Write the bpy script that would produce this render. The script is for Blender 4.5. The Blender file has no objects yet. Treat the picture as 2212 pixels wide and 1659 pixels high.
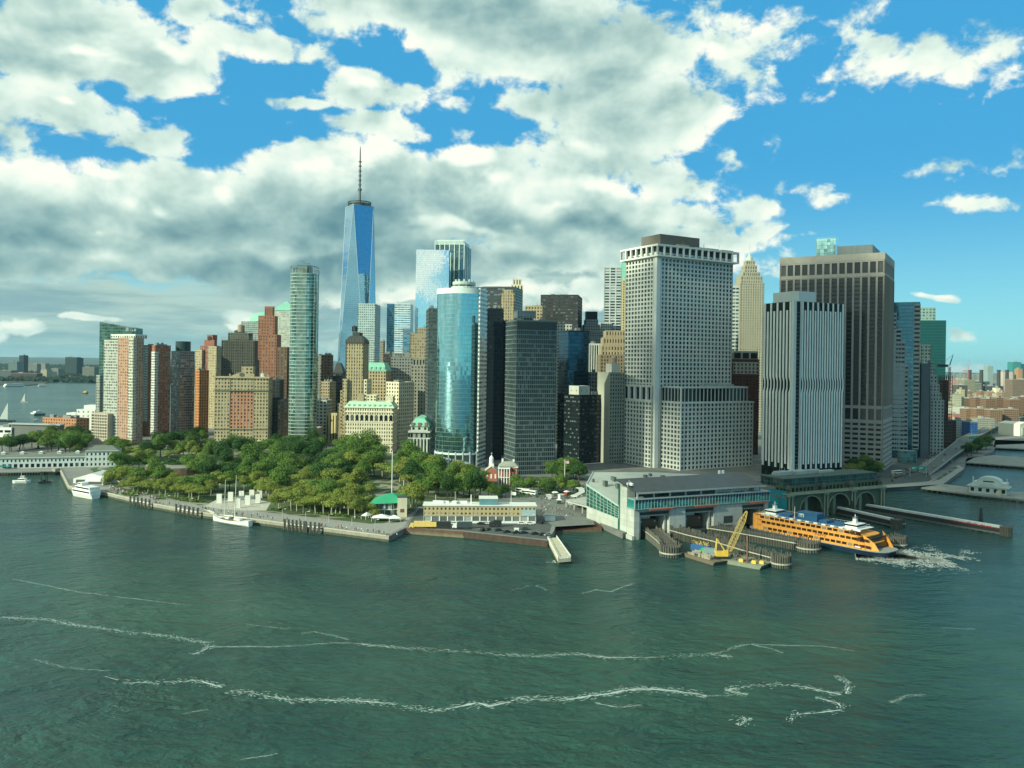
import bpy, math, random
from mathutils import Vector, Matrix, noise as mnoise
R = random.Random(7)
rad = math.radians
FX, H, ROLL = 1789.0, 95.0, 0.0142
CA, SA = math.cos(ROLL), math.sin(ROLL)
scene = bpy.context.scene
COL = scene.collection
# ---------------------------------------------------------------- camera
cd = bpy.data.cameras.new("camera"); cam = bpy.data.objects.new("camera", cd); COL.objects.link(cam)
cam.matrix_world = Matrix(((CA, -SA, 0, 0), (0, 0, -1, 0), (SA, CA, 0, H), (0, 0, 0, 1)))
cd.sensor_width = 36.0; cd.lens = 36.0*FX/2212.0; cd.shift_y = -41.5/2212.0
cd.clip_start = 1.0; cd.clip_end = 90000.0
scene.camera = cam
# ---------------------------------------------------------------- light and exposure
SUN_EL, SUN_AZ = 25.0, 234.0          # azimuth clockwise from +Y (view direction)
sd = Vector((math.sin(rad(SUN_AZ))*math.cos(rad(SUN_EL)), math.cos(rad(SUN_AZ))*math.cos(rad(SUN_EL)), math.sin(rad(SUN_EL))))
sl = bpy.data.lights.new("sun", 'SUN'); sun = bpy.data.objects.new("sun", sl); COL.objects.link(sun)
sl.energy = 4.5; sl.angle = rad(0.55); sl.color = (0.96, 1.0, 0.74)
sun.rotation_euler = sd.to_track_quat('Z', 'Y').to_euler()
scene.view_settings.view_transform = 'Standard'
scene.view_settings.look = 'None'
scene.view_settings.exposure = 0.42
scene.view_settings.gamma = 1.0
world = bpy.data.worlds.new("World"); scene.world = world; world.use_nodes = True

def scr(x, y):
    dx, dy = x-1106.0, y-788.0
    return (dx*CA+dy*SA)/FX, (-dx*SA+dy*CA)/FX
def gp(x, y, z=3.0):                      # ground point seen at picture point
    t, s = scr(x, y); d = (H-z)/s
    return Vector((t*d, d, z))
def at(x, y, d):                          # point at distance d
    t, s = scr(x, y)
    return Vector((t*d, d, H-s*d))

# ---------------------------------------------------------------- node helper
class NT:
    def __init__(s, nt): s.nt = nt; s.n = nt.nodes; s.l = nt.links
    def new(s, t, **k):
        n = s.n.new(t)
        for a, b in k.items(): setattr(n, a, b)
        return n
    def put(s, sock, v):
        if isinstance(v, bpy.types.NodeSocket): s.l.new(v, sock)
        else:
            if hasattr(v, '__len__'):
                if sock.type == 'VECTOR': v = tuple(v)[:3]
                elif sock.type == 'RGBA' and len(v) == 3: v = tuple(v)+(1.,)
            sock.default_value = v
    def m(s, op, a, b=None, c=None, clamp=False):
        n = s.new('ShaderNodeMath', operation=op, use_clamp=clamp)
        s.put(n.inputs[0], a)
        if b is not None: s.put(n.inputs[1], b)
        if c is not None: s.put(n.inputs[2], c)
        return n.outputs[0]
    def v(s, op, a, b=None, out=0):
        n = s.new('ShaderNodeVectorMath', operation=op); s.put(n.inputs[0], a)
        if b is not None: s.put(n.inputs[1], b)
        return n.outputs[out]
    def noise(s, vec, scale, detail=3, rough=.5, dist=0, out=0, dim='3D'):
        n = s.new('ShaderNodeTexNoise', noise_dimensions=dim)
        if vec is not None: s.put(n.inputs['Vector'], vec)
        n.inputs['Scale'].default_value = scale; n.inputs['Detail'].default_value = detail
        n.inputs['Roughness'].default_value = rough; n.inputs['Distortion'].default_value = dist
        return n.outputs[out]
    def mix(s, f, a, b, typ='MIX'):
        n = s.new('ShaderNodeMix', data_type='RGBA', blend_type=typ)
        s.put(n.inputs[0], f); s.put(n.inputs[6], a); s.put(n.inputs[7], b)
        return n.outputs[2]
    def sstep(s, x, a, b):
        n = s.new('ShaderNodeMapRange', interpolation_type='SMOOTHSTEP')
        s.put(n.inputs[0], x); n.inputs[1].default_value = a; n.inputs[2].default_value = b
        return n.outputs[0]
    def lin(s, x, a, b, c=0., d=1.):
        n = s.new('ShaderNodeMapRange'); s.put(n.inputs[0], x)
        for i, q in enumerate((a, b, c, d)): n.inputs[i+1].default_value = q
        return n.outputs[0]
    def comb(s, x, y, z):
        n = s.new('ShaderNodeCombineXYZ'); s.put(n.inputs[0], x); s.put(n.inputs[1], y); s.put(n.inputs[2], z)
        return n.outputs[0]
def rgb(c): return (c[0], c[1], c[2], 1.0)

# ---------------------------------------------------------------- sky with clouds
def build_sky():
    N = NT(world.node_tree); N.n.clear()
    out = N.new('ShaderNodeOutputWorld'); bg = N.new('ShaderNodeBackground'); N.l.new(bg.outputs[0], out.inputs[0])
    sky = N.new('ShaderNodeTexSky', sky_type='NISHITA'); sky.sun_disc = False
    sky.sun_elevation = rad(SUN_EL); sky.sun_rotation = rad(SUN_AZ)
    sky.altitude = 100; sky.air_density = 1.0; sky.dust_density = 0.6; sky.ozone_density = 2.0
    tc = N.new('ShaderNodeTexCoord'); D = N.v('NORMALIZE', tc.outputs['Generated'])
    sp = N.new('ShaderNodeSeparateXYZ'); N.l.new(D, sp.inputs[0]); X, Y, Z = sp.outputs
    r = N.m('SQRT', N.m('ADD', N.m('MULTIPLY', X, X), N.m('MULTIPLY', Y, Y)))
    az = N.m('ARCTAN2', X, Y); el = N.m('DIVIDE', Z, r)
    # gentle warp so no outline is an ellipse
    w1 = N.noise(D, 5.0, 3, .55, 0, 1); wv = N.v('SUBTRACT', w1, (.5, .5, .5))
    sw = N.new('ShaderNodeSeparateXYZ'); N.l.new(wv, sw.inputs[0])
    P = N.comb(N.m('MULTIPLY_ADD', sw.outputs[0], .22, az), N.m('MULTIPLY_ADD', sw.outputs[1], .09, el), 0.0)
    def field(blobs):
        acc = None
        for (x, y, rx, ry, w) in blobs:
            t, s = scr(x, y); a = math.atan(t); e = -s*math.cos(a)
            ra = rx/FX*math.cos(a)**2; re = ry/FX*math.cos(a)
            q = N.v('MULTIPLY', N.v('SUBTRACT', P, (a, e, 0)), (1/ra, 1/re, 0))
            d = N.m('MULTIPLY_ADD', N.v('LENGTH', q, None, 1), -w*1.15, w*1.15)
            if acc is None: acc = d
            else:
                n = N.new('ShaderNodeMath', operation='SMOOTH_MAX'); n.inputs[2].default_value = .15
                N.put(n.inputs[0], acc); N.put(n.inputs[1], d); acc = n.outputs[0]
        return acc
    cover = field(CLOUDS)
    dark = field(DARKS); bright = field(BRIGHTS); thin = field(THINS)
    Ds = N.v('MULTIPLY', D, (1, 1, 1.35))
    n1 = N.noise(Ds, 8.5, 8, .55, .15)
    n2 = N.noise(N.v('ADD', Ds, (.010, .004, -.026)), 8.5, 4, .55, .15)
    n3 = N.noise(Ds, 26.0, 5, .6, .3)
    front = N.m('MULTIPLY', N.sstep(Y, .55, .75), N.sstep(el, .62, .5))
    gen = N.m('MULTIPLY_ADD', N.noise(Ds, 1.7, 2, .5), 2.4, -.80)
    gen = N.m('SUBTRACT', gen, N.m('MULTIPLY', N.sstep(N.v('DOT_PRODUCT', D, (.64, -.77, .0), 1), .55, .93), 1.6))
    gen = N.m('ADD', gen, N.m('MULTIPLY', N.sstep(N.v('DOT_PRODUCT', D, (-.79, -.58, .15), 1), .72, .95), .7))
    C = N.m('ADD', N.m('MULTIPLY', cover, front), N.m('MULTIPLY', gen, N.m('SUBTRACT', 1.0, front)))
    C = N.m('SUBTRACT', C, N.m('MULTIPLY', N.sstep(az, .20, .36), .17)); C = N.m('MAXIMUM', C, -.70)
    nn = N.m('ADD', N.m('MULTIPLY', N.m('SUBTRACT', n1, .5), 2.5), N.m('MULTIPLY', N.m('SUBTRACT', n3, .5), 1.25))
    dens = N.m('ADD', nn, C)
    mask = N.sstep(dens, -.16, .16)
    thk = N.sstep(dens, .0, 1.1)
    tmask = N.m('MULTIPLY', N.sstep(N.m('MULTIPLY_ADD', N.m('SUBTRACT', N.noise(N.v('MULTIPLY', D, (1, 1, 5)), 7, 4, .6), .5), 2.2, thin), -.7, .45), .95)
    tmask = N.m('MULTIPLY', tmask, N.m('MULTIPLY', N.sstep(az, .34, .16), N.m('MULTIPLY', front, N.sstep(el, .19, .115))))
    relief = N.m('MULTIPLY', N.m('SUBTRACT', n1, n2), 1.7)
    dk = N.m('MULTIPLY', N.sstep(N.m('MULTIPLY_ADD', nn, .6, dark), -.35, .9), front)
    br = N.m('MULTIPLY', N.sstep(N.m('MULTIPLY_ADD', nn, .7, bright), -.1, .8), front)
    b = N.m('ADD', N.m('MULTIPLY_ADD', thk, -.19, .81), relief)
    b = N.m('ADD', b, N.m('MULTIPLY', N.m('SUBTRACT', n3, .5), .26))
    b = N.m('ADD', b, N.m('MULTIPLY', br, .36))
    b = N.m('SUBTRACT', b, N.m('MULTIPLY', dk, .43), clamp=True)
    ramp = N.new('ShaderNodeValToRGB'); N.l.new(b, ramp.inputs[0]); cr = ramp.color_ramp
    pts = [(0.0, (.10, .23, .27)), (.2, (.17, .32, .34)), (.42, (.32, .49, .47)), (.62, (.51, .68, .61)), (.8, (.73, .87, .77)), (1.0, (.97, 1.0, .86))]
    while len(cr.elements) < len(pts): cr.elements.new(.5)
    for e, (p, c) in zip(cr.elements, pts): e.position = p; e.color = rgb(c)
    S = 8.1
    ccol = N.v('SCALE', ramp.outputs[0]); ccol.node.inputs['Scale'].default_value = S
    # blue: nishita graded to the clear blue of the picture
    skyc = N.mix(1.0, sky.outputs[0], (SKYTINT[0], SKYTINT[1], SKYTINT[2], 1), 'MULTIPLY')
    hz = N.sstep(el, .27, .0)
    pale = N.v('SCALE', (.29, .74, .78)); pale.node.inputs['Scale'].default_value = S
    blue = N.v('SCALE', (.050, .36, .67)); blue.node.inputs['Scale'].default_value = S
    zen = N.v('SCALE', (.11, .32, .42)); zen.node.inputs['Scale'].default_value = S
    base = N.mix(N.m('POWER', hz, 1.6), N.mix(N.sstep(el, .45, 1.6), blue, zen), pale)
    base = N.mix(.12, base, skyc)
    thv = N.mix(N.sstep(N.noise(N.v('MULTIPLY', D, (1.3, 1.3, 11)), 5, 5, .6), .35, .65), (.24, .40, .42), (.45, .61, .54))
    thc = N.v('SCALE', thv); thc.node.inputs['Scale'].default_value = S
    c1 = N.mix(tmask, base, thc)
    c2 = N.mix(N.m('MULTIPLY', mask, .97), c1, ccol)
    below = N.v('SCALE', (.07, .13, .11)); below.node.inputs['Scale'].default_value = S
    fin = N.mix(N.sstep(el, -.002, -.02), c2, below)
    N.l.new(fin, bg.inputs[0]); bg.inputs[1].default_value = .1
SKYTINT = (.55, 1.0, 1.15)
CLOUDS = [(130, 470, 430, 120, 1.35), (450, 450, 330, 122, 1.4), (760, 440, 300, 128, 1.4), (1010, 430, 330, 110, 1.4), (1230, 470, 300, 75, 1.1), (1430, 450, 170, 45, .7),
 (-60, 480, 200, 120, 1.), (60, 60, 260, 130, .9), (270, 110, 190, 75, .8), (60, 230, 190, 65, .7), (280, 290, 130, 35, .5), (520, 110, 130, 30, .45), (430, 30, 60, 20, .4),
 (620, 60, 80, 25, .2), (900, 20, 340, 60, .9), (1200, 90, 330, 140, 1.1), (1330, 240, 190, 130, 1.0), (1120, 240, 130, 45, .7), (1590, 105, 60, 36, .6), (1460, 380, 70, 40, .6), (1060, 130, 160, 60, .7),
 (640, 235, 130, 16, .45), (790, 215, 140, 38, .6), (840, 290, 150, 25, .5), (1380, 500, 260, 28, .6), (1250, 540, 240, 30, .5),
 (1600, 180, 32, 36, .4), (1660, 300, 105, 20, .5), (1600, 335, 45, 10, .35), (1900, 165, 90, 18, .08), (1975, 125, 70, 14, .1), (2090, 225, 80, 10, .05), (1755, 178, 28, 16, .45), (1780, 210, 45, 10, .2),
 (2140, 345, 120, 24, .4), (1950, 385, 110, 15, .3), (1765, 388, 85, 15, .45), (1780, 425, 50, 14, .4), (1910, 475, 66, 10, .4), (2080, 452, 75, 9, .35), (2180, 540, 50, 9, .4), (2042, 640, 27, 11, .6),
 (1610, 430, 40, 12, .4), (1650, 478, 50, 13, .4), (1710, 495, 40, 10, .3), (1510, 500, 90, 20, .5), (1720, 580, 150, 35, .45), (1180, 612, 75, 28, .7), (1350, 620, 80, 25, .4), (1230, 640, 60, 20, .4),
 (510, 675, 65, 32, .8), (40, 705, 90, 26, .8), (200, 690, 130, 9, .5), (850, 645, 50, 16, .4), (200, 560, 300, 40, .6), (620, 560, 330, 45, .8), (900, 550, 250, 45, .7), (720, 740, 60, 14, .4), (640, 600, 120, 20, .2), (1000, 560, 90, 22, .5), (2100, 770, 80, 9, .4), (2060, 692, 60, 6, .25), (1170, 490, 120, 45, .6), (2190, 578, 40, 6, .2)]
DARKS = [(220, 590, 460, 60, 1.0), (560, 575, 360, 55, 1.3), (900, 565, 280, 55, 1.1), (1160, 545, 120, 30, .6), (120, 510, 300, 50, .5), (1080, 480, 180, 50, .6), (700, 490, 260, 60, .6), (420, 500, 220, 50, .4), (80, 430, 200, 30, .35), (60, 440, 120, 30, .3),
 (1180, 60, 260, 70, .6), (1300, 200, 130, 60, .4), (80, 140, 200, 25, .35), (1300, 475, 150, 22, .6), (100, 40, 100, 20, .3), (1250, 380, 100, 25, .2), (30, 640, 150, 25, .3)]
CLOUDS = [(x, y, rx*1.15, ry*1.2, w*.55) if x > 1480 and w < .7 and x != 2042 else (x, y, rx, ry, w) for x, y, rx, ry, w in CLOUDS]
BRIGHTS = [(450, 345, 60, 30, .8), (800, 345, 90, 40, .8), (985, 350, 95, 30, 1.), (1060, 385, 80, 20, .6), (700, 365, 60, 20, .5), (100, 355, 220, 12, .7), (340, 440, 60, 22, .7), (510, 400, 50, 40, .6), (30, 365, 60, 14, .6), (250, 420, 90, 20, .4),
 (1020, 500, 130, 14, .9), (1150, 480, 40, 16, .6), (1180, 610, 60, 20, 1.), (1560, 110, 50, 20, .7), (330, 90, 60, 20, .6), (150, 100, 120, 14, .5), (60, 215, 60, 12, .5), (1330, 400, 120, 18, .5), (500, 675, 30, 20, .7), (30, 700, 60, 18, .8), (2042, 636, 20, 8, .6), (160, 480, 40, 14, .6), (640, 200, 90, 10, .4), (800, 200, 60, 12, .4), (330, 610, 20, 5, .4), (1250, 440, 60, 14, .6), (1230, 330, 60, 15, .3)]
THINS = [(150, 660, 500, 70, 1.3), (800, 650, 420, 75, 1.3), (1250, 600, 220, 60, .9), (100, 745, 600, 40, 1.1), (1720, 570, 200, 25, .3), (750, 740, 600, 50, 1.0), (1300, 650, 250, 60, .6), (1960, 180, 200, 60, .05), (560, 190, 200, 60, .15)]
build_sky()
# ---------------------------------------------------------------- materials
MATS = {}
def wall(name, c, rough=.8, var=.16, spec=.3, metal=0.0, streak=.5, scale=.12, bump=0.0, two=None, joints=None):
    if name in MATS: return MATS[name]
    m = bpy.data.materials.new(name); m.use_nodes = True; N = NT(m.node_tree); p = N.n['Principled BSDF']
    tc = N.new('ShaderNodeTexCoord'); o = tc.outputs['Object']
    n1 = N.noise(o, scale, 5, .6); n2 = N.noise(N.v('MULTIPLY', o, (1, 1, .12)), scale*4, 4, .6)
    f = N.m('ADD', N.m('MULTIPLY', n1, 1-streak), N.m('MULTIPLY', n2, streak))
    f = N.lin(f, .3, .7, 1-var, 1+var)
    base = rgb(c)
    if two: base = N.mix(N.sstep(N.noise(o, scale*2.2, 6, .65), .42, .6), rgb(c), rgb(two))
    col = N.v('SCALE', base); N.put(col.node.inputs['Scale'], f)
    if joints:
        bk = N.new('ShaderNodeTexBrick'); sp = N.new('ShaderNodeSeparateXYZ'); N.l.new(o, sp.inputs[0])
        N.l.new(N.comb(N.m('ADD', sp.outputs[0], sp.outputs[1]), sp.outputs[2], 0.), bk.inputs[0])
        bk.inputs['Scale'].default_value = 1.; bk.inputs['Brick Width'].default_value = joints[0]; bk.inputs['Row Height'].default_value = joints[1]
        bk.inputs['Mortar Size'].default_value = .06; bk.inputs['Color1'].default_value = (1, 1, 1, 1); bk.inputs['Color2'].default_value = (.86, .86, .86, 1); bk.inputs['Mortar'].default_value = (.6, .6, .6, 1)
        col = N.mix(1., col, bk.outputs[0], 'MULTIPLY')
    N.l.new(col, p.inputs['Base Color'])
    p.inputs['Roughness'].default_value = rough; p.inputs['Specular IOR Level'].default_value = spec; p.inputs['Metallic'].default_value = metal
    if bump:
        b = N.new('ShaderNodeBump'); b.inputs['Strength'].default_value = bump; b.inputs['Distance'].default_value = .5
        N.l.new(N.noise(o, .8, 4, .6), b.inputs['Height']); N.l.new(b.outputs[0], p.inputs['Normal'])
    MATS[name] = m; return m
def glass(name, c=(.03, .05, .055), metal=0.0, rough=.12, var=.8, blind=(.35, .36, .30), blinds=.25, jit=.02, panel=None, mull=None, spec=.6, lit=0.0):
    """window glass: each pane (or panel cell) tilts a little and some have pale blinds"""
    if name in MATS: return MATS[name]
    m = bpy.data.materials.new(name); m.use_nodes = True; N = NT(m.node_tree); p = N.n['Principled BSDF']
    geo = N.new('ShaderNodeNewGeometry'); oi = N.new('ShaderNodeObjectInfo'); tc = N.new('ShaderNodeTexCoord')
    if panel:
        sp = N.new('ShaderNodeSeparateXYZ'); N.l.new(tc.outputs['Object'], sp.inputs[0])
        cu = N.m('FLOOR', N.m('DIVIDE', N.m('ADD', sp.outputs[0], .013), panel[0])); cv = N.m('FLOOR', N.m('DIVIDE', N.m('ADD', sp.outputs[1], .013), panel[0]))
        cw = N.m('FLOOR', N.m('DIVIDE', N.m('ADD', sp.outputs[2], .013), panel[1]))
        key = N.comb(cu, cv, cw)
    else:
        key = N.comb(N.m('MULTIPLY', geo.outputs['Random Per Island'], 917.3), N.m('MULTIPLY', oi.outputs['Random'], 613.7), 0.)
    wn = N.new('ShaderNodeTexWhiteNoise', noise_dimensions='3D'); N.l.new(key, wn.inputs[0]); rnd = wn.outputs[0]; rc = wn.outputs[1]
    f = N.lin(rnd, 0, 1, 1-var*.6, 1+var*.6)
    col = N.v('SCALE', rgb(c)); N.put(col.node.inputs['Scale'], f)
    isb = None
    if blinds > 0:
        isb = N.m('GREATER_THAN', rnd, 1-blinds); col = N.mix(N.m('MULTIPLY', isb, .8), col, rgb(blind))
    if mull:
        sp = N.new('ShaderNodeSeparateXYZ'); N.l.new(tc.outputs['Object'], sp.inputs[0])
        fz = N.m('FRACT', N.m('DIVIDE', sp.outputs[2], mull[0])); lz = N.m('LESS_THAN', fz, mull[1])
        fx = N.m('FRACT', N.m('DIVIDE', N.m('ADD', sp.outputs[0], sp.outputs[1]), mull[2])); lx = N.m('LESS_THAN', fx, mull[3])
        mm = N.m('MAXIMUM', N.m('MULTIPLY', lz, mull[5] if len(mull) > 5 else 1.), N.m('MULTIPLY', lx, .6)); col = N.mix(mm, col, rgb(mull[4]))
        N.put(p.inputs['Roughness'], N.m('MULTIPLY_ADD', mm, .3, rough)); N.put(p.inputs['Metallic'], N.m('MULTIPLY', N.m('SUBTRACT', 1., N.m('MULTIPLY', mm, .6)), metal))
    else:
        p.inputs['Roughness'].default_value = rough; p.inputs['Metallic'].default_value = metal
    N.l.new(col, p.inputs['Base Color']); p.inputs['Specular IOR Level'].default_value = spec
    big = N.noise(tc.outputs['Object'], .05, 3, .5, 0, 1)
    nn = N.v('ADD', geo.outputs['Normal'], N.v('ADD', sc(N, N.v('SUBTRACT', rc, (.5, .5, .5)), jit), sc(N, N.v('SUBTRACT', big, (.5, .5, .5)), jit*.8)))
    N.l.new(N.v('NORMALIZE', nn), p.inputs['Normal'])
    MATS[name] = m; return m
def sc(N, v, k):
    o = N.v('SCALE', v); o.node.inputs['Scale'].default_value = k; return o
def paint(name, c, rough=.45, spec=.5, metal=0., var=.1): return wall(name, c, rough, var, spec, metal, .4, .3)

# ---------------------------------------------------------------- mesh builder
class MB:
    def __init__(s): s.v = []; s.f = []
    def quad(s, *pts):
        i = len(s.v); s.v += [tuple(p) for p in pts]; s.f.append(tuple(range(i, i+len(pts))))
    def box(s, x0, x1, y0, y1, z0, z1):
        i = len(s.v); s.v += [(x, y, z) for z in (z0, z1) for x, y in ((x0, y0), (x1, y0), (x1, y1), (x0, y1))]
        s.f += [(i+3, i+2, i+1, i), (i+4, i+5, i+6, i+7)] + [(i+k, i+(k+1) % 4, i+4+(k+1) % 4, i+4+k) for k in range(4)]
    def prism(s, poly, z0, z1, z1s=None, cap=True):
        n = len(poly); i = len(s.v)
        s.v += [(p[0], p[1], z0) for p in poly]
        s.v += [(p[0], p[1], z1 if z1s is None else z1s[k]) for k, p in enumerate(poly)]
        if cap: s.f += [tuple(i+n-1-k for k in range(n)), tuple(i+n+k for k in range(n))]
        s.f += [(i+k, i+(k+1) % n, i+n+(k+1) % n, i+n+k) for k in range(n)]
    def loft(s, rings, cap=True):
        n = len(rings[0]); i = len(s.v)
        for r_ in rings: s.v += [tuple(p) for p in r_]
        for j in range(len(rings)-1):
            for k in range(n): s.f.append((i+j*n+k, i+j*n+(k+1) % n, i+(j+1)*n+(k+1) % n, i+(j+1)*n+k))
        if cap:
            s.f.append(tuple(i+n-1-k for k in range(n))); s.f.append(tuple(i+(len(rings)-1)*n+k for k in range(n)))
    def cyl(s, cx, cy, z0, z1, r0, r1=None, n=12):
        r1 = r0 if r1 is None else r1
        s.loft([[(cx+r_*math.cos(2*math.pi*k/n), cy+r_*math.sin(2*math.pi*k/n), z) for k in range(n)] for r_, z in ((r0, z0), (r1, z1))])
    def lathe(s, cx, cy, prof, n=16):
        s.loft([[(cx+r_*math.cos(2*math.pi*k/n), cy+r_*math.sin(2*math.pi*k/n), z) for k in range(n)] for r_, z in prof])
    def bar(s, a, b, r, r2=None, n=4):
        a = Vector(a); b = Vector(b); d = (b-a).normalized(); r2 = r if r2 is None else r2
        u = d.cross(Vector((0, 0, 1)))
        if u.length < .05: u = d.cross(Vector((1, 0, 0)))
        u.normalize(); w = d.cross(u); rings = []
        for p, q in ((a, r), (b, r2)):
            rings.append([p+u*q*math.cos(2*math.pi*(k+.5)/n)+w*q*math.sin(2*math.pi*(k+.5)/n) for k in range(n)])
        s.loft(rings)
    def mesh(s, name):
        me = bpy.data.meshes.new(name); me.from_pydata([tuple(v) for v in s.v], [], s.f); me.update(); return me
    def obj(s, name, mat, parent=None, **kw):
        if not s.f: return None
        me = s.mesh(name); me.materials.append(mat)
        o = bpy.data.objects.new(name, me); COL.objects.link(o)
        if parent: o.parent = parent
        for k, v in kw.items(): o[k] = v
        return o
def tag(o, label, cat, group=None, kind=None):
    o['label'] = label; o['category'] = cat
    if group: o['group'] = group
    if kind: o['kind'] = kind
    return o
def thing(name, label, cat, loc=(0, 0, 0), rz=0., group=None):
    o = bpy.data.objects.new(name, None); COL.objects.link(o); o.location = loc; o.rotation_euler = (0, 0, rz); o.empty_display_size = .5
    return tag(o, label, cat, group)
def struct(o, label=None):
    o['kind'] = 'structure'
    if label: o['label'] = label
    return o
def dup(root, loc, rz, label=None, group=None, scale=None, mats=None):
    def cp(o, par):
        c = o.copy(); COL.objects.link(c); c.parent = par
        for ch in KIDS.get(o.name, []): cp(ch, c)
        return c
    if root.name not in KIDS:
        for q in list(COL.objects):
            if q.parent: KIDS.setdefault(q.parent.name, [])
            if q.parent and q not in KIDS[q.parent.name]: KIDS[q.parent.name].append(q)
        KIDS.setdefault(root.name, [])
    r = root.copy(); COL.objects.link(r); r.location = loc; r.rotation_euler = (0, 0, rz)
    if scale: r.scale = scale if hasattr(scale, '__len__') else (scale,)*3
    for ch in KIDS.get(root.name, []): cp(ch, r)
    if label: r['label'] = label
    if group: r['group'] = group
    return r
KIDS = {}

# ---------------------------------------------------------------- towers
ROOFS = {}
class Tower:
    """local frame: x along the front, y to the back, z up, origin at the front-left ground corner"""
    def __init__(s, name, label, cat, xa, xb, xc, yt, d, th, side='R', dp=30., z0=3., cz=None):
        th = rad(th); s.e1 = (math.cos(th), math.sin(th)); s.e2 = (-math.sin(th), math.cos(th))
        t, q = scr(xb, yt); B = (t*d, d); s.top = H-q*d-z0
        def reach(xx, u):
            tt = scr(xx, yt)[0]; return (tt*B[1]-B[0])/(u[0]-tt*u[1])
        if side == 'R':
            s.w = reach(xa, (-s.e1[0], -s.e1[1])); s.dp = reach(xc, s.e2) if xc else dp
            O = (B[0]-s.e1[0]*s.w, B[1]-s.e1[1]*s.w)
        else:
            s.w = reach(xc, s.e1); s.dp = reach(xa, s.e2) if xa else dp
            O = B
        if not (1 < s.w < 400) or not (1 < s.dp < 250): print('ODD', name, label[:30], round(s.w, 1), round(s.dp, 1)); s.dp = min(max(abs(s.dp), 8), 90); s.w = min(max(abs(s.w), 5), 200)
        s.O = O; s.th = th; s.z0 = z0; s.d = d
        s.root = thing(name, label, cat, (O[0], O[1], z0), th)
        if DEBUG: print('%-22s w %.0f dp %.0f top %.0f  %s' % (name, s.w, s.dp, s.top, label[:34]))
    def lx(s, x, y, ly=0.0):          # local x on the plane ly where picture column x falls
        t = scr(x, y)[0]; ox = s.O[0]+s.e2[0]*ly; oy = s.O[1]+s.e2[1]*ly
        return (t*oy-ox)/(s.e1[0]-t*s.e1[1])
    def lz(s, x, y, ly=0.0):
        lx = s.lx(x, y, ly); d = s.O[1]+s.e1[1]*lx+s.e2[1]*ly
        return H-scr(x, y)[1]*d-s.z0
DEBUG = True
FAC = dict(nb=8, fh=3.6, wf=.5, hf=.5, dep=.35, pier=0.0)
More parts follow.
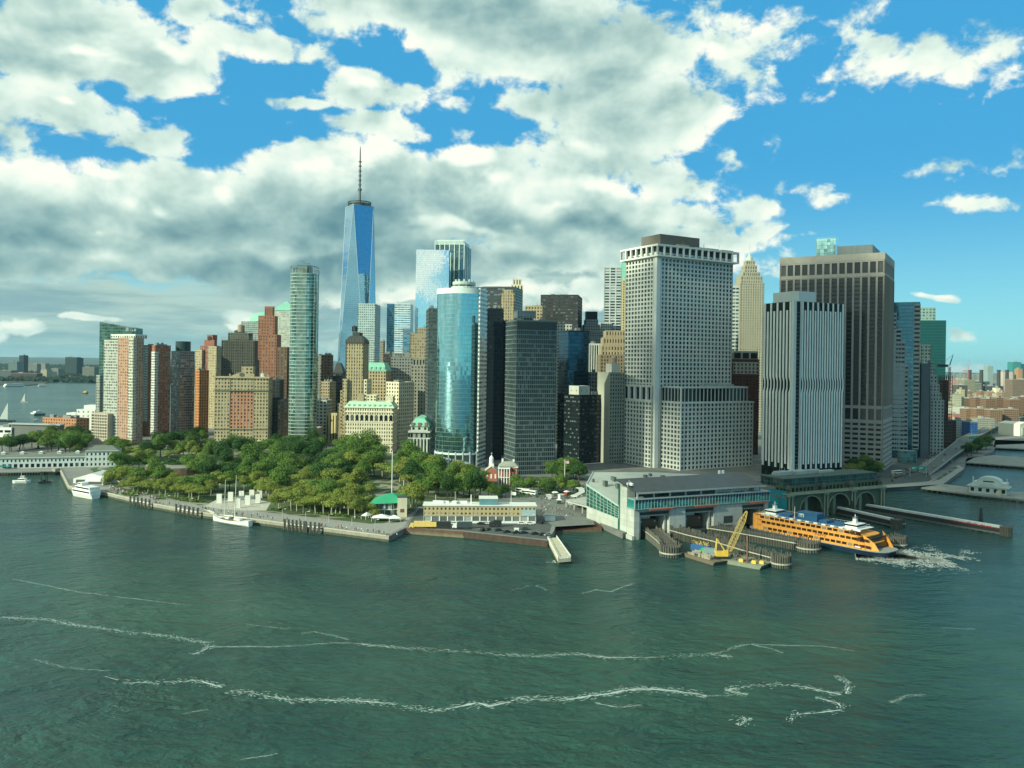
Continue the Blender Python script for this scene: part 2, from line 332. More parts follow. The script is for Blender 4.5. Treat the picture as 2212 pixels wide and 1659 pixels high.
def facade(root, x0, x1, y0, y1, z0, z1, matw, matg, bay=4., fh=3.6, wf=.5, hf=.5, dep=.4, nwin=0, faces='FLRB', mode='g', wname='window', roof=None, rooft=.9, core=True, coren='wall', sill=.28, wallname='wall'):
    """rectangular block with pierced walls. mode g: grid, v: piers proud, h: spandrels proud"""
    W = MB(); G = MB(); single = []; rest = []
    nf = max(1, int(round((z1-z0)/fh))); f_h = (z1-z0)/nf
    edges = {'F': ((x0, y0), (x1, y0)), 'R': ((x1, y0), (x1, y1)), 'B': ((x1, y1), (x0, y1)), 'L': ((x0, y1), (x0, y0))}
    pp = .0 if mode != 'h' else -.18; sp = -.04 if mode == 'g' else (-.22 if mode == 'v' else .0)
    for f in faces:
        (ax, ay), (bx, by) = edges[f]; L = math.hypot(bx-ax, by-ay)
        if L < 1.: continue
        ux, uy = (bx-ax)/L, (by-ay)/L; nx, ny = uy, -ux
        nb = max(1, int(round(L/bay))); b = L/nb; pw = b*(1-wf)
        def P(u, o, z): return (ax+ux*u+nx*o, ay+uy*u+ny*o, z)
        for k in range(nb+1):
            u0, u1 = (k*b-pw/2, k*b+pw/2)
            if k == 0: u0 = 0.
            if k == nb: u1 = L
            W.quad(P(u0, pp, z0), P(u1, pp, z0), P(u1, pp, z1), P(u0, pp, z1))
            W.quad(P(u0, -dep, z0), P(u0, pp, z0), P(u0, pp, z1), P(u0, -dep, z1))
            W.quad(P(u1, pp, z0), P(u1, -dep, z0), P(u1, -dep, z1), P(u1, pp, z1))
        lo = f_h*sill*(1-hf)/.5 if hf < 1 else 0
        lo = min(lo, f_h*(1-hf))
        zs = [(z0 + (j-1)*f_h + lo + f_h*hf if j else z0, z0+j*f_h+lo if j < nf else z1) for j in range(nf+1)]
        for (a, c) in zs:
            if c-a < .02: continue
            W.quad(P(0, sp, a), P(L, sp, a), P(L, sp, c), P(0, sp, c))
            W.quad(P(0, sp, c), P(L, sp, c), P(L, -dep, c), P(0, -dep, c))
            W.quad(P(0, -dep, a), P(L, -dep, a), P(L, sp, a), P(0, sp, a))
        for j in range(nf):
            za = z0+j*f_h+lo; zb = za+f_h*hf
            for k in range(nb):
                ua = k*b+pw/2; ub = (k+1)*b-pw/2
                q = (P(ua, -dep*.8, za), P(ub, -dep*.8, za), P(ub, -dep*.8, zb), P(ua, -dep*.8, zb))
                if f == 'F' and nwin and j >= nf-int(math.ceil(nwin/nb)) and len(single) < nwin: single.append(q)
                else: rest.append(q)
    if len(single)+len(rest) <= 100 and len(rest) > 1: single += rest; rest = []
    for q in rest: G.quad(*q)
    if core:
        K = MB(); K.box(x0+dep, x1-dep, y0+dep, y1-dep, z0, z1-.05)
        K.v = K.v; W.v += K.v[:0]
        i = len(W.v); W.v += K.v; W.f += [tuple(i+q for q in ff) for ff in K.f]
        # roof slab ring (parapet)
        t = .5; W.box(x0-.02, x1+.02, y0-.02, y0+t, z1-.01, z1+rooft); W.box(x0-.02, x1+.02, y1-t, y1+.02, z1-.01, z1+rooft)
        W.box(x0-.021, x0+t, y0+t, y1-t, z1-.01, z1+rooft-.01); W.box(x1-t, x1+.021, y0+t, y1-t, z1-.01, z1+rooft-.01)
        if roof:
            K = MB(); K.box(x0+t, x1-t, y0+t, y1-t, z1-.6, z1+.12); ROOFS[root.name] = K.obj('roof', roof, root)
    W.obj(wallname, matw, root)
    if single:
        wm = {}
        for q in single:
            key = tuple(round(q[2][i]-q[0][i], 2) for i in range(3))
            if key not in wm: me = MB(); me.quad(*[tuple(Vector(p)-Vector(q[0])) for p in q]); wm[key] = me.mesh(wname); wm[key].materials.append(matg)
            mm = wm[key]; o = bpy.data.objects.new(wname, mm); COL.objects.link(o); o.parent = root; o.location = q[0]
    G.obj(wname+('' if not single else ''), matg, root, **({'kind': 'stuff'} if len(G.f) > 1 else {}))
def block(root, name, x0, x1, y0, y1, z0, z1, mat):
    m = MB(); m.box(x0, x1, y0, y1, z0, z1); return m.obj(name, mat, root)
def rooftop(root, x0, x1, y0, y1, z, n, seed, mat, hmax=4.):
    """mechanical boxes, ducts and masts on a roof: one part"""
    q = random.Random(seed)
    for k in range(n):
        m = MB()
        w = q.uniform(.08, .25)*(x1-x0); d = q.uniform(.1, .3)*(y1-y0); a = q.uniform(x0+1, x1-w-1); b = q.uniform(y0+1, y1-d-1)
        h = q.uniform(1.2, hmax); m.box(a, a+w, b, b+d, z, z+h)
        if q.random() < .4: m.bar((a+w/2, b+d/2, z+h), (a+w/2, b+d/2, z+h+q.uniform(2, 6)), .12)
        m.obj('roof_unit', mat, ROOFS.get(root.name, root))
def tank(root, cx, cy, z, r=3., h=4., mat=None):
    m = MB()
    for k in range(4):
        a = math.pi/4+k*math.pi/2; m.bar((cx+.7*r*math.cos(a), cy+.7*r*math.sin(a), z), (cx+.7*r*math.cos(a), cy+.7*r*math.sin(a), z+2), .2)
    m.lathe(cx, cy, [(r, z+2), (r*1.02, z+2+h), (r*1.08, z+2+h+.1), (.1, z+2+h+r*.6)], 14)
    m.obj('water_tank', mat or wall('tank_wood', (.09, .07, .06)), ROOFS.get(root.name, root))

# ================================================================ water, land, hills
def water_mat():
    m = bpy.data.materials.new('water'); m.use_nodes = True; N = NT(m.node_tree); p = N.n['Principled BSDF']
    tc = N.new('ShaderNodeTexCoord'); o = tc.outputs['Object']
    rot = N.new('ShaderNodeMapping'); N.l.new(o, rot.inputs[0]); rot.inputs['Rotation'].default_value = (0, 0, rad(-20)); rot.inputs['Scale'].default_value = (.55, 1, 1)
    q = rot.outputs[0]
    big = N.noise(q, .0045, 6, .62); mid = N.noise(q, .035, 5, .6, .4)
    col = N.mix(N.sstep(big, .35, .65), (.005, .040, .042, 1), (.028, .088, .062, 1))
    col = N.mix(N.m('MULTIPLY', N.sstep(mid, .45, .8), .35), col, (.035, .10, .08, 1))
    N.l.new(col, p.inputs['Base Color']); p.inputs['Roughness'].default_value = .2; p.inputs['IOR'].default_value = 1.33; p.inputs['Specular IOR Level'].default_value = .4
    h = N.m('ADD', N.m('MULTIPLY', N.noise(q, .30, 6, .62, .3), 1.0), N.m('MULTIPLY', N.noise(q, .10, 4, .6, .4), 2.2))
    patch = N.lin(N.noise(q, .012, 4, .6), .3, .7, .45, 1.25)
    b = N.new('ShaderNodeBump'); b.inputs['Distance'].default_value = 2.8; N.l.new(h, b.inputs['Height']); N.l.new(N.m('MULTIPLY', patch, .95), b.inputs['Strength'])
    N.l.new(b.outputs[0], p.inputs['Normal']); return m
M_WATER = water_mat()
w = MB(); w.quad((-30000, -6000, 0), (30000, -6000, 0), (30000, 42000, 0), (-30000, 42000, 0))
struct(w.obj('water', M_WATER), 'green river water with foam lines around the island')

def ground_mat():
    m = bpy.data.materials.new('city_ground'); m.use_nodes = True; N = NT(m.node_tree); p = N.n['Principled BSDF']
    o = N.new('ShaderNodeTexCoord').outputs['Object']
    a = N.sstep(N.noise(o, .03, 6, .65), .4, .6); c = N.mix(a, (.12, .13, .12, 1), (.20, .20, .18, 1))
    N.l.new(c, p.inputs['Base Color']); p.inputs['Roughness'].default_value = .9; return m
M_GROUND = ground_mat()
M_STONE = wall('seawall_stone', (.30, .29, .23), .9, .3, streak=.6, scale=.3, joints=(2.4, .8))
M_DARKBASE = wall('tide_stained_wall', (.06, .07, .05), .8, .4, streak=.6, scale=.3)
shore_px = [(0, 1006), (128, 1011), (137, 1030), (147, 1050), (175, 1060), (230.5, 1065), (323.7, 1087.4), (430, 1106.8), (543, 1121.4), (691, 1140), (840.4, 1158.9), (875.4, 1140), (1002, 1149), (1183, 1168.5), (1197, 1146), (1203, 1126), (1245, 1124), (1289, 1126), (1345, 1152), 'T', (1908, 1052), (1960, 1050), (2036, 1045), (2083, 1012.5), (2086, 998), (2104, 989), (2125, 984), (2146, 974), (2152, 961), (2230, 958)]
shore = []
for q in shore_px:
    if q == 'T': shore += [Vector(p) for p in ((67, 462, 3), (60, 478, 3), (143, 515, 3), (168, 533, 3), (247, 577, 3), (258, 572, 3))]
    else: shore.append(gp(q[0], q[1], 3.0))
shore = [Vector((-700, shore[0].y+5, 3))] + shore + [Vector((1300, 1350, 3)), Vector((2600, 1700, 3)), Vector((9000, 5000, 3)), Vector((9000, 26000, 3)), Vector((-900, 26000, 3)), Vector((-780, 4200, 3)), Vector((-700, 2200, 3)), Vector((-640, 1300, 3)), Vector((-690, 1080, 3))]
def sheet(poly, z, name, mat, depth=0., label=None):
    m = MB(); n = len(poly)
    if depth:
        m.v = [(p[0], p[1], z) for p in poly]+[(p[0], p[1], z-depth) for p in poly]
        m.f = [tuple(range(n))]+[(k, n+k, n+(k+1) % n, (k+1) % n) for k in range(n)]
    else:
        m.v = [(p[0], p[1], z) for p in poly]; m.f = [tuple(range(n))]
    o = m.obj(name, mat); struct(o, label); return o
sheet(shore, 3.0, 'ground', M_GROUND, 6., 'paved city ground of the island')
# seawall coping and stained face along the park
def seawall(i0, i1, name='seawall'):
    P = [Vector((p.x, p.y, 0)) for p in shore[i0:i1]]
    t = thing(name, 'long stone seawall with pale coping along the park promenade', 'seawall', P[0])
    cap, face, low = MB(), MB(), MB()
    for a, b in zip(P, P[1:]):
        d = (b-a).normalized(); n = Vector((d.y, -d.x, 0)); a2, b2 = a-P[0], b-P[0]
        for mb, o0, o1, z0, z1 in ((cap, -.9, .35, 3.02, 3.45), (face, .0, .22, 1.3, 3.02), (low, .0, .3, -1.5, 1.3)):
            mb.loft([[a2+n*o0+Vector((0, 0, z0)), a2+n*o1+Vector((0, 0, z0)), a2+n*o1+Vector((0, 0, z1)), a2+n*o0+Vector((0, 0, z1))], [b2+n*o0+Vector((0, 0, z0)), b2+n*o1+Vector((0, 0, z0)), b2+n*o1+Vector((0, 0, z1)), b2+n*o0+Vector((0, 0, z1))]])
    cap.obj('coping', wall('coping', (.42, .40, .32), .8, .15), t); face.obj('wall_face', M_STONE, t); low.obj('wall_base', M_DARKBASE, t)
seawall(2, 12)
# park lawns and paths
M_LAWN = bpy.data.materials.new('lawn'); M_LAWN.use_nodes = True
_N = NT(M_LAWN.node_tree); _p = _N.n['Principled BSDF']; _o = _N.new('ShaderNodeTexCoord').outputs['Object']
_c = _N.mix(_N.sstep(_N.noise(_o, .05, 5, .6), .4, .6), (.035, .075, .02, 1), (.06, .095, .03, 1))
_c = _N.mix(_N.m('LESS_THAN', _N.m('ABSOLUTE', _N.m('SUBTRACT', _N.noise(_o, .022, 2, .5), .5)), .022), _c, (.24, .23, .17, 1))
_N.l.new(_c, _p.inputs['Base Color']); _p.inputs['Roughness'].default_value = .95
lawn_px = [(245, 1052), (300, 1066), (400, 1082), (440, 1096), (540, 1102), (690, 1119), (800, 1131), (868, 1128), (905, 1095), (1085, 1078), (1092, 1030), (990, 1015), (880, 985), (740, 975), (600, 968), (420, 966), (250, 972), (200, 990), (190, 1010)]
sheet([gp(x, y, 3.02) for x, y in lawn_px], 3.02, 'lawn', M_LAWN, 0, 'green park lawns with pale paths under the trees')
M_PAVE = wall('promenade_paving', (.27, .27, .24), .85, .15, streak=.1, scale=.5)
pr = [gp(x, y, 3.01) for x, y in [(150, 1047), (178, 1057), (231, 1062), (323, 1084), (430, 1103.5), (543, 1118), (691, 1136), (840, 1155), (872, 1138), (905, 1095), (868, 1128), (800, 1131.4), (690, 1119.4), (540, 1102.4), (440, 1096.4), (400, 1082.4), (300, 1066.4), (245, 1052.4)]]
sheet(pr, 3.012, 'promenade', M_PAVE, 0, 'grey paved waterfront promenade')
lot = [gp(x, y, 3.01) for x, y in [(880, 1137), (1002, 1146), (1182, 1165), (1197, 1120), (1175, 1100), (905, 1098)]]
M_ASPH = wall('asphalt', (.075, .085, .08), .9, .25, streak=.1, scale=.15)
sheet(lot, 3.013, 'parking_lot', M_ASPH, 0, 'dark asphalt waterfront parking lot')
plz = [gp(x, y, 3.01) for x, y in [(1176, 1120), (1195, 1138), (1285, 1133), (1262, 1080), (1270, 1050), (1180, 1040), (1100, 1045), (1110, 1078), (1165, 1085)]]
sheet(plz, 3.014, 'plaza', wall('plaza_paving', (.16, .17, .155), .85, .2, streak=.1), 0, 'grey terminal plaza paving')
for k, (a, b, wd) in enumerate([((1110, 1030), (1340, 1040), 14), ((700, 960), (1120, 1012), 16), ((420, 955), (700, 960), 14), ((1120, 1012), (1700, 1045), 16), ((905, 990), (893, 950), 12)]):
    A, B = gp(*a), gp(*b); d = (B-A).normalized(); n = Vector((-d.y, d.x, 0))*wd/2
    sheet([A+n, A-n, B-n, B+n], 3.016+.004*k, 'road', M_ASPH, 0, 'dark city street')

# beach in the inlet
bp = [gp(x, y, -.25) for x, y in [(1190, 1153), (1235, 1151), (1300, 1151)]]+[gp(x, y, 2.9) for x, y in [(1300, 1127), (1245, 1123.5), (1200, 1125)]]
m = MB(); m.v = [tuple(p) for p in bp]; m.f = [(0, 1, 4, 5), (1, 2, 3, 4)]
struct(m.obj('beach', wall('beach_mud', (.085, .05, .03), .9, .35, scale=.4, streak=.1)), 'dark red brown mud beach between pier and terminal')

# far shore and hills
M_FAR = bpy.data.materials.new('far_land'); M_FAR.use_nodes = True
_N = NT(M_FAR.node_tree); _p = _N.n['Principled BSDF']; _o = _N.new('ShaderNodeTexCoord').outputs['Object']
_a = _N.noise(_o, .012, 6, .7); _c = _N.mix(_N.sstep(_a, .42, .55), (.012, .034, .028, 1), (.035, .055, .045, 1)); _c = _N.mix(_N.sstep(_a, .58, .66), _c, (.10, .12, .11, 1))
_N.l.new(_c, _p.inputs['Base Color']); _p.inputs['Roughness'].default_value = .95
g0 = gp(0, 831, 2); 
far = [(-9000, 2700), (g0.x, g0.y), (gp(60, 832, 2).x, gp(60, 832, 2).y), (gp(95, 829, 2).x, gp(95, 829, 2).y), (gp(115, 821, 2).x, gp(115, 821, 2).y), (gp(205, 819, 2).x, gp(205, 819, 2).y), (-900, 4600), (-900, 40000), (-26000, 40000)]
sheet(far, 2.5, 'far_shore', M_FAR, 4., 'dark wooded far shore across the river')
m = MB(); nx, ny = 120, 8
for j in range(ny+1):
    for i in range(nx+1):
        x = -26000+i*46000/nx; y = 15000+j*2500
        f = math.sin(min(1., j/3)*math.pi/2)
        z = f*(75+70*mnoise.noise(Vector((x*.00022, y*.0002, 3)))+35*mnoise.noise(Vector((x*.0009, y*.0006, 9)))) + (30 if x < -2000 else -45)*f
        m.v.append((x, y, max(z, 0)+2))
for j in range(ny):
    for i in range(nx): a = j*(nx+1)+i; m.f.append((a, a+1, a+nx+2, a+nx+1))
o = m.obj('hills', M_FAR); struct(o, 'low blue hills along the horizon')
# ================================================================ palette
W_TAN = wall('tan_stone', (.40, .33, .20), streak=.3); W_TAN2 = wall('buff_stone', (.34, .28, .175), streak=.4)
W_CREAM = wall('cream_stone', (.62, .57, .41), streak=.3); W_BRICK = wall('orange_brick', (.31, .145, .088), streak=.3); W_RBRICK = wall('red_brick', (.24, .10, .07))
W_BROWN = wall('brown_brick', (.17, .11, .075)); W_ORANGE = wall('bright_orange_brick', (.50, .22, .08)); W_GREY = wall('grey_stone', (.24, .25, .225), streak=.5)
W_DGREY = wall('dark_grey_panels', (.045, .055, .055), .5, .2); W_BLACK = wall('black_metal_frame', (.012, .018, .018), .4, .2); W_WHITE = wall('white_concrete', (.66, .68, .62), streak=.6, var=.1)
W_CONC = wall('pale_concrete', (.42, .44, .39), streak=.6); W_BRONZE = wall('brown_concrete', (.30, .265, .21), streak=.3, var=.1); W_ROOF = wall('roof_gravel', (.16, .165, .15), .9, .25, streak=.1, scale=.2)
W_COPPER = wall('green_copper', (.20, .46, .34), .6, .25, scale=.3); W_SLATE = wall('dark_slate', (.05, .055, .05), .7); W_MECH = wall('mechanical_grey', (.20, .22, .21), .6, .3, scale=.3)
W_BEIGE = wall('beige_render', (.40, .37, .28), streak=.5, scale=.06); W_WROOF = wall('white_roof', (.62, .64, .58), .7, .1)
G_WIN = glass('window_glass'); G_DARK = glass('dark_window_glass', (.012, .02, .022), blinds=.12, blind=(.13, .14, .12), spec=.4); G_BLUE = glass('blue_window_glass', (.05, .11, .13), metal=.35, blinds=.15, rough=.08, jit=.03)
G_RES = glass('apartment_window_glass', (.07, .10, .09), blinds=.33, blind=(.36, .37, .31), jit=.03)
def simple(name, label, cat, xa, xb, xc, yt, d, th, side, mw, mg, bay=4., fh=3.6, wf=.5, hf=.5, dep=.4, nwin=0, mode='g', dp=30., roof=W_ROOF, seed=0, plant=5, wname='window', sill=.28, gname=None):
    T = Tower(name, label, cat, xa, xb, xc, yt, d, th, side, dp)
    facade(T.root, 0, T.w, 0, T.dp, 0, T.top, mw, mg, bay, fh, wf, hf, dep, nwin, mode=mode, roof=roof, wname=wname, sill=sill)
    if plant: rooftop(T.root, 0, T.w, 0, T.dp, T.top, plant, seed or int(xa or 0)+int(yt), W_MECH)
    return T

# ---------------- left group
T = Tower('glass_tower', 'green glass tower with a slanted top behind the tan apartment tower', 'tower', 215, 284, None, 708, 975, -4, 'R', 26)
m = MB(); zt = T.lz(215, 695); m.prism([(0, 0), (T.w, 0), (T.w, T.dp), (0, T.dp)], 0, 0, [zt, T.top, T.top, zt])
m.obj('glass_wall', glass('green_tower_glass', (.07, .17, .14), metal=.6, rough=.12, blinds=0, panel=(3.2, 3.6), mull=(3.6, .14, 3.2, .06, (.10, .16, .14)), jit=.015), T.root)
rooftop(T.root, 0, T.w, 0, T.dp, T.top-3, 3, 5, W_MECH)
simple('apartment_block', 'narrow pale green balcony block left of the slanted glass tower', 'apartment block', 207.5, 216, None, 812, 965, 0, 'R', W_CONC, G_RES, 3, 3.2, .6, .5, mode='h', plant=0)

T = Tower('apartment_tower', 'tall tan and brick apartment tower with white crown and rounded podium', 'tower', 255.5, 289, 311, 731, 885, -24, 'R')
A0 = T
facade(T.root, 0, T.w, 0, T.dp, 0, T.top, wall('pale_brick', (.42, .25, .17)), G_RES, 3.3, 3.15, .5, .5, nwin=90, roof=W_ROOF)
facade(T.root, T.w*.70, T.w+.3, -.6, 4, 6, T.top-1, wall('white_bay', (.56, .54, .44)), G_RES, 2.4, 3.15, .74, .6, roof=W_ROOF, wallname='bay_wall', wname='bay_window')
xl = T.lx(222, 736); zt = T.lz(222, 736)
facade(T.root, xl, -.02, 1.5, 17, 0, zt, W_CONC, G_RES, 2.6, 3.15, .72, .6, mode='h', roof=W_ROOF, wallname='balcony_wall', wname='glazing')
facade(T.root, T.lx(235, 724), T.w-.5, 2.5, 18, max(T.top, zt)+.2, T.lz(260, 723.6), W_WHITE, G_RES, 3.3, 3.3, .6, .6, roof=W_ROOF, wallname='crown_wall', wname='glazing')
# rounded podium
xp0, xp1 = T.lx(195, 892), T.lx(241, 892); zp = T.lz(215, 893); W_, G_ = MB(), MB(); r = 12.; y0 = -5.
pts = [(xp0+r-r*math.sin(a), y0+r-r*math.cos(a)) for a in [math.pi/2*k/8 for k in range(8, -1, -1)]]+[(xp1, y0), (xp1, 14), (xp0, 14)]
G_.prism([(p[0]*.999, p[1]+.25) for p in pts], 0, zp-.1)
nf = int(zp/3.15)
for k in range(nf+1):
    z = k*zp/nf; W_.prism(pts, max(0, z-.9), z+.35 if k == nf else z+.15)
W_.box(xp1-1.2, xp1+.02, y0-.06, 14.05, 0, zp); W_.prism(pts, 0, 5)
for k in range(int((xp1-xp0-r)/2.7)): W_.box(xp0+r+k*2.7, xp0+r+k*2.7+.8, y0-.03, y0+1, 0, zp)
W_.obj('podium_wall', wall('podium_concrete', (.46, .40, .30)), T.root); G_.obj('podium_glazing', G_RES, T.root)
rooftop(T.root, 2, T.w-2, 5, T.dp-5, T.top+8, 4, 11, W_MECH)

T = simple('apartment_tower', 'second apartment tower with white bays framed in orange brick', 'tower', 309.5, 335.6, 369, 747, 985, -33, 'R', W_BRICK, G_RES, 3.2, 3.1, .5, .5, plant=6)
facade(T.root, -.3, T.w*.42, -.6, 4, 18, T.top-2, W_WHITE, G_RES, 2.4, 3.1, .75, .6, roof=W_ROOF, wallname='bay_wall', wname='glazing')
facade(T.root, T.w*.72, T.w+.3, -.6, 4, 3, T.top-8, W_WHITE, G_RES, 2.4, 3.1, .75, .6, roof=W_ROOF, wallname='bay_wall', wname='glazing')
T = Tower('apartment_tower', 'silvery glass apartment tower with a dark round crown', 'tower', 370, 389.5, 421, 759.5, 1010, -38, 'R')
facade(T.root, 0, T.w, 0, T.dp, 0, T.top, wall('silver_spandrel', (.22, .24, .23), .4), glass('silver_glass', (.16, .19, .19), metal=.7, rough=.15, blinds=.3, blind=(.5, .5, .45), jit=.05), 2.6, 3.2, .8, .62, mode='h', roof=W_ROOF, wname='glass_wall', wallname='frame')
m = MB(); m.lathe(T.w*.5, T.dp*.5, [(min(T.w, T.dp)*.46, T.top), (min(T.w, T.dp)*.46, T.lz(385, 737))], 20); m.obj('crown', wall('crown_panels', (.03, .06, .06), .3), T.root)
simple('apartment_block', 'slim apartment block with bright orange brick front beside the dark trees', 'apartment block', 422, 431, 451.6, 801, 1005, -35, 'R', W_ORANGE, G_DARK, 3., 3.4, .45, .6, plant=3)
T = Tower('brick_tower', 'brown brick tower with a round opening in its stepped top', 'tower', 432.7, 461, 475.6, 748, 1130, -22, 'R')
facade(T.root, 0, T.w, 0, T.dp, 0, T.top, W_RBRICK, G_RES, 3.4, 3.5, .45, .5, roof=W_ROOF)
facade(T.root, -5, T.w*.3, -4, 8, 0, T.top-6, W_TAN, G_RES, 3., 3.5, .5, .5, roof=W_ROOF, wallname='bay_wall', wname='glazing')
facade(T.root, T.w*.75, T.w+9, -4, 8, 0, T.top-1, W_TAN, G_RES, 3., 3.5, .5, .5, roof=W_ROOF, wallname='bay_wall', wname='glazing')
m = MB(); x0, x1, zt = 3, T.w-2, T.lz(455, 723); m.prism([(x0, 4), (x1, 4), (x1, T.dp-4), (x0, T.dp-4)], T.top, zt-7); m.box(x0+4, x1-4, 5, 14, zt-7, zt); m.obj('upper_stage', W_RBRICK, T.root)
m = MB(); m.loft([[((x0+x1)/2+3.2*math.cos(a), y, zt-5+3.2*math.sin(a)) for a in [math.pi*2*k/16 for k in range(16)]] for y in (4.9, 3.85)]); m.obj('round_opening', W_BLACK, T.root)
T = Tower('office_tower', 'dark ornate tower wrapped in scaffolding with a water tank on top', 'tower', 479, 551, 561, 737, 1050, 0, 'R')
facade(T.root, 0, T.w, 0, T.dp, 0, T.top, wall('netted_stone', (.13, .135, .11)), G_DARK, 2.9, 3.6, .5, .6, dep=.8, mode='v', roof=W_ROOF, nwin=60)
zt = T.lz(520, 720); facade(T.root, 7, T.w-8, 3, T.dp-3, T.top, zt, wall('netted_stone', (.13, .135, .11)), G_DARK, 3., 3.6, .5, .6, dep=.6, roof=W_SLATE, wallname='upper_wall', wname='glazing')
m = MB()
for k in range(24):
    z = T.top-38+k*1.9; m.box(-.9, T.w+.9, -1.3, -.9, z, z+.12)
for k in range(22):
    x = k*(T.w)/21; m.box(x, x+.12, -1.35, -1.2, T.top-38, T.top+5)
m.obj('scaffold', wall('scaffold', (.10, .11, .09), .6), T.root)
tank(T.root, T.w*.52, T.dp*.4, zt, 4.2, 8, wall('tank_tan', (.30, .24, .17)))
rooftop(T.root, 8, T.w-9, 4, T.dp-5, zt, 8, 19, W_SLATE, 5)
# domed and pyramid-roofed towers far behind
T = Tower('office_tower', 'pale glass tower with a green copper dome far behind the brick tower', 'tower', 521, 597, None, 695, 1650, 0, 'R', 60)
g = glass('pale_far_glass', (.20, .30, .28), metal=.4, rough=.2, blinds=0, panel=(4, 4), mull=(4, .35, 4, .3, (.30, .34, .30)), jit=.01)
m = MB(); m.box(0, T.w, 0, T.dp, 0, T.top); z2 = T.lz(530, 712); m.box(-7, T.w+5, -4, T.dp+4, 0, z2); m.obj('glass_wall', g, T.root)
m = MB(); r = T.w*.5; hz = T.lz(575, 671)-T.top; m.lathe(T.w*.5+8, T.dp*.5, [(r*math.cos(a), T.top+hz*math.sin(a)) for a in [math.pi/2*k/8 for k in range(8)]]+[(.3, T.top+hz)], 28); m.obj('dome', W_COPPER, T.root)
T = Tower('office_tower', 'pale stone tower with a green copper pyramid roof behind the round glass tower', 'tower', 589, 638, None, 671, 1600, 0, 'R', 50)
m = MB(); m.box(0, T.w, 0, T.dp, 0, T.top); m.obj('wall', glass('pale_far_stone', (.34, .38, .32), metal=0, rough=.5, blinds=0, panel=(4, 4), mull=(4, .4, 3, .4, (.42, .44, .36)), jit=.0), T.root)
m = MB(); ax = T.lx(612, 650); hz = T.lz(612, 649); m.loft([[(-1, -1, T.top), (T.w+1, -1, T.top), (T.w+1, T.dp+1, T.top), (-1, T.dp+1, T.top)], [(ax-2, T.dp/2-2, hz), (ax+2, T.dp/2-2, hz), (ax+2, T.dp/2+2, hz), (ax-2, T.dp/2+2, hz)]]); m.obj('pyramid_roof', W_COPPER, T.root)

# orange brick setback tower
T = Tower('brick_tower', 'tall orange brick tower stepping up to a notched crown', 'tower', 561, 598, 607.6, 724, 1000, 4, 'R', 34)
facade(T.root, 0, T.w, 0, T.dp, 0, T.top, W_BRICK, G_WIN, 3.6, 3.8, .36, .48, roof=W_ROOF, nwin=80)
z1 = T.lz(570, 683); xa, xb = T.lx(556, 690), T.lx(592, 690)
facade(T.root, xa, xb, 5, T.dp-4, T.top-30, z1, W_BRICK, G_WIN, 3.4, 3.8, .36, .48, roof=W_ROOF, wallname='middle_wall', wname='glazing')
z2 = T.lz(578, 664); xa, xb = T.lx(568.6, 665), T.lx(587, 665)
facade(T.root, xa, xb, 8, T.dp-10, z1, z2, W_BRICK, G_WIN, 2.6, 9, .3, .8, mode='v', roof=W_ROOF, wallname='crown_wall', wname='glazing', rooft=1.8)
for a, b, yt, dpx in ((600, 622, 751, 12), (608, 632, 790, 8), (616, 640, 848, 4)):
    xa, xb = T.lx(a, yt), T.lx(b, yt); facade(T.root, xa, xb, -dpx+8, T.dp, 0, T.lz((a+b)/2, yt), W_BROWN, G_WIN, 3.6, 3.8, .36, .48, roof=W_ROOF, wallname='wing_wall', wname='glazing')
simple('office_block', 'dark narrow block in shade right of the red and tan building', 'office block', 589, 604, None, 822, 960, 6, 'R', W_DGREY, G_DARK, 3.6, 3.8, .5, .5, dp=30)
simple('office_block', 'brown brick block between the dark block and the round glass tower', 'office block', 600, 627, 637, 868, 925, 4, 'R', W_BROWN, G_WIN, 3.6, 3.8, .4, .5)

# ---------------- red and tan office building facing the park
T = Tower('office_building', 'wide tan office building with a red brick middle and pedimented roof', 'office building', 464, 580.5, 589, 817, 908, 7, 'R'); TB = T; w = T.w; zt = T.top
bay = w/17.
facade(T.root, 0, w*.285, 0, T.dp, 0, zt, W_TAN, G_WIN, bay, 3.85, .46, .55, dep=.5, nwin=34, roof=W_ROOF, faces='FRBL')
facade(T.root, w*.72, w, 0, T.dp, 0, zt, W_TAN, G_WIN, bay, 3.85, .46, .55, dep=.5, nwin=33, roof=W_ROOF)
zm0, zm1 = zt*.24, zt*.80
facade(T.root, w*.286, w*.719, .4, T.dp, zm0, zm1, wall('terracotta_brick', (.42, .215, .13)), G_WIN, bay, 3.85, .46, .55, dep=.5, nwin=33, roof=W_ROOF, wallname='brick_wall')
facade(T.root, w*.286, w*.719, .3, T.dp, 0, zm0, W_TAN, G_WIN, bay, 3.85, .46, .55, dep=.5, roof=W_ROOF, wallname='base_wall', wname='glazing')
facade(T.root, w*.286, w*.719, .3, T.dp, zm1, zt, W_TAN, G_WIN, bay, 3.85, .46, .55, dep=.5, roof=W_ROOF, wallname='upper_wall', wname='glazing')
m = MB()
m.box(-.3, w+.3, -.5, 2, 0, 5.5); m.obj('stone_base', wall('light_base', (.60, .57, .44)), T.root)
m = MB(); m.box(-.7, w+.7, -1.1, T.dp+.5, zm1+.5, zm1+1.6); m.box(-.5, w+.5, -.8, T.dp+.4, zm0-.5, zm0+.4); m.obj('belt_course', wall('dark_cornice', (.16, .17, .12)), T.root)
m = MB(); m.box(-1, w+1, -1.3, T.dp+.8, zt-.4, zt+1.2)
a0, a1, hp = w*.28, w*.72, 5.5; m.loft([[(a0, y, zt+1.2), (a1, y, zt+1.2), (a1-3, y, zt+3), ((a0+a1)/2, y, zt+1.2+hp), (a0+3, y, zt+3)] for y in (-1, 1.2)])
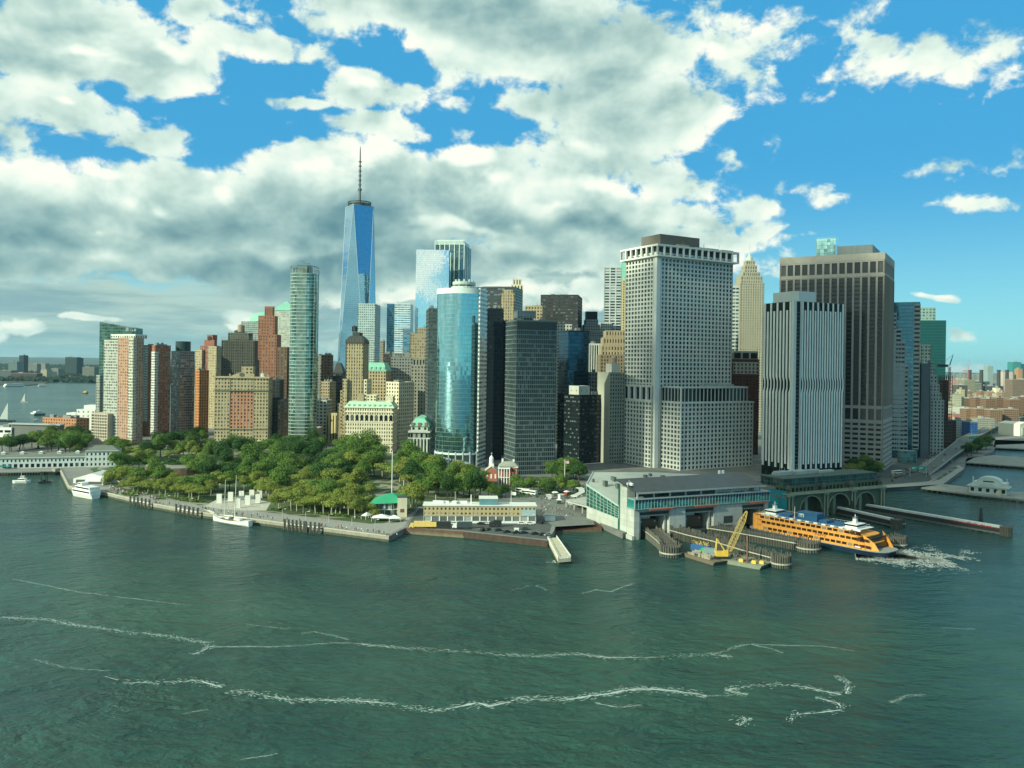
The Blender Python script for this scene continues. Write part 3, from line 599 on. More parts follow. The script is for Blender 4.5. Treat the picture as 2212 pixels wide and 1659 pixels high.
for x in (.6, w*.28, w*.72, w-.8):
    m.box(x-.7, x+.7, -1, .6, zt+1.2, zt+4.4)
m.obj('pediment', W_TAN, T.root)
m = MB(); cx = (a0+a1)/2; m.loft([[(cx+2.6*math.cos(a), y, zt+3.6+2.2*math.sin(a)) for a in [2*math.pi*k/12 for k in range(12)]] for y in (-1.4, -1.)]); m.obj('crest', wall('dark_crest', (.10, .11, .09)), T.root)
facade(T.root, w*.46, w*.68, 8, T.dp-5, zt, T.lz(530, 794), W_TAN, G_WIN, 3.6, 4, .5, .5, roof=W_ROOF, wallname='penthouse_wall', wname='glazing')
rooftop(T.root, w*.68, w-2, 5, T.dp-5, zt, 6, 12, W_WROOF, 7)

# ---------------- round glass apartment tower
T = Tower('glass_tower', 'tall slim green glass tower with rounded corners and open crown', 'tower', 624, 668, 681, 590, 880, 0, 'R', 24)
w, dp = T.w+6, 26.; r = 9.
def rrect(x0, x1, y0, y1, r_, n=5):
    P = []
    for cx, cy, a0 in ((x1-r_, y0+r_, -90), (x1-r_, y1-r_, 0), (x0+r_, y1-r_, 90), (x0+r_, y0+r_, 180)):
        for k in range(n+1): a = rad(a0+90*k/n); P.append((cx+r_*math.cos(a), cy+r_*math.sin(a)))
    return P
P0 = rrect(0, w, 0, dp, r); m = MB(); m.prism(P0, 0, T.top); m.obj('glass_wall', glass('green_curtain_glass', (.12, .25, .21), metal=.75, rough=.10, blinds=.12, blind=(.34, .42, .36), panel=(2.2, 3.7), jit=.05), T.root)
m = MB(); P1 = rrect(-.25, w+.25, -.25, dp+.25, r)
nf = int(T.top/3.7)
for k in range(1, nf+1):
    z = k*T.top/nf; m.prism(P1, z-.5, z+.15)
for k in range(2, len(P1)):
    if k % 3 == 0: m.bar((P1[k][0], P1[k][1], 0), (P1[k][0], P1[k][1], T.top+6), .25)
for k in range(9): x = r+(w-2*r)*k/8; m.box(x-.12, x+.12, -.32, .1, 0, T.top+7)
m.obj('floor_bands', wall('aluminium_band', (.42, .50, .45), .35, .1, metal=.2), T.root)
m = MB(); zc = T.lz(650, 571)
for k in range(len(P1)):
    a, b = P1[k], P1[(k+1) % len(P1)]
    h = zc-1-3*(a[1]/dp); m.bar((a[0], a[1], T.top), (a[0], a[1], h), .2); m.bar((a[0], a[1], h), (b[0], b[1], zc-1-3*(b[1]/dp)), .3); m.bar((a[0], a[1], T.top+7), (b[0], b[1], T.top+7), .2)
m.prism(rrect(5, w-7, 4, dp-4, 3), T.top, T.top+9); m.obj('crown_screen', wall('crown_metal', (.12, .17, .16), .4), T.root)
m = MB(); m.bar((w*.6, 12, T.top+8), (w*.62, 12, zc+2), .5); m.bar((w*.62, 12, zc+1.5), (w*.38, 10, zc+5), .35); m.bar((w*.62, 12, zc+2), (w*.72, 13, zc+2.5), .6); m.obj('roof_crane', W_MECH, T.root)
# cluster right of it
simple('office_block', 'grey brick block with rooftop pipes right of the round glass tower', 'office block', 683, 697, None, 770, 1080, 0, 'R', W_GREY, G_WIN, 3.4, 3.6, .5, .5, dp=25, plant=7)
simple('office_block', 'dark brown brick slab in front of the low clouds', 'office block', 694, 712, 720, 768, 1060, -10, 'R', W_BROWN, G_DARK, 3.4, 3.6, .5, .5, plant=5)
simple('office_block', 'low white gridded block at the foot of the round glass tower', 'office block', 682, 706, None, 866, 960, -6, 'R', W_CONC, G_DARK, 4., 4., .6, .55, dp=20)
simple('office_block', 'small tan corner block with a bright edge among the grey blocks', 'office block', 693, 712, 726, 826, 1010, -18, 'R', W_TAN2, G_DARK, 3.4, 3.8, .5, .5)
simple('office_block', 'dark glass block with horizontal bands left of the tan stepped tower', 'office block', 716, 738, None, 813, 1080, 0, 'R', W_DGREY, G_DARK, 4, 3.8, .8, .5, mode='h', dp=30)
T = Tower('office_building', 'dark gabled building beneath the edge of the tallest tower', 'office building', 720, 741, None, 806, 1150, 0, 'R', 25)
facade(T.root, 0, T.w, 0, T.dp, 0, T.top, W_SLATE, G_DARK, 3.6, 3.8, .5, .5, roof=None)
m = MB(); m.loft([[(0, 0, T.top), (T.w, 0, T.top), (T.w, T.dp, T.top), (0, T.dp, T.top)], [(T.w*.2, T.dp*.3, T.top+14), (T.w*.6, T.dp*.3, T.top+14), (T.w*.6, T.dp*.7, T.top+14), (T.w*.2, T.dp*.7, T.top+14)]]); m.obj('roof', W_SLATE, T.root)
simple('office_block', 'low pale blue glass block above the beige windowless hall', 'office block', 648, 706, None, 893, 985, 0, 'R', wall('blue_grey_panel', (.20, .31, .32), .5), G_BLUE, 5, 9, .92, .9, dp=30, plant=3, wname='glazing')
T = Tower('ventilation_building', 'plain beige windowless hall at the edge of the park', 'hall', 631, 686, 695.6, 926, 915, 2, 'R')
m = MB(); m.box(0, T.w, 0, T.dp, 0, T.top); m.obj('wall', W_BEIGE, T.root); m = MB()
for k in range(1, 4): m.box(T.w*k/4-.15, T.w*k/4+.15, -.2, .1, 0, T.top)
m.box(-.2, T.w+.2, -.25, T.dp+.2, T.top-.8, T.top+.5); m.obj('trim', wall('beige_trim', (.46, .42, .32)), T.root)
m = MB(); m.box(T.w*.55, T.w*.66, -.15, .3, 0, 7); m.box(T.w*.8, T.w*.9, -.15, .3, 0, 7); m.obj('door', W_SLATE, T.root); rooftop(T.root, 2, T.w-2, 2, T.dp-2, T.top, 4, 3, W_MECH)
T = simple('office_block', 'yellow tan block with tall ribbed piers left of the cream building', 'office block', 705, 729.6, 745.5, 894, 950, -10, 'R', wall('yellow_stone', (.50, .42, .22)), G_DARK, 3.3, 40, .38, .86, dep=1., mode='v', plant=3, wname='glazing')

# ---------------- tan stepped tower with dark mansard
T = Tower('stepped_tower', 'tan stone tower with a dark mansard crown and lower steps', 'tower', 747, 786, 797, 742, 900, 0, 'R', 28); D0 = T
facade(T.root, 0, T.w, 0, T.dp, 0, T.top, W_TAN, G_WIN, 2.7, 3.7, .42, .55, dep=.6, nwin=90, roof=W_ROOF, mode='v')
for a, b, yt, dy in ((741, 752, 820, 3), (735, 748, 845, 1), (728, 744, 873, -1)):
    facade(T.root, T.lx(a, yt), T.lx(b, yt)-.03*dy, -dy, T.dp-2, 0, T.lz(a, yt), W_TAN, G_WIN, 2.9, 3.7, .42, .5, roof=W_ROOF, wallname='wing_wall', wname='glazing')
z1 = T.lz(765, 717); m = MB(); m.loft([[(-.6, -.6, T.top), (T.w+.6, -.6, T.top), (T.w+.6, T.dp+.6, T.top), (-.6, T.dp+.6, T.top)], [(0, 0, T.top+4), (T.w, 0, T.top+4), (T.w, T.dp, T.top+4), (0, T.dp, T.top+4)], [(4, 4, z1-4), (T.w-4, 4, z1-4), (T.w-4, T.dp-4, z1-4), (4, T.dp-4, z1-4)]])
m.box(6, T.w-6, 6, T.dp-6, z1-4, z1); m.obj('mansard_roof', W_SLATE, T.root)
m = MB()
for k in range(6): x = 1.5+k*(T.w-4)/5.5; m.box(x, x+1.6, -.3, 4, T.top+1, T.top+5)
m.obj('dormer', wall('dark_stone', (.12, .11, .08)), T.root)
tank(T.root, T.w*.36, T.dp*.4, z1-1, 3., 5, W_SLATE)

# ---------------- tallest tower: square base, square top turned 45 degrees
T0 = Vector(at(774.5, 600, 1715)); t = thing('skyscraper', 'tallest tapering blue glass skyscraper with a long white mast', 'skyscraper', (T0.x, T0.y, 3), rad(-12.5))
b = 31.0; zb, zt = 54., 414.; r2 = b
bot = [(-b, -b, zb), (b, -b, zb), (b, b, zb), (-b, b, zb)]; topp = [(0, -r2, zt), (r2, 0, zt), (0, r2, zt), (-r2, 0, zt)]
m = MB(); m.box(-b, b, -b, b, 0, zb)
for k in range(4):
    a, c = bot[k], bot[(k+1) % 4]; p = topp[k]; m.quad(a, c, p); q = topp[(k+1) % 4]; m.quad(c, q, p)
m.quad(*topp)
GW = glass('skyscraper_glass', (.27, .47, .60), metal=.96, rough=.04, blinds=0, var=.10, panel=(1.5, 4.0), mull=(4.0, .12, 1.5, .05, (.22, .34, .42), .55), jit=.006)
m.obj('glass_wall', GW, t)
m = MB()
for k in range(4):
    a, c, p = bot[k], bot[(k+1) % 4], topp[k]; m.bar(a, p, .4); m.bar(c, p, .4); m.bar(topp[k], topp[(k+1) % 4], .6)
m.obj('edge_trim', wall('steel_trim', (.36, .44, .46), .5, .05), t)
m = MB()
for z in (zt+1, zt+4.5, zt+8): 
    m.loft([[(rr*math.cos(a), rr*math.sin(a), zz) for a in [2*math.pi*k/28 for k in range(28)]] for rr, zz in ((22, z), (24, z), (24, z+1.8), (22, z+1.8))], False)
for k in range(14): a = 2*math.pi*k/14; m.bar((20*math.cos(a), 20*math.sin(a), zt), (21.5*math.cos(a), 21.5*math.sin(a), zt+10), .3)
m.lathe(0, 0, [(16, zt), (15, zt+6), (6, zt+9)], 20); m.obj('communication_ring', wall('ring_metal', (.05, .07, .07), .5), t)
m = MB(); m.lathe(0, 0, [(3., zt+5), (2.6, zt+34), (4.4, zt+35), (4.2, zt+38), (2.1, zt+39), (1.9, zt+70), (1.4, zt+100), (1.1, zt+118), (.4, zt+126)], 10)
for z in (45, 55, 64, 74, 84, 93): m.lathe(0, 0, [(1., zt+z), (3.6, zt+z+.3), (3.5, zt+z+1.6), (1., zt+z+2)], 10)
for k in range(4): a = k*math.pi/2+.4; m.bar((17*math.cos(a), 17*math.sin(a), zt+3), (2.5*math.cos(a), 2.5*math.sin(a), zt+36), .22)
m.obj('mast', wall('mast_grey', (.10, .12, .12), .5, .3), t)

# ---------------- glass towers in the distance
simple('office_tower', 'pale green gridded glass tower leaning against the foot of the tallest tower', 'tower', 773, 811, 822, 657, 1400, 0, 'R', wall('pale_grid', (.42, .50, .47), .5), glass('pale_grid_glass', (.30, .42, .42), metal=.7, rough=.15, blinds=.15, blind=(.5, .56, .5), jit=.05), 3.2, 4, .7, .6, mode='g', plant=5, wname='glazing')
T = Tower('office_tower', 'blue glass tower with bright white floor bands on its right half', 'tower', 836, 887, None, 657, 1500, 0, 'R', 40)
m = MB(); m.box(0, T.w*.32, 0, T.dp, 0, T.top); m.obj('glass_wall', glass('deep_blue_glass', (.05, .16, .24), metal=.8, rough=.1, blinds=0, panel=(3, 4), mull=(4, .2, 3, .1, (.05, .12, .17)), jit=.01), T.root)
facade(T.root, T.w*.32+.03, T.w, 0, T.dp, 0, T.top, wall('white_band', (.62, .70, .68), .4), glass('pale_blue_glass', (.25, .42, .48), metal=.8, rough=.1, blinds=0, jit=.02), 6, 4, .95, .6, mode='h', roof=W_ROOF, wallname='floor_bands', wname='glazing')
simple('office_tower', 'slim tan tower glimpsed between the two far glass towers', 'tower', 822, 829, None, 737, 1300, 0, 'R', W_TAN2, G_WIN, 3, 4, .5, .5, plant=2, dp=15)
T = Tower('glass_tower', 'pale mirror glass tower reflecting white cloud', 'tower', 899, 970.6, None, 540, 1560, 0, 'R', 45)
m = MB(); m.box(0, T.w, 0, T.dp, 0, T.top); m.obj('glass_wall', glass('mirror_glass', (.78, .88, .90), metal=.97, rough=.03, blinds=0, var=.08, panel=(1.5, 4.), mull=(4., .10, 3., .03, (.42, .56, .62), .6), jit=.006), T.root)
T = Tower('glass_tower', 'tall dark glass tower with white vertical columns behind the mirror tower', 'tower', 940, 1003, 1018, 528, 1640, -8, 'R'); K = T
m = MB(); m.box(0, T.w, 0, T.dp, 0, T.top); m.obj('glass_wall', glass('smoke_glass', (.10, .19, .21), metal=.8, rough=.08, blinds=0, panel=(3, 4), mull=(4, .2, 3, .1, (.05, .10, .11)), jit=.012), T.root)
m = MB()
for k in range(7): x = T.w*k/6; m.box(x-.7, x+.7, -1, .2, 0, T.top+ (2 if k else 8))
for k in range(4): y = T.dp*(k+.5)/4; m.box(T.w-.1, T.w+1, y-.6, y+.6, 0, T.top)
zc = T.lz(960, 517)
for k in range(5): m.box(0, T.w, -.4, .1, T.top+k*(zc-T.top)/5, T.top+k*(zc-T.top)/5+.8)
m.box(3, T.w-3, 3, T.dp-3, T.top, zc-2); m.obj('column_grid', wall('white_column', (.55, .66, .62), .4), T.root)

# ---------------- cream building with copper roof
T = Tower('office_building', 'bright cream building with arched windows and a green copper roof', 'office building', 745.4, 849.7, 859, 882, 845, 0, 'R', 30); w = T.w; zt = T.top
facade(T.root, 0, w, 0, T.dp, 0, zt, W_CREAM, G_DARK, w/20, 3.9, .42, .55, dep=.5, nwin=100, roof=W_ROOF)
m = MB()
for z in (zt-4.6, zt-14.5, 9.5): m.box(-.4, w+.4, -.5, T.dp+.4, z, z+.8)
m.box(-.9, w+.9, -1., T.dp+.8, zt, zt+.9); m.obj('cornice', wall('cream_trim', (.68, .62, .46)), T.root)
for k in range(10):
    m = MB(); cx = (k+.5)*w/10; zz = zt-13; m.loft([[(cx-1.5, y, zz), (cx+1.5, y, zz), (cx+1.5, y, zz+4.6)]+[(cx+1.5*math.cos(a), y, zz+4.6+1.4*math.sin(a)) for a in [math.pi*q/6 for q in range(1, 6)]]+[(cx-1.5, y, zz+4.6)] for y in (.2, -.12)]); m.obj('arched_window', G_DARK, T.root)
zr = T.lz(800, 867.5); m = MB(); m.loft([[(-.6, -.6, zt+.9), (w+.6, -.6, zt+.9), (w+.6, T.dp+.6, zt+.9), (-.6, T.dp+.6, zt+.9)], [(3.5, 3.5, zr), (w-3.5, 3.5, zr), (w-3.5, T.dp-3.5, zr), (3.5, T.dp-3.5, zr)]]); m.obj('copper_roof', wall('pale_copper', (.42, .58, .42), .6, .2), T.root)
for k in range(9):
    m = MB(); cx = (k+.7)*w/9.4; m.box(cx-1, cx+1, -.2, 3.4, zt+1, zt+3.6); m.obj('dormer', W_COPPER, T.root)
facade(T.root, w*.42, w*.63, 6, 16, zr, T.lz(800, 855), W_CREAM, G_DARK, 3, 3.6, .5, .5, roof=W_ROOF, wallname='penthouse_wall', wname='glazing')
facade(T.root, w*.80, w*.97, 8, 20, zr-1, T.lz(838, 858), W_CREAM, G_DARK, 5, 9, .1, .3, roof=W_ROOF, wallname='penthouse_wall', wname='glazing')
block(T.root, 'roof_hut', w*.22, w*.36, 6, 12, zr-1, zr+7, W_TAN2)

# ---------------- older blocks behind the cream building
simple('office_block', 'white and cream block with bracketed cornice behind the cream building', 'office block', 757.5, 792.7, 803, 821, 900, -6, 'R', W_CREAM, G_DARK, 3.2, 3.9, .5, .55, plant=4)
T = simple('office_block', 'tan block with a green copper mansard roof', 'office block', 786, 834, 846, 802, 990, -8, 'R', W_TAN, G_DARK, 3.3, 3.9, .48, .55, plant=0)
zr = T.lz(810, 783); m = MB(); m.loft([[(-.5, -.5, T.top+.5), (T.w+.5, -.5, T.top+.5), (T.w+.5, T.dp+.5, T.top+.5), (-.5, T.dp+.5, T.top+.5)], [(4, 4, zr), (T.w-4, 4, zr), (T.w-4, T.dp-4, zr), (4, T.dp-4, zr)]]); m.obj('copper_roof', W_COPPER, T.root)
for k in range(5): m = MB(); cx = (k+.5)*T.w/5; m.box(cx-1.2, cx+1.2, -.3, 4, T.top+.6, T.top+5); m.obj('dormer', W_COPPER, T.root)
simple('office_block', 'cream fronted block with a long dark side wall', 'office block', 834, 862, 894.6, 827, 885, -30, 'R', W_CREAM, G_DARK, 3.2, 3.9, .48, .55, plant=4)
simple('office_block', 'grey stone block with regular windows behind the dark side wall', 'office block', 844, 892, None, 774, 1020, 6, 'R', W_GREY, G_DARK, 3.4, 3.8, .5, .5, dp=30, plant=7)
T = simple('office_building', 'grey stone office building with columned top floors', 'office building', 888, 922, 927, 790, 930, 4, 'R', wall('limestone', (.30, .29, .23)), G_DARK, 3.2, 3.9, .46, .55, plant=5)
facade(T.root, 2, T.w-2, 2, T.dp-2, T.top, T.lz(905, 776), wall('limestone', (.30, .29, .23)), G_DARK, 3.2, 11, .5, .8, mode='v', wallname='colonnade', wname='glazing', roof=W_ROOF)
T = simple('stepped_tower', 'brown art deco tower with stepped shoulders beside the striped glass tower', 'tower', 886, 926, None, 722, 1100, 0, 'R', W_TAN2, G_WIN, 3.2, 3.8, .45, .5, dp=36)
facade(T.root, T.lx(899, 722), T.w-1, 5, 28, T.top, T.lz(910, 709), W_TAN2, G_WIN, 3.2, 4, .4, .5, roof=W_ROOF, wallname='upper_wall', wname='glazing')
facade(T.root, -24, -.03, 3, 28, 0, T.top-26, W_GREY, G_WIN, 3.2, 3.8, .6, .5, mode='h', roof=W_ROOF, wallname='wing_wall', wname='glazing')
simple('office_block', 'black topped low block in front of the blue glass tower', 'office block', 828, 862, None, 766, 1120, 0, 'R', W_SLATE, G_DARK, 3.4, 3.8, .5, .5, dp=25, plant=4)
# beaux arts customs house
T = Tower('museum_building', 'ornate grey stone hall with columns and a green mansard roof', 'building', 884, 927, None, 934, 770, 0, 'R', 60); w = T.w; zt = T.top
facade(T.root, 0, w, 0, T.dp, 0, zt, W_GREY, G_DARK, 5, zt/4, .45, .6, dep=.8, roof=W_ROOF)
m = MB(); m.box(-1, w+1, -1.4, T.dp+1, zt-.4, zt+1); m.box(-.8, w+.8, -1.2, T.dp+.8, 5, 5.9); m.box(-1, w+1, -1.5, T.dp+.5, zt*.78, zt*.78+1.1); m.obj('cornice', W_CONC, T.root)
for k in range(6): m = MB(); x = (k+.5)*w/6; m.lathe(x, -.9, [(.9, 5.9), (.75, zt*.7), (1., zt*.78)], 10); m.obj('column', W_CONC, T.root)
facade(T.root, 1, w-1, 1, T.dp-1, zt+.9, T.lz(905, 921), W_CONC, G_DARK, 5, 6, .4, .5, wallname='attic_wall', wname='glazing', roof=W_ROOF)
z2 = T.lz(905, 921); z3 = T.lz(905, 904); m = MB(); m.loft([[(0, 0, z2), (w, 0, z2), (w, T.dp, z2), (0, T.dp, z2)], [(5, 4, z3), (w-5, 4, z3), (w-5, T.dp-4, z3), (5, T.dp-4, z3)]]); m.obj('mansard_roof', W_COPPER, T.root)
for k in range(3): m = MB(); x = (k+.5)*w/3; m.box(x-1.3, x+1.3, -.3, 4, z2+.2, z2+3.4); m.obj('dormer', wall('red_dormer', (.26, .12, .09)), T.root)
# ================================================================ curved glass tower and the towers to its right
T = Tower('office_tower', 'curved blue mirror glass office tower with a white roof rim and round roof drum', 'tower', 945, 1033.8, 1050, 625, 735, -14, 'R', 30); w = T.w; zt = T.top; TC = T
n = 28; Rr = w*.62; hw = w/2; a0 = math.asin(hw/Rr)
arc = [(hw+Rr*math.sin(-a0+2*a0*k/n), -Rr*math.cos(-a0+2*a0*k/n)+Rr*math.cos(a0)) for k in range(n+1)]
zb = 13.
def arcoff(o): return [(hw+(Rr+o)*math.sin(-a0+2*a0*k/n), -(Rr+o)*math.cos(-a0+2*a0*k/n)+Rr*math.cos(a0)) for k in range(n+1)]
m = MB(); m.prism(arc+[(w, T.dp), (0, T.dp)], zb, zt-4.2)
m.obj('curved_glass_wall', glass('curved_mirror_glass', (.30, .54, .58), metal=.95, rough=.05, blinds=0, var=.12, panel=(1.6, 3.9), mull=(3.9, .10, 1.6, .05, (.14, .30, .34), .7), jit=.016), T.root)
m = MB(); m.prism(arcoff(.5)+[(w+.4, T.dp+.4), (-.4, T.dp+.4)], zt-4.2, zt+.6); m.prism(arcoff(.6)+[(w+.4, T.dp+.4), (-.4, T.dp+.4)], zb-1.2, zb+.4); m.obj('white_rim', wall('white_metal', (.62, .70, .66), .4, .06), T.root)
facade(T.root, w+.05, w+1.6, 0.2, T.dp, 0, zt+.3, wall('white_metal', (.62, .70, .66), .4, .06), G_BLUE, 7, 3.9, .96, .5, dep=.35, mode='h', roof=W_ROOF, wallname='striped_wall', wname='glazing', core=True)
m = MB(); cx, cy = w*.58, T.dp*.35; zd = T.lz(1004, 606)
m.lathe(cx, cy, [(w*.30, zt+.6), (w*.30, zt+3)], 24); m.lathe(cx, cy, [(w*.26, zt+4.4), (w*.27, zt+5.2), (w*.27, zd-1), (w*.26, zd-.6)], 24)
for k in range(10):
    a = 2*math.pi*k/10; m.bar((cx+w*.28*math.cos(a), cy+w*.28*math.sin(a), zt+2), (cx+w*.26*math.cos(a+.3), cy+w*.26*math.sin(a+.3), zt+5), .25); m.box(cx+w*.2*math.cos(a)-.8, cx+w*.2*math.cos(a)+.8, cy+w*.2*math.sin(a)-.8, cy+w*.2*math.sin(a)+.8, zd-1, zd+1.4)
m.obj('roof_drum', wall('drum_metal', (.40, .46, .43), .5), T.root)
m = MB()
for k in range(0, n+1, 4): x, y = arcoff(.3)[k]; m.cyl(x, y, 0, zb+1.5, .65, n=8)
m.prism([(p[0]*.8+w*.1, p[1]*.5+4) for p in arc]+[(w*.9, T.dp), (w*.1, T.dp)], 0, zb-1.2)
m.obj('lobby_columns', wall('lobby_metal', (.34, .42, .42), .4), T.root)
T = simple('office_tower', 'dark narrow glass tower against the left edge of the curved tower', 'tower', 926.4, 948, None, 668, 790, 10, 'R', wall('dark_mullion', (.07, .085, .085), .5), glass('dim_glass', (.08, .13, .14), metal=.5, blinds=.2, blind=(.22, .27, .27), jit=.04), 2.0, 3.6, .7, .5, mode='h', dp=35, plant=3, wname='glazing')
simple('office_tower', 'black glass tower directly right of the curved mirror tower', 'tower', 1040, 1087, None, 668, 800, 0, 'R', wall('black_mullion', (.008, .013, .018), .45), glass('black_glass', (.007, .016, .022), metal=0, blinds=.05, blind=(.04, .06, .07), rough=.25, spec=.3), 2.2, 3.8, .6, .55, mode='v', dp=40, plant=3, wname='glazing')
simple('office_tower', 'black glass shaft squeezed between two dark towers', 'tower', 1077, 1097, None, 694, 840, 0, 'R', W_BLACK, glass('black_glass', (.010, .022, .03)), 2.2, 3.8, .6, .55, mode='v', dp=30, plant=2, wname='glazing')
simple('office_tower', 'black slab tower with louvred top behind the curved tower drum', 'tower', 1020, 1114, 1129, 621, 1150, -12, 'R', wall('black_slab', (.035, .045, .05), .5), glass('slab_glass', (.05, .075, .08), metal=.3, blinds=.2, blind=(.20, .25, .25)), 5., 4., .85, .5, mode='h', plant=6, wname='glazing')
T = simple('stepped_tower', 'slim beige art deco tower with fluted chamfered crown', 'tower', 1081, 1112, None, 636, 1060, 0, 'R', W_TAN, G_WIN, 3., 3.9, .35, .6, dep=.7, mode='v', dp=18, plant=2)
facade(T.root, 2.5, T.w-2.5, 2.5, 16, T.top, T.lz(1098, 627), W_TAN, G_WIN, 3, 8, .3, .8, mode='v', wallname='crown_wall', wname='glazing', roof=W_ROOF)
T = simple('stepped_tower', 'far white tower top with tall arched openings', 'tower', 1104, 1130, None, 616, 1350, 0, 'R', W_CREAM, G_DARK, 5, 10, .4, .7, mode='v', dp=20, plant=0)
facade(T.root, 3, T.w-3, 3, 17, T.top, T.lz(1117, 602.6), W_CREAM, G_DARK, 4.5, 9, .4, .7, mode='v', wallname='crown_wall', wname='glazing', roof=W_ROOF)
# dark gridded tower with light floor lines
T = simple('office_tower', 'dark glass office tower with fine white window rows left of the flagpole', 'tower', 1092.5, 1116.5, 1203.7, 693, 690, 18, 'L', wall('steel_mullion', (.14, .175, .17), .4, .1), glass('office_glass', (.018, .032, .036), blinds=.10, blind=(.10, .13, .13), rough=.1, jit=.02, spec=.3), 1.75, 3.75, .82, .80, dep=.3, mode='h', plant=4, wname='glazing')
m = MB(); zc = T.lz(1150, 673); m.box(2, T.w*.50, 4, 16, T.top+3, zc)
for k in range(7): x = 2+k*(T.w*.5-2)/6; m.box(x-.2, x+.2, 3.6, 4.1, T.top, zc)
m.box(1.8, T.w*.5+.2, 3.6, 16, zc, zc+.7); m.box(1.8, T.w*.5+.2, 3.6, 4.1, T.top+4.4, T.top+5); m.obj('cooling_frame', wall('cooling_frame', (.20, .24, .24), .5), T.root)
m = MB(); m.box(.5, T.w-.5, -.32, .0, T.top-6.5, T.top-.3); m.obj('louvre_band', W_DGREY, T.root)
simple('office_building', 'tan stone building with rooftop house behind the dark office tower', 'office building', 1134.6, 1172, 1181, 662, 960, -8, 'R', W_TAN2, G_DARK, 3.4, 3.8, .5, .5, plant=7)
simple('office_tower', 'black office tower with bronze side lit by the sun', 'tower', 1168, 1249, 1258, 638, 1050, -10, 'R', wall('black_brown_panel', (.028, .030, .03), .5), glass('bronze_glass', (.05, .06, .06), metal=.2, blinds=.12, blind=(.16, .18, .16)), 3.2, 4, .8, .45, mode='h', plant=5, wname='glazing')
simple('office_building', 'pale stone building with many roof pipes in front of the black tower', 'office building', 1190, 1236, None, 702, 980, 0, 'R', W_CONC, G_DARK, 3.4, 3.8, .5, .5, dp=25, plant=9)
T = Tower('office_tower', 'deep blue black glass tower with bright rippled reflections', 'tower', 1207, 1228, 1272.8, 716, 820, 18, 'L')
m = MB(); m.box(0, T.w, 0, T.dp, 0, T.top); m.obj('glass_wall', glass('navy_glass', (.02, .065, .11), metal=.85, rough=.08, blinds=0, var=.6, panel=(2., 3.8), mull=(3.8, .15, 2., .06, (.015, .04, .06)), jit=.03), T.root)
block(T.root, 'parapet', -.2, T.w+.2, -.2, T.dp+.2, T.top, T.top+1.2, W_BLACK); rooftop(T.root, 2, T.w-2, 3, T.dp-3, T.top+1, 4, 9, W_MECH)
T = simple('office_block', 'black horizontally banded office block in front of the blue glass tower', 'office block', 1205, 1253, 1300.4, 855, 775, 38, 'L', wall('black_band', (.008, .012, .014), .4), glass('pale_row_glass', (.02, .035, .04), blinds=.3, blind=(.13, .18, .18)), 3.0, 3.7, .86, .42, dep=.6, mode='h', plant=3, wname='glazing')
facade(T.root, 4, 18, 6, 20, T.top, T.lz(1265, 836), W_CONC, G_DARK, 6, 8, .1, .2, wallname='penthouse_wall', wname='glazing', roof=W_ROOF)
T = simple('stepped_tower', 'grey stone stepped building with a black box on top', 'tower', 1256, 1302, None, 732, 1080, 0, 'R', W_GREY, G_DARK, 3., 3.8, .4, .5, dp=40, plant=0)
for a, b, y in ((1259, 1299, 717), (1262, 1297, 702), (1266, 1293, 691)):
    facade(T.root, T.lx(a, y), T.lx(b, y), 3+(717-y)*.1, 34, T.top-1, T.lz(1280, y), W_GREY, G_DARK, 3., 3.8, .4, .5, wallname='upper_wall', wname='glazing', roof=W_ROOF)
block(T.root, 'roof_box', T.lx(1267, 680), T.lx(1292, 680), 7, 24, T.lz(1280, 691), T.lz(1280, 672), W_BLACK)
simple('office_building', 'small pale building with dark mansard beside the brown ziggurat', 'office building', 1298, 1322, None, 698, 1150, 0, 'R', W_CONC, G_DARK, 3.4, 3.8, .5, .5, dp=25, plant=6)
simple('office_block', 'dark block with white vertical stripes below the grey stepped tower', 'office block', 1273.8, 1308, None, 744, 980, 0, 'R', wall('white_fin', (.50, .54, .50)), G_DARK, 2.6, 60, .6, .96, dep=1., mode='v', dp=20, plant=3, wname='glazing')
T = simple('stepped_tower', 'brown stone ziggurat building with carved upper steps', 'tower', 1298, 1352, None, 768, 930, 0, 'R', wall('ziggurat_stone', (.21, .17, .115)), G_DARK, 3.2, 3.9, .45, .55, dp=40, plant=0)
for k, (a, b, y) in enumerate(((1301, 1352, 747), (1305, 1352, 730), (1311, 1352, 715))):
    facade(T.root, T.lx(a, y), T.lx(b, y), 2+2*k, 36, T.top-1, T.lz(1320, y), W_TAN2, G_DARK, 3.2, 6, .4, .6, mode='v', wallname='upper_wall', wname='glazing', roof=W_ROOF)
T = Tower('hotel_block', 'tall block with a blank beige left wall and a water tank on the roof', 'office block', 1291, 1318, 1350, 806, 780, 30, 'L')
facade(T.root, 0, T.w, 0, T.dp, 0, T.top, wall('beige_concrete', (.27, .28, .23), streak=.6, scale=.05), G_DARK, 3., 3.6, .5, .55, mode='v', faces='FR', roof=W_ROOF, wname='glazing')
m = MB(); m.box(-.1, T.w, -.0+.5, T.dp+.1, 0, T.top+.9) if False else m.box(-.12, .05, 0, T.dp, 0, T.top+.9); m.obj('blank_wall', wall('beige_blank', (.33, .34, .28), streak=.5, scale=.05), T.root)
block(T.root, 'roof_box', 4, 14, 3, 12, T.top, T.top+9, W_CONC); tank(T.root, 9, 7.5, T.top+8, 3.6, 4, wall('tank_tan', (.30, .24, .17)))
simple('office_block', 'grey block with regular dark windows behind the black banded block', 'office block', 1272, 1296, None, 806, 850, 0, 'R', W_GREY, G_DARK, 3.2, 3.8, .5, .5, dp=20, plant=2)
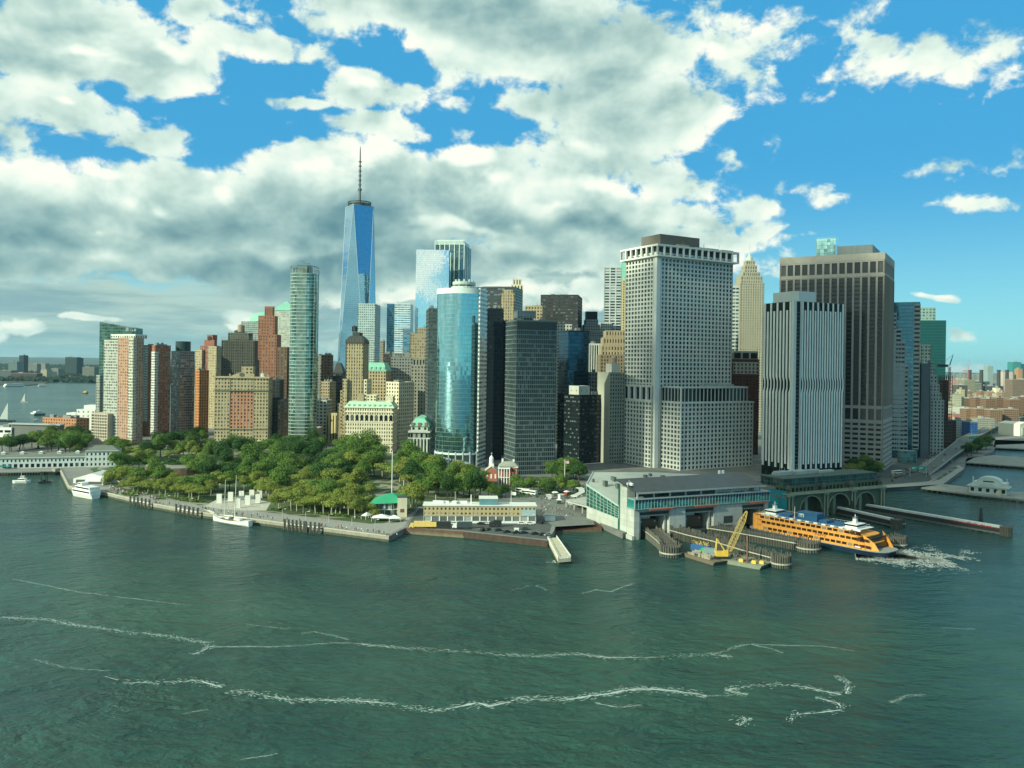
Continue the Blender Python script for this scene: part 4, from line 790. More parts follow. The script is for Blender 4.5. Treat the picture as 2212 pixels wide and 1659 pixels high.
simple('office_tower', 'tall silver slab with white vertical strips left of the green pyramid tower', 'tower', 1305.6, 1343.5, None, 578, 1150, -6, 'R', wall('silver_strip', (.48, .53, .50), .4), glass('slab_dark_glass', (.04, .06, .065), blinds=.3, blind=(.3, .34, .33)), 7.5, 3.8, .80, .62, dep=.9, mode='v', dp=35, plant=0, wname='glazing')
T = simple('stepped_tower', 'sunlit buff stone tower with a steep green copper pyramid roof', 'tower', 1328.7, 1362, None, 606, 1250, 0, 'R', wall('sunny_stone', (.55, .46, .26)), G_DARK, 3.6, 3.9, .42, .6, mode='v', dp=30, plant=0, nwin=40)
za = T.lz(1352, 553); m = MB(); w = T.w; m.loft([[(0, 0, T.top), (w+8, 0, T.top), (w+8, 30, T.top), (0, 30, T.top)], [(3, 3, T.top+7), (w+5, 3, T.top+7), (w+5, 27, T.top+7), (3, 27, T.top+7)], [(w*.5+3, 14, za), (w*.5+5, 14, za), (w*.5+5, 16, za), (w*.5+3, 16, za)]]); m.obj('pyramid_roof', W_COPPER, T.root)

# ================================================================ white grid tower with its podium
T = Tower('office_tower', 'huge white concrete grid tower with overhanging cornice above a wide podium', 'tower', 1350.5, 1420, 1584, 546, 755, 30, 'L'); w, dp, zt = T.w, T.dp, T.top; TG = T
G55 = glass('grid_glass', (.018, .03, .032), blinds=.2, blind=(.12, .14, .13), rough=.15); Wg = wall('white_grid_concrete', (.62, .64, .58), streak=.6, var=.12)
zmid = T.lz(1420, 838)
facade(T.root, 0, w, 0, dp-1, zmid, zt, Wg, G55, 4.55, 3.95, .64, .64, dep=1.15, nwin=100, roof=W_ROOF, faces='FLRB')
m = MB(); m.box(-.9, 3.4, -.9, 3.2, 0, zt+1); m.box(4.6, 5.6, -.5, .4, 0, zt); m.box(-.5, .4, 4.6, 5.6, 0, zt); m.obj('corner_column', wall('white_column_stone', (.66, .68, .63), streak=.5, var=.08), T.root)
# cornice: hollow band of big openings
zc0, zc1 = zt-2, T.lz(1420, 527.5); m = MB(); o = 4.
m.box(-o+1, w+o, -o, dp+o, zc1-1.6, zc1); m.box(-o+1, w+o, -o, dp+o, zc0-1.4, zc0)
for k in range(14):
    x = -o+1+k*(w+2*o-2.6)/13; m.box(x, x+1.6, -o, -o+1.6, zc0, zc1-1.6); m.box(x, x+1.6, dp+o-1.6, dp+o, zc0, zc1-1.6)
for k in range(8):
    y = -o+k*(dp+2*o-1.6)/7; m.box(-o+1, -o+2.6, y, y+1.6, zc0, zc1-1.6); m.box(w+o-1.6, w+o, y, y+1.6, zc0, zc1-1.6)
m.obj('cornice_band', wall('white_column_stone', (.66, .68, .63)), T.root)
block(T.root, 'recessed_storey', 1, w-1, 1, dp-1, zc0-.2, zc1-1.7, W_DGREY)
block(T.root, 'roof_box', T.lx(1426, 530, 10), T.lx(1511, 530, 10), 10, dp-10, zc1, T.lz(1460, 509, 10), wall('brown_grey_box', (.12, .11, .095), .7))
rooftop(T.root, -3, w, -3, 9, zc1, 8, 31, W_TAN2, 2.5)
# middle glazed storey and podium
yp = -26.; xpe = T.lx(1628, 871, yp); zp = T.lz(1480, 871, yp); xp0 = T.lx(1471, 871, yp)
z1 = T.lz(1480, 837, yp+2)
facade(T.root, xp0, xpe, yp, dp, 0, zp, Wg, G55, 4.55, 3.95, .64, .64, dep=1.15, roof=W_ROOF, wallname='podium_wall', wname='podium_window')
facade(T.root, -3, xp0-.02, 1.5, dp-.5, 0, zp-.03, Wg, G55, 4.4, 3.95, .64, .64, dep=1.15, roof=W_ROOF, wallname='podium_side_wall', wname='podium_window')
xm1 = T.lx(1615, 840, yp+1)
facade(T.root, xp0+.8, xm1, yp+1, dp-2, zp+.2, z1, wall('mullion_white', (.60, .64, .60), .4), glass('mech_glass', (.02, .03, .03), blinds=0), 4.55, z1-zp, .86, .86, dep=.8, mode='v', roof=W_ROOF, wallname='upper_podium_frame', wname='glazing')
facade(T.root, -2, xp0+.7, 2, dp-2, zp+.2, z1+.4, wall('white_column_stone', (.66, .68, .63)), G_DARK, 9, z1-zp, .7, .8, dep=2.5, mode='v', wallname='louvre_wall', wname='glazing')
m = MB(); m.box(xp0-.5, xp0+.8, yp-.5, yp+.8, 0, z1); m.box(xp0-.5, xpe+.4, yp-.6, yp+.3, zp-.6, zp+.7); m.box(xp0, xm1+.3, yp+.5, yp+1.3, z1-.6, z1+.5); m.obj('white_edges', wall('white_column_stone', (.66, .68, .63)), T.root)
rooftop(T.root, w*.45, xpe-6, yp+8, -3, z1, 9, 8, W_CONC, 3.2)
# tan and silver towers behind
simple('office_tower', 'thin silver and black tower edge right of the white grid tower', 'tower', 1575, 1597, None, 620, 900, 0, 'R', wall('silver_band', (.50, .56, .53), .4), G_BLUE, 4, 3.9, .8, .5, mode='h', dp=30, plant=2, wname='glazing')
T = simple('stepped_tower', 'slender stone skyscraper with a stepped art deco crown and thin spire', 'tower', 1600, 1651, None, 612, 1200, 0, 'R', wall('spire_stone', (.36, .34, .25)), G_DARK, 3.4, 3.8, .42, .55, mode='v', dp=36, plant=0, nwin=60)
for k, (a, b, y) in enumerate(((1603, 1648, 597), (1608, 1644, 588), (1613, 1639, 573), (1617, 1635, 562))):
    facade(T.root, T.lx(a, y), T.lx(b, y), 2.5+2.5*k, 33-2.5*k, T.top-1, T.lz(1626, y), wall('spire_stone', (.36, .34, .25)), G_DARK, 3.2, 5, .4, .6, mode='v', wallname='crown_wall', wname='glazing', roof=None)
cx = T.lx(1626.5, 560); m = MB(); z0_, z1_, z2_ = T.lz(1626, 562), T.lz(1626, 549), T.lz(1626, 518); m.lathe(cx, 17, [(5.6, z0_), (4.8, z0_+5), (2.4, z1_), (.7, z1_+3), (.35, z1_+6), (.2, z2_)], 8); m.obj('spire', wall('spire_metal', (.42, .48, .42), .4), T.root)
T = simple('office_building', 'dark red brick building with a white balustrade storey on top', 'office building', 1583, 1640, None, 778, 880, 0, 'R', wall('dark_red_brick', (.11, .045, .035)), G_DARK, 3.6, 4, .3, .4, dp=40, plant=0)
facade(T.root, 0, T.w, -.3, T.dp, T.top-15, T.top-3, W_CONC, G_DARK, 3.8, 4, .5, .6, dep=.6, wallname='upper_wall', wname='glazing', roof=None)
facade(T.root, 1, T.w-1, 1, T.dp-1, T.top, T.lz(1610, 760), W_CONC, G_DARK, 9, 9, .8, .7, wallname='top_storey', wname='glazing', roof=wall('brown_cap', (.13, .08, .06)))

# ================================================================ striped white tower
T = Tower('office_tower', 'white and black vertically striped tower with chamfered corners and a pinched waist', 'tower', 1640, 1716, 1831, 651, 690, 24, 'L'); w, dp, zt = T.w, T.dp, T.top; TS = T
c = 9.; poly = [(0, 0), (w-4, 0), (w, 5), (w, dp-c), (w-c, dp), (6, dp), (0, dp-6)]
m = MB(); m.prism([(p[0], p[1]) for p in poly], 0, zt); m.obj('glass_core', glass('stripe_glass', (.008, .018, .018), blinds=.1, blind=(.05, .07, .065), panel=(1.8, 3.7), spec=.15, rough=.35), T.root)
Wf = wall('white_fin_stone', (.80, .82, .76), streak=.3, var=.08); zw0, zw1 = T.lz(1720, 846), T.lz(1720, 817)
def fins(name, a, b, nfin, fw=.95):
    (ax, ay), (bx, by) = a, b; L = math.hypot(bx-ax, by-ay); ux, uy = (bx-ax)/L, (by-ay)/L; nx, ny = uy, -ux
    for k in range(nfin):
        m = MB(); u = (k+.5)*L/nfin; fw = L/nfin*.25; lo = 12. if k % 2 else 8.
        prof = [(lo, .55, fw), (zw0-1, .55, fw), (zw0+3, .5, .5), (zw1-3, .5, .5), (zw1+1, .55, fw), (zt-(7 if k % 2 else 0), .55, fw)]
        rings = []
        for z, dd, hw_ in prof:
            sh = 1.0 if z > zw0 and z < zw1 else 0.
            p = lambda uu, o: (ax+ux*(uu+sh)+nx*o, ay+uy*(uu+sh)+ny*o, z)
            rings.append([p(u-hw_, -.2), p(u-hw_, dd), p(u+hw_, dd), p(u+hw_, -.2)])
        m.loft([list(reversed(r_)) for r_ in rings]); m.obj('fin', Wf, T.root)
fins('front', (7.6, 0), (w-4, 0), 17); fins('left', (0, dp-6), (0, 2.), 9); fins('right', (w, 5), (w, dp-c), 8); fins('corner', (6-0., dp), (0, dp-6), 2)
m = MB(); m.box(-1.2, 1.6, -1.2, 1.8, 0, zt+.5); m.box(6.4, 7.4, -.9, .2, 0, zt); m.obj('corner_shaft', wall('white_shaft', (.60, .64, .60), streak=.3, var=.06), T.root)
m = MB(); m.prism([(p[0]*.97+w*.015, p[1]*.97+dp*.015) for p in poly], zt, zt+.4); m.obj('roof', W_ROOF, T.root)
zc = T.lz(1740, 628); m = MB(); m.prism([(w*.16, 5), (w*.48, 5), (w*.52, 9), (w*.52, dp*.75), (w*.1, dp*.75), (w*.1, 10)], zt, zc); m.obj('penthouse', wall('white_shaft', (.60, .64, .60)), T.root)
m = MB()
for k in range(40): m.box(1.7, 6.3, -.45, -.1, 12+k*(zt-18)/40, 12+k*(zt-18)/40+.35)
m.obj('service_bars', W_MECH, T.root)

# ================================================================ wide brown office tower
T = Tower('office_tower', 'wide brown concrete tower with tall dark window bays and roof glass screen', 'tower', 1685, 1912, 1932.6, 545, 745, -31, 'R'); w, dp, zt = T.w, T.dp, T.top; TW = T
zl = T.lz(1910, 880); Gb = glass('bay_glass', (.028, .032, .034), blinds=.12, blind=(.10, .10, .09), rough=.15)
facade(T.root, 0, w, 0, dp, zl, zt-20, wall('bronze_tower', (.38, .355, .31), streak=.3, var=.1), Gb, w/14., zt-20-zl, .74, .985, dep=1.4, mode='v', roof=None, wname='bay_glazing', sill=.0)
facade(T.root, 0, w, 0, dp, zt-20, zt-6, wall('bronze_tower', (.38, .355, .31), streak=.3, var=.1), Gb, w/14., 14, .74, .72, dep=1.4, roof=None, wallname='top_wall', wname='window', nwin=14)
m = MB(); m.box(-.1, w+.1, -.1, dp+.1, zt-6.2, zt); m.box(-.1, w+.1, -.15, .1, zt-21, zt-19.4); m.obj('parapet', wall('brown_parapet', (.40, .375, .32), streak=.2), T.root)
m = MB()
nn = int((zt-22-zl)/3.8)
for k in range(1, nn):
    z = zl+k*(zt-22-zl)/nn; m.box(.6, w-.6, -1.0+.25, -.2+.5, z, z+.9)
m.v = [(x, y+1.0, z) for x, y, z in m.v]; m.obj('spandrels', wall('dark_spandrel', (.05, .052, .05), .5), T.root)
m = MB()
for k in range(10): y = (k+.5)*dp/10; m.box(w-.1, w+.55, y-.7, y+.7, zl, zt-20)
m.obj('side_piers', W_BRONZE, T.root)
facade(T.root, -.05, w+.05, -.05, dp+.05, zl-14, zl, wall('bronze_tower', (.38, .355, .31), streak=.3, var=.1), Gb, w/14., 14, .74, .72, dep=1.4, roof=None, wallname='belt_wall', wname='glazing')
facade(T.root, -.1, w+.1, -.1, dp+.1, 0, zl-14, wall('bronze_tower', (.38, .355, .31), streak=.3, var=.1), Gb, w/14., 4.6, .76, .5, dep=1.6, roof=None, wallname='base_wall', wname='base_window')
block(T.root, 'roof', 1, w-1, 1, dp-1, zt-1, zt-.6, W_ROOF)
block(T.root, 'roof_box', T.lx(1808, 535, 14), T.lx(1885, 535, 14), 14, dp-8, zt-.6, T.lz(1850, 530, 14), wall('grey_blue_box', (.17, .20, .20), .5))
m = MB(); xa, xb = T.lx(1763, 540, 20), T.lx(1805, 540, 20); z0_, z1_ = zt, T.lz(1785, 515, 20)
for k in range(6):
    z = z0_+1+(z1_-z0_)*k/5
    for y in (20, 32): m.box(xa, xb, y-.08, y+.08, z, z+.18)
for k in range(8):
    x = xa+(xb-xa)*k/7
    for y in (20, 32): m.box(x-.09, x+.09, y-.09, y+.09, z0_, z1_+1)
m.obj('screen_frame', wall('screen_frame', (.22, .38, .37), .4), T.root)
m = MB(); m.box(xa, xb, 20.3, 20.5, z0_+1, z1_); m.obj('screen_panel', glass('pale_screen', (.22, .42, .44), blinds=0, rough=.2, panel=(3, 3)), T.root)
T2 = T

# ================================================================ towers along the river road
T = Tower('office_tower', 'blue glass tower with white stepped corner bands beside the brown tower', 'tower', 1925, 1988, 1992, 652, 860, -26, 'R', 30); w, dp, zt = T.w, T.dp, T.top
m = MB(); m.box(0, w, 0, dp, 0, zt); m.obj('glass_wall', glass('teal_mirror_glass', (.07, .19, .26), metal=.85, rough=.08, blinds=0, var=.25, panel=(2, 3.8), mull=(3.8, .10, 2, .05, (.04, .11, .14)), jit=.02), T.root)
Wb = wall('white_blue_band', (.36, .42, .41), .5)
for a, b, y in ((1925, 1937, 678), (1925, 1948, 712), (1925, 1956, 740), (1925, 1963, 790)):
    xa, xb = max(-6, T.lx(a, y)), T.lx(b, y)
    facade(T.root, xa, xb, -.3-.05*(b-1930)*.2, 4, 8, T.lz((a+b)/2, y), Wb, G_DARK, 9, 4.6, .9, .48, dep=.6, mode='h', roof=None, faces='FRL', wallname='banded_corner', wname='glazing')
facade(T.root, w-6, w+.4, -.6, dp, 10, zt-3, Wb, G_DARK, 9, 4.6, .9, .48, dep=.6, mode='h', roof=None, faces='FRL', wallname='banded_edge', wname='glazing')
T = Tower('office_tower', 'deep green glass tower with a lighter upper block at the right end of the skyline', 'tower', 1988, 2044, 2047, 692, 1080, -14, 'R', 30); w, dp, zt = T.w, T.dp, T.top
m = MB(); m.box(0, w, 0, dp, 0, zt); m.obj('glass_wall', glass('deep_green_glass', (.02, .10, .09), metal=.6, rough=.15, blinds=0, var=.1, panel=(3, 3.8), mull=(3.8, .1, 3, .04, (.02, .09, .08)), jit=.006), T.root)
facade(T.root, T.lx(1986, 680), T.lx(2023, 680), 4, dp, 0, T.lz(2005, 665), wall('pale_green_grid', (.22, .32, .29)), glass('pale_green_glass', (.12, .22, .19), metal=.5), 4, 4, .6, .6, wallname='upper_block', wname='glazing', roof=W_ROOF)
simple('office_block', 'cream and glass tower top between the two large glass towers', 'office block', 1991, 2011, None, 746, 970, 0, 'R', W_CREAM, G_BLUE, 3.5, 4, .6, .55, dp=20, plant=3)
simple('office_block', 'plain dark grey slab rising beside the river road', 'office block', 1990, 2009, None, 788, 880, -4, 'R', wall('slab_grey', (.13, .145, .145)), G_DARK, 60, 60, .02, .02, dp=30, plant=2, wname='glazing')
T = simple('stepped_tower', 'light grey wedding cake tower with stepped pinnacles beside the river road', 'tower', 2010, 2040, None, 866, 905, -16, 'R', wall('cake_stone', (.40, .42, .38)), G_DARK, 3.4, 3.8, .45, .55, dp=40, plant=0, nwin=60)
for k, (a, b, y) in enumerate(((2010, 2035, 850), (2010, 2031, 832), (2010, 2027, 812), (2011, 2022, 795), (2013, 2019, 782))):
    facade(T.root, max(0, T.lx(a, y)), T.lx(b, y), 1.5+1.2*k, 36-3*k, T.top-1, T.lz(2022, y), wall('cake_stone', (.40, .42, .38)), G_DARK, 3, 3.8, .45, .55, wallname='upper_wall', wname='glazing', roof=W_ROOF)
# tower under construction with crane
T = Tower('unfinished_tower', 'unfinished brown tower with open concrete floors beside the green glass tower', 'tower', 2044, 2058, None, 815, 980, 0, 'R', 26)
m = MB(); n_ = int(T.top/4)
for k in range(n_+1): m.box(0, T.w, 0, T.dp, k*T.top/n_, k*T.top/n_+.5)
m.obj('floor_slab', wall('raw_concrete', (.13, .10, .08)), T.root); m = MB()
for x in range(4):
    for y in range(4): m.box(x*T.w/3-.3+(x == 0)*.35-(x == 3)*.35, x*T.w/3+.3+(x == 0)*.35-(x == 3)*.35, y*T.dp/3-.3+(y == 0)*.35-(y == 3)*.35, y*T.dp/3+.3+(y == 0)*.35-(y == 3)*.35, 0, T.top+2)
m.box(2, T.w-2, 6, 18, 0, T.top-4); m.obj('column', wall('raw_brown', (.10, .065, .05)), T.root)
def crane(name, label, x, y, d, yb, yj, dirx, mat, zbase):
    P = at(x, y, d); t = thing(name, label, 'crane', (P.x, P.y, zbase)); hh = P.z-zbase
    m = MB()
    for sx, sy in ((-1, -1), (1, -1), (1, 1), (-1, 1)): m.bar((sx, sy, 0), (sx, sy, hh), .25)
    for k in range(int(hh/3)): m.bar((-1, -1, k*3), (1, -1, k*3+3), .15); m.bar((1, -1, k*3), (-1, -1, k*3+3), .15)
    m.obj('mast', mat, t); m = MB(); J = at(*yj, d)-P; J = Vector((J.x, 0, hh+J.z))
    for o in (-.9, .9): m.bar((0, o, hh+1), J, .3)
    m.bar((0, 0, hh+2.4), J, .25); m.obj('jib', mat, t)
    m = MB(); m.box(min(-dirx*14, 2), max(-dirx*14, -2), -1.4, 1.4, hh-.5, hh+2.5); m.obj('counterweight', mat, t)
    m = MB(); m.bar((-dirx*10, 0, hh+2), (J.x*.98, 0, J.z), .12); m.obj('tie', mat, t)
crane('tower_crane', 'dark green tower crane above the unfinished tower', 2051, 792, 985, 0, (2059, 766), 1, W_DGREY, 60)
crane('tower_crane', 'distant red and white tower crane among the chimneys', 2091, 802, 2300, 0, (2095, 775), 1, wall('crane_red', (.5, .16, .12)), 10)
# ================================================================ waterfront buildings
class Fr:
    """local frame thing along the ground line a -> b"""
    def __init__(s, name, label, cat, a, b, z=0., group=None):
        d = Vector((b[0]-a[0], b[1]-a[1])); s.L = d.length; s.th = math.atan2(d.y, d.x)
        s.root = thing(name, label, cat, (a[0], a[1], z), s.th, group); s.a = Vector((a[0], a[1])); s.e1 = d.normalized(); s.e2 = Vector((-s.e1.y, s.e1.x)); s.z = z
    def lx(s, x, y, ly=0.):
        t = scr(x, y)[0]; o = s.a+s.e2*ly; return (t*o.y-o.x)/(s.e1.x-t*s.e1.y)
    def loc(s, P): d = Vector((P[0], P[1]))-s.a; return Vector((d.dot(s.e1), d.dot(s.e2), P[2]-s.z))
W_TERM = wall('terminal_concrete', (.42, .45, .41), .75, .16, streak=.6, scale=.1, joints=(6., 3.2)); W_WOOD = wall('weathered_piles', (.095, .095, .078), .9, .4, streak=.8, scale=.5)
M_WHITE = paint('white_paint', (.72, .74, .69)); M_RED = paint('red_orange_paint', (.42, .08, .04)); M_YEL = paint('yellow_paint', (.62, .42, .06)); M_DK = paint('dark_paint', (.02, .025, .025)); M_BLUE = paint('blue_paint', (.02, .10, .26))
# ---------------- ferry terminal
F = Fr('ferry_terminal', 'grey concrete ferry terminal with three slips under a teal glass band', 'ferry terminal', (68, 453), (153, 491)); L = F.L; rt = F.root
op = [(F.lx(1381, 1130), F.lx(1446, 1130)), (F.lx(1480, 1130), F.lx(1542, 1130)), (F.lx(1603, 1120), F.lx(1651, 1120))]
m = MB(); xs = [0]+[q for o in op for q in o]+[L]
for k in range(0, len(xs), 2): m.box(xs[k], xs[k+1], 0, 14+.1*k, -1.5, 17)
for o in op: m.box(o[0]-.02, o[1]+.02, 1.2, 13, 14.6, 16.9); m.box(o[0]+1.2, o[0]+2.2, 2, 10, -1, 13); m.box(o[1]-2.2, o[1]-1.2, 2, 10, -1, 13); m.box(o[0]+.01, o[1]-.01, 1.6, 3, 12.2, 13)
m.box(.5, L-.5, 38, 40, -1, 16.8); m.box(L-.9, L-.02, 14, 38, 0, 16.9); m.box(.3, L-1, 13.5, 39, 16.2, 16.95)
m.obj('wall', W_TERM, rt)
m = MB()
for o in op: m.box(o[0]+.02, o[1]-.02, .9, 1.5, 11.4+1.8, 14.7)
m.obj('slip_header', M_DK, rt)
m = MB()
for o in op: m.box(o[0]+.1, o[1]-.1, 14.5, 37.9, -1.4, 16)
for o in op: m.f = m.f
m2 = MB()
for o in op: m2.box(o[0]+.1, o[1]-.1, 36, 37.8, -1, 16)
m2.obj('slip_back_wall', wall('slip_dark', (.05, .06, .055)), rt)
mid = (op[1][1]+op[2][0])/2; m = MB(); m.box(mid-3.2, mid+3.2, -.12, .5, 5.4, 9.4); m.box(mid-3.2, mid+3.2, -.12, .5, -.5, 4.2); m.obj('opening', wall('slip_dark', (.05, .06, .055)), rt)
# glass band
m = MB(); m.box(-.35, L+.3, -.9, 6, 17.05, 22); m.obj('glass_band', glass('band_glass', (.03, .22, .21), metal=.15, blinds=.25, blind=(.05, .30, .27), panel=(3.6, 1.65), rough=.12, jit=.01), rt)
m = MB(); m.box(-.4, L+.35, -1.0, -.2, 20.5, 22.02); m.obj('dark_window_band', glass('band_dark_glass', (.012, .03, .07), blinds=0, rough=.1), rt)
m = MB()
for k in range(46): x = k*L/45.; m.box(x-.07, x+.07, -1.12, -.9, 17.1, 22.0)
m.box(-.6, L+.6, -1.4, 6, 22.05, 22.5); m.box(-.5, L+.5, -1.2, 6.2, 16.7, 17.04); m.box(-.6, .0, -1.3, -.7, 17, 22.1); m.obj('mullion', wall('mullion_steel', (.28, .36, .35), .4), rt)
for o in op: q = MB(); q.box(o[0]+(o[1]-o[0])*.28, o[1]+1.5, -1.9, -1.2, 16.0, 16.75); q.obj('orange_sign_bar', M_RED, rt)
# solar roof on columns
m = MB(); m.loft([[(1.5, 0, 25.3), (L-2, 0, 25.3), (L-2, 0, 25.7), (1.5, 0, 25.7)], [(1.5-3, 18, 30.8), (L-6, 18, 30.8), (L-6, 18, 31.2), (1.5-3, 18, 31.2)]])
m.obj('solar_roof', glass('solar_panel', (.014, .024, .028), metal=.1, blinds=0, rough=.3, panel=(3.1, 50), mull=(900, 0, 3.1, .04, (.16, .20, .20)), jit=.004), rt)
m = MB(); m.box(1.2, L-1.8, -.35, .0, 25.0, 25.9)
for k in range(9): x = 3+k*(L-8)/8; m.box(x-.4, x+.4, 1.2, 2, 22.4, 25.4); m.box(x-.4, x+.4, 14, 14.8, 17, 29.2)
m.box(2, L-6, 15.5, 16, 17, 29.3); m.obj('roof_frame', wall('terminal_steel', (.34, .38, .36), .5), rt)
m = MB(); m.box(L*.28, L*.62, 5, 10, 22.4, 24.8); m.obj('upper_room', wall('upper_room', (.06, .10, .11), .4), rt)
m = MB(); m.box(L*.64, L*.86, 5, 9, 22.4, 23.8); m.box(L-7, L-3, 4, 9, 22.4, 25.2); m.obj('roof_room', M_WHITE, rt)
# left block
b0, b1 = F.loc((61.6, 466.7, 0)).y, 0
m = MB(); m.box(-.2, 5, 7.2, b0, -1, 27.7); m.box(-1.4, .05, -.3, b0+2, -1.5, 2.2); m.obj('corner_block', W_TERM, rt)
m = MB(); m.box(-.35, .9, b0-.8, b0+1.2, 2, 27.6); m.obj('glass_strip', glass('green_slot_glass', (.01, .07, .055), blinds=0), rt)
m = MB()
for x, y in ((.5, 8), (1.5, 10), (3, 9), (4, 12)): m.bar((x, y, 27.7), (x, y, 30+abs(x)*.3), .12); m.lathe(x, y, [(.1, 29), (.5, 29.4), (.1, 29.9)], 8)
m.lathe(3.4, 8.6, [(.2, 28), (1.3, 28.6), (1.3, 29.6), (.2, 30.2)], 12); m.obj('antenna', M_WHITE, rt)
# sloping green glass side hall and big grey roof
PL = [F.loc(p) for p in ((61.6, 466.7, 16.5), (46.4, 501, 23.4), (55.7, 557, 23.6), (97, 561, 23.6), (150, 548, 23.2))]+[Vector((L-1, 17, 22.3)), Vector((.3, b0+.4, 16.4))]
m = MB(); n = len(PL); m.v = [tuple(p) for p in PL]+[tuple(p-Vector((0, 0, .9))) for p in PL]
c = sum(PL, Vector())/n; m.v += [(c.x, c.y, 22.4)]
m.f = [(k, (k+1) % n, 2*n) for k in range(n)]+[(k, n+k, n+(k+1) % n, (k+1) % n) for k in range(n)]; m.f = [f[::-1] for f in m.f]
m.obj('roof', wall('terminal_roof', (.36, .39, .34), .8, .12, streak=.1, scale=.08), rt)
a, b = PL[0], PL[1]; dd = (b-a); du = Vector((dd.x, dd.y, 0)).normalized(); nn = Vector((-du.y, du.x, 0)) if Vector((-du.y, du.x, 0)).x < 0 else Vector((du.y, -du.x, 0))
m = MB(); m.quad(tuple(Vector((a.x, a.y, 9.2))), tuple(Vector((b.x, b.y, 10.4))), (b.x, b.y, b.z-.9), (a.x, a.y, a.z-.9)); e = PL[2]; m.quad((b.x, b.y, 10.4), (e.x, e.y, 10.4), (e.x, e.y, e.z-.9), (b.x, b.y, b.z-.9)); m.obj('green_glass_hall', glass('hall_glass', (.012, .085, .065), blinds=.1, blind=(.03, .16, .13), panel=(2.4, 2.2), rough=.08), rt)
m = MB(); N_ = 9
for k in range(N_+1):
    p = a.lerp(b, k/N_); zb_ = 9.2+1.2*k/N_; m.bar((p.x+nn.x*.25, p.y+nn.y*.25, zb_), (p.x+nn.x*.25, p.y+nn.y*.25, p.z-.5), .2)
for r_ in range(1, 5):
    pa = Vector((a.x, a.y, 9.2+(a.z-1-9.2)*r_/5)); pb = Vector((b.x, b.y, 10.4+(b.z-1-10.4)*r_/5)); m.bar(pa+nn*.2, pb+nn*.2, .1)
m.bar(a+nn*.3-Vector((0, 0, .2)), b+nn*.3-Vector((0, 0, .2)), .6); m.bar(b+nn*.3, PL[2]+nn*.2, .5); m.obj('hall_frame', wall('hall_frame', (.36, .46, .42), .4), rt)
m = MB(); m.loft([[(p.x+o, p.y, z) for o, z in ((0, 0), (14, 0), (14, zt_), (0, zt_))] for p, zt_ in ((a, 9.1), (b, 10.3))]); m.obj('hall_base', W_TERM, rt)
m = MB(); q = random.Random(4)
for k in range(16):
    m = MB(); x, y = q.uniform(5, 62), q.uniform(24, 80); s_ = q.uniform(.8, 2.2); m.box(x, x+s_, y, y+s_*1.4, 22, 24.4+q.random()*1.6); m.obj('roof_vent', wall('roof_vent', (.10, .12, .11)), rt)
# curved ramp in front-left of the hall
m = MB(); R_ = []
for k in range(13):
    t_ = k/12; p = Vector(gp(1296, 1106, 8.)).lerp(gp(1222, 1080, 8.), t_); p2 = Vector(gp(1290, 1084, 8.5)).lerp(gp(1262, 1072, 8.), t_)
    zt_ = 9.2-1.6*t_; R_.append([(p.x, p.y, zt_-.8), (p2.x, p2.y, zt_-.8), (p2.x, p2.y, zt_), (p.x, p.y, zt_)])
rp = thing('ramp', 'raised pale walkway ramp curving up to the terminal hall', 'ramp', (0, 0, 0)); m.loft(R_); m.obj('deck', W_TERM, rp); m = MB()
for k in (0, 3, 6, 9, 12): p = R_[k][0]; m.box(p[0], p[0]+.7, p[1]+1, p[1]+1.7, 1, p[2]-.7)
for a_, b_ in zip(R_, R_[1:]): m.bar(Vector(a_[3])+Vector((0, 0, .9)), Vector(b_[3])+Vector((0, 0, .9)), .12); m.bar(Vector(a_[3]), Vector(a_[3])+Vector((0, 0, .9)), .1)
m.obj('rail', W_TERM, rp)
wr = thing('walkway', 'long curved white canopy walkway across the plaza', 'canopy', (0, 0, 0)); m = MB(); W0 = [gp(1157, 1040, 8), gp(1190, 1043, 8), gp(1215, 1046, 8), gp(1240, 1050, 8), gp(1256, 1056, 8), gp(1257, 1064, 8), gp(1240, 1073, 8)]
for a_, b_ in zip(W0, W0[1:]):
    d_ = (b_-a_).normalized(); n_ = Vector((-d_.y, d_.x, 0))*2.0; m.loft([[a_+n_, a_-n_, a_-n_+Vector((0, 0, .5)), a_+n_+Vector((0, 0, .5))], [b_+n_, b_-n_, b_-n_+Vector((0, 0, .5)), b_+n_+Vector((0, 0, .5))]])
m.obj('canopy_roof', wall('canopy_white', (.55, .58, .53), .6), wr); m = MB()
for a_ in W0: m.bar((a_.x, a_.y, 3), (a_.x, a_.y, 8), .25)
m.obj('post', W_TERM, wr)

# ---------------- ferries resting inside the slips
def slip_ferry(cx, label):
    p = F.a+F.e1*cx+F.e2*6; t = thing('ferry', label, 'ferry', (p.x, p.y, 0), F.th)
    m = MB(); m.loft([[(-w_, y, z) for z in (0,)]+[(w_, y, 0), (w_, y, 3), (-w_, y, 3)] for y, w_ in ((-9, 1), (-5, 5), (2, 7.5), (28, 7.5))]); m.obj('hull', paint('ferry_hull_dark', (.03, .035, .04)), t)
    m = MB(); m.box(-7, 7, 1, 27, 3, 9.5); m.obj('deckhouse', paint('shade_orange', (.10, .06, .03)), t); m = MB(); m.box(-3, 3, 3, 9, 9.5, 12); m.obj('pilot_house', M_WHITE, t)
    for x in (-4.5, 4.5): m = MB(); m.box(x-.35, x+.35, .3, 1, 8.0, 8.6); m.obj('deck_lamp', M_WHITE, t)
slip_ferry((op[0][0]+op[0][1])/2, 'dark ferry bow parked inside the leftmost terminal slip'); slip_ferry((op[1][0]+op[1][1])/2, 'dark ferry bow parked inside the middle terminal slip')

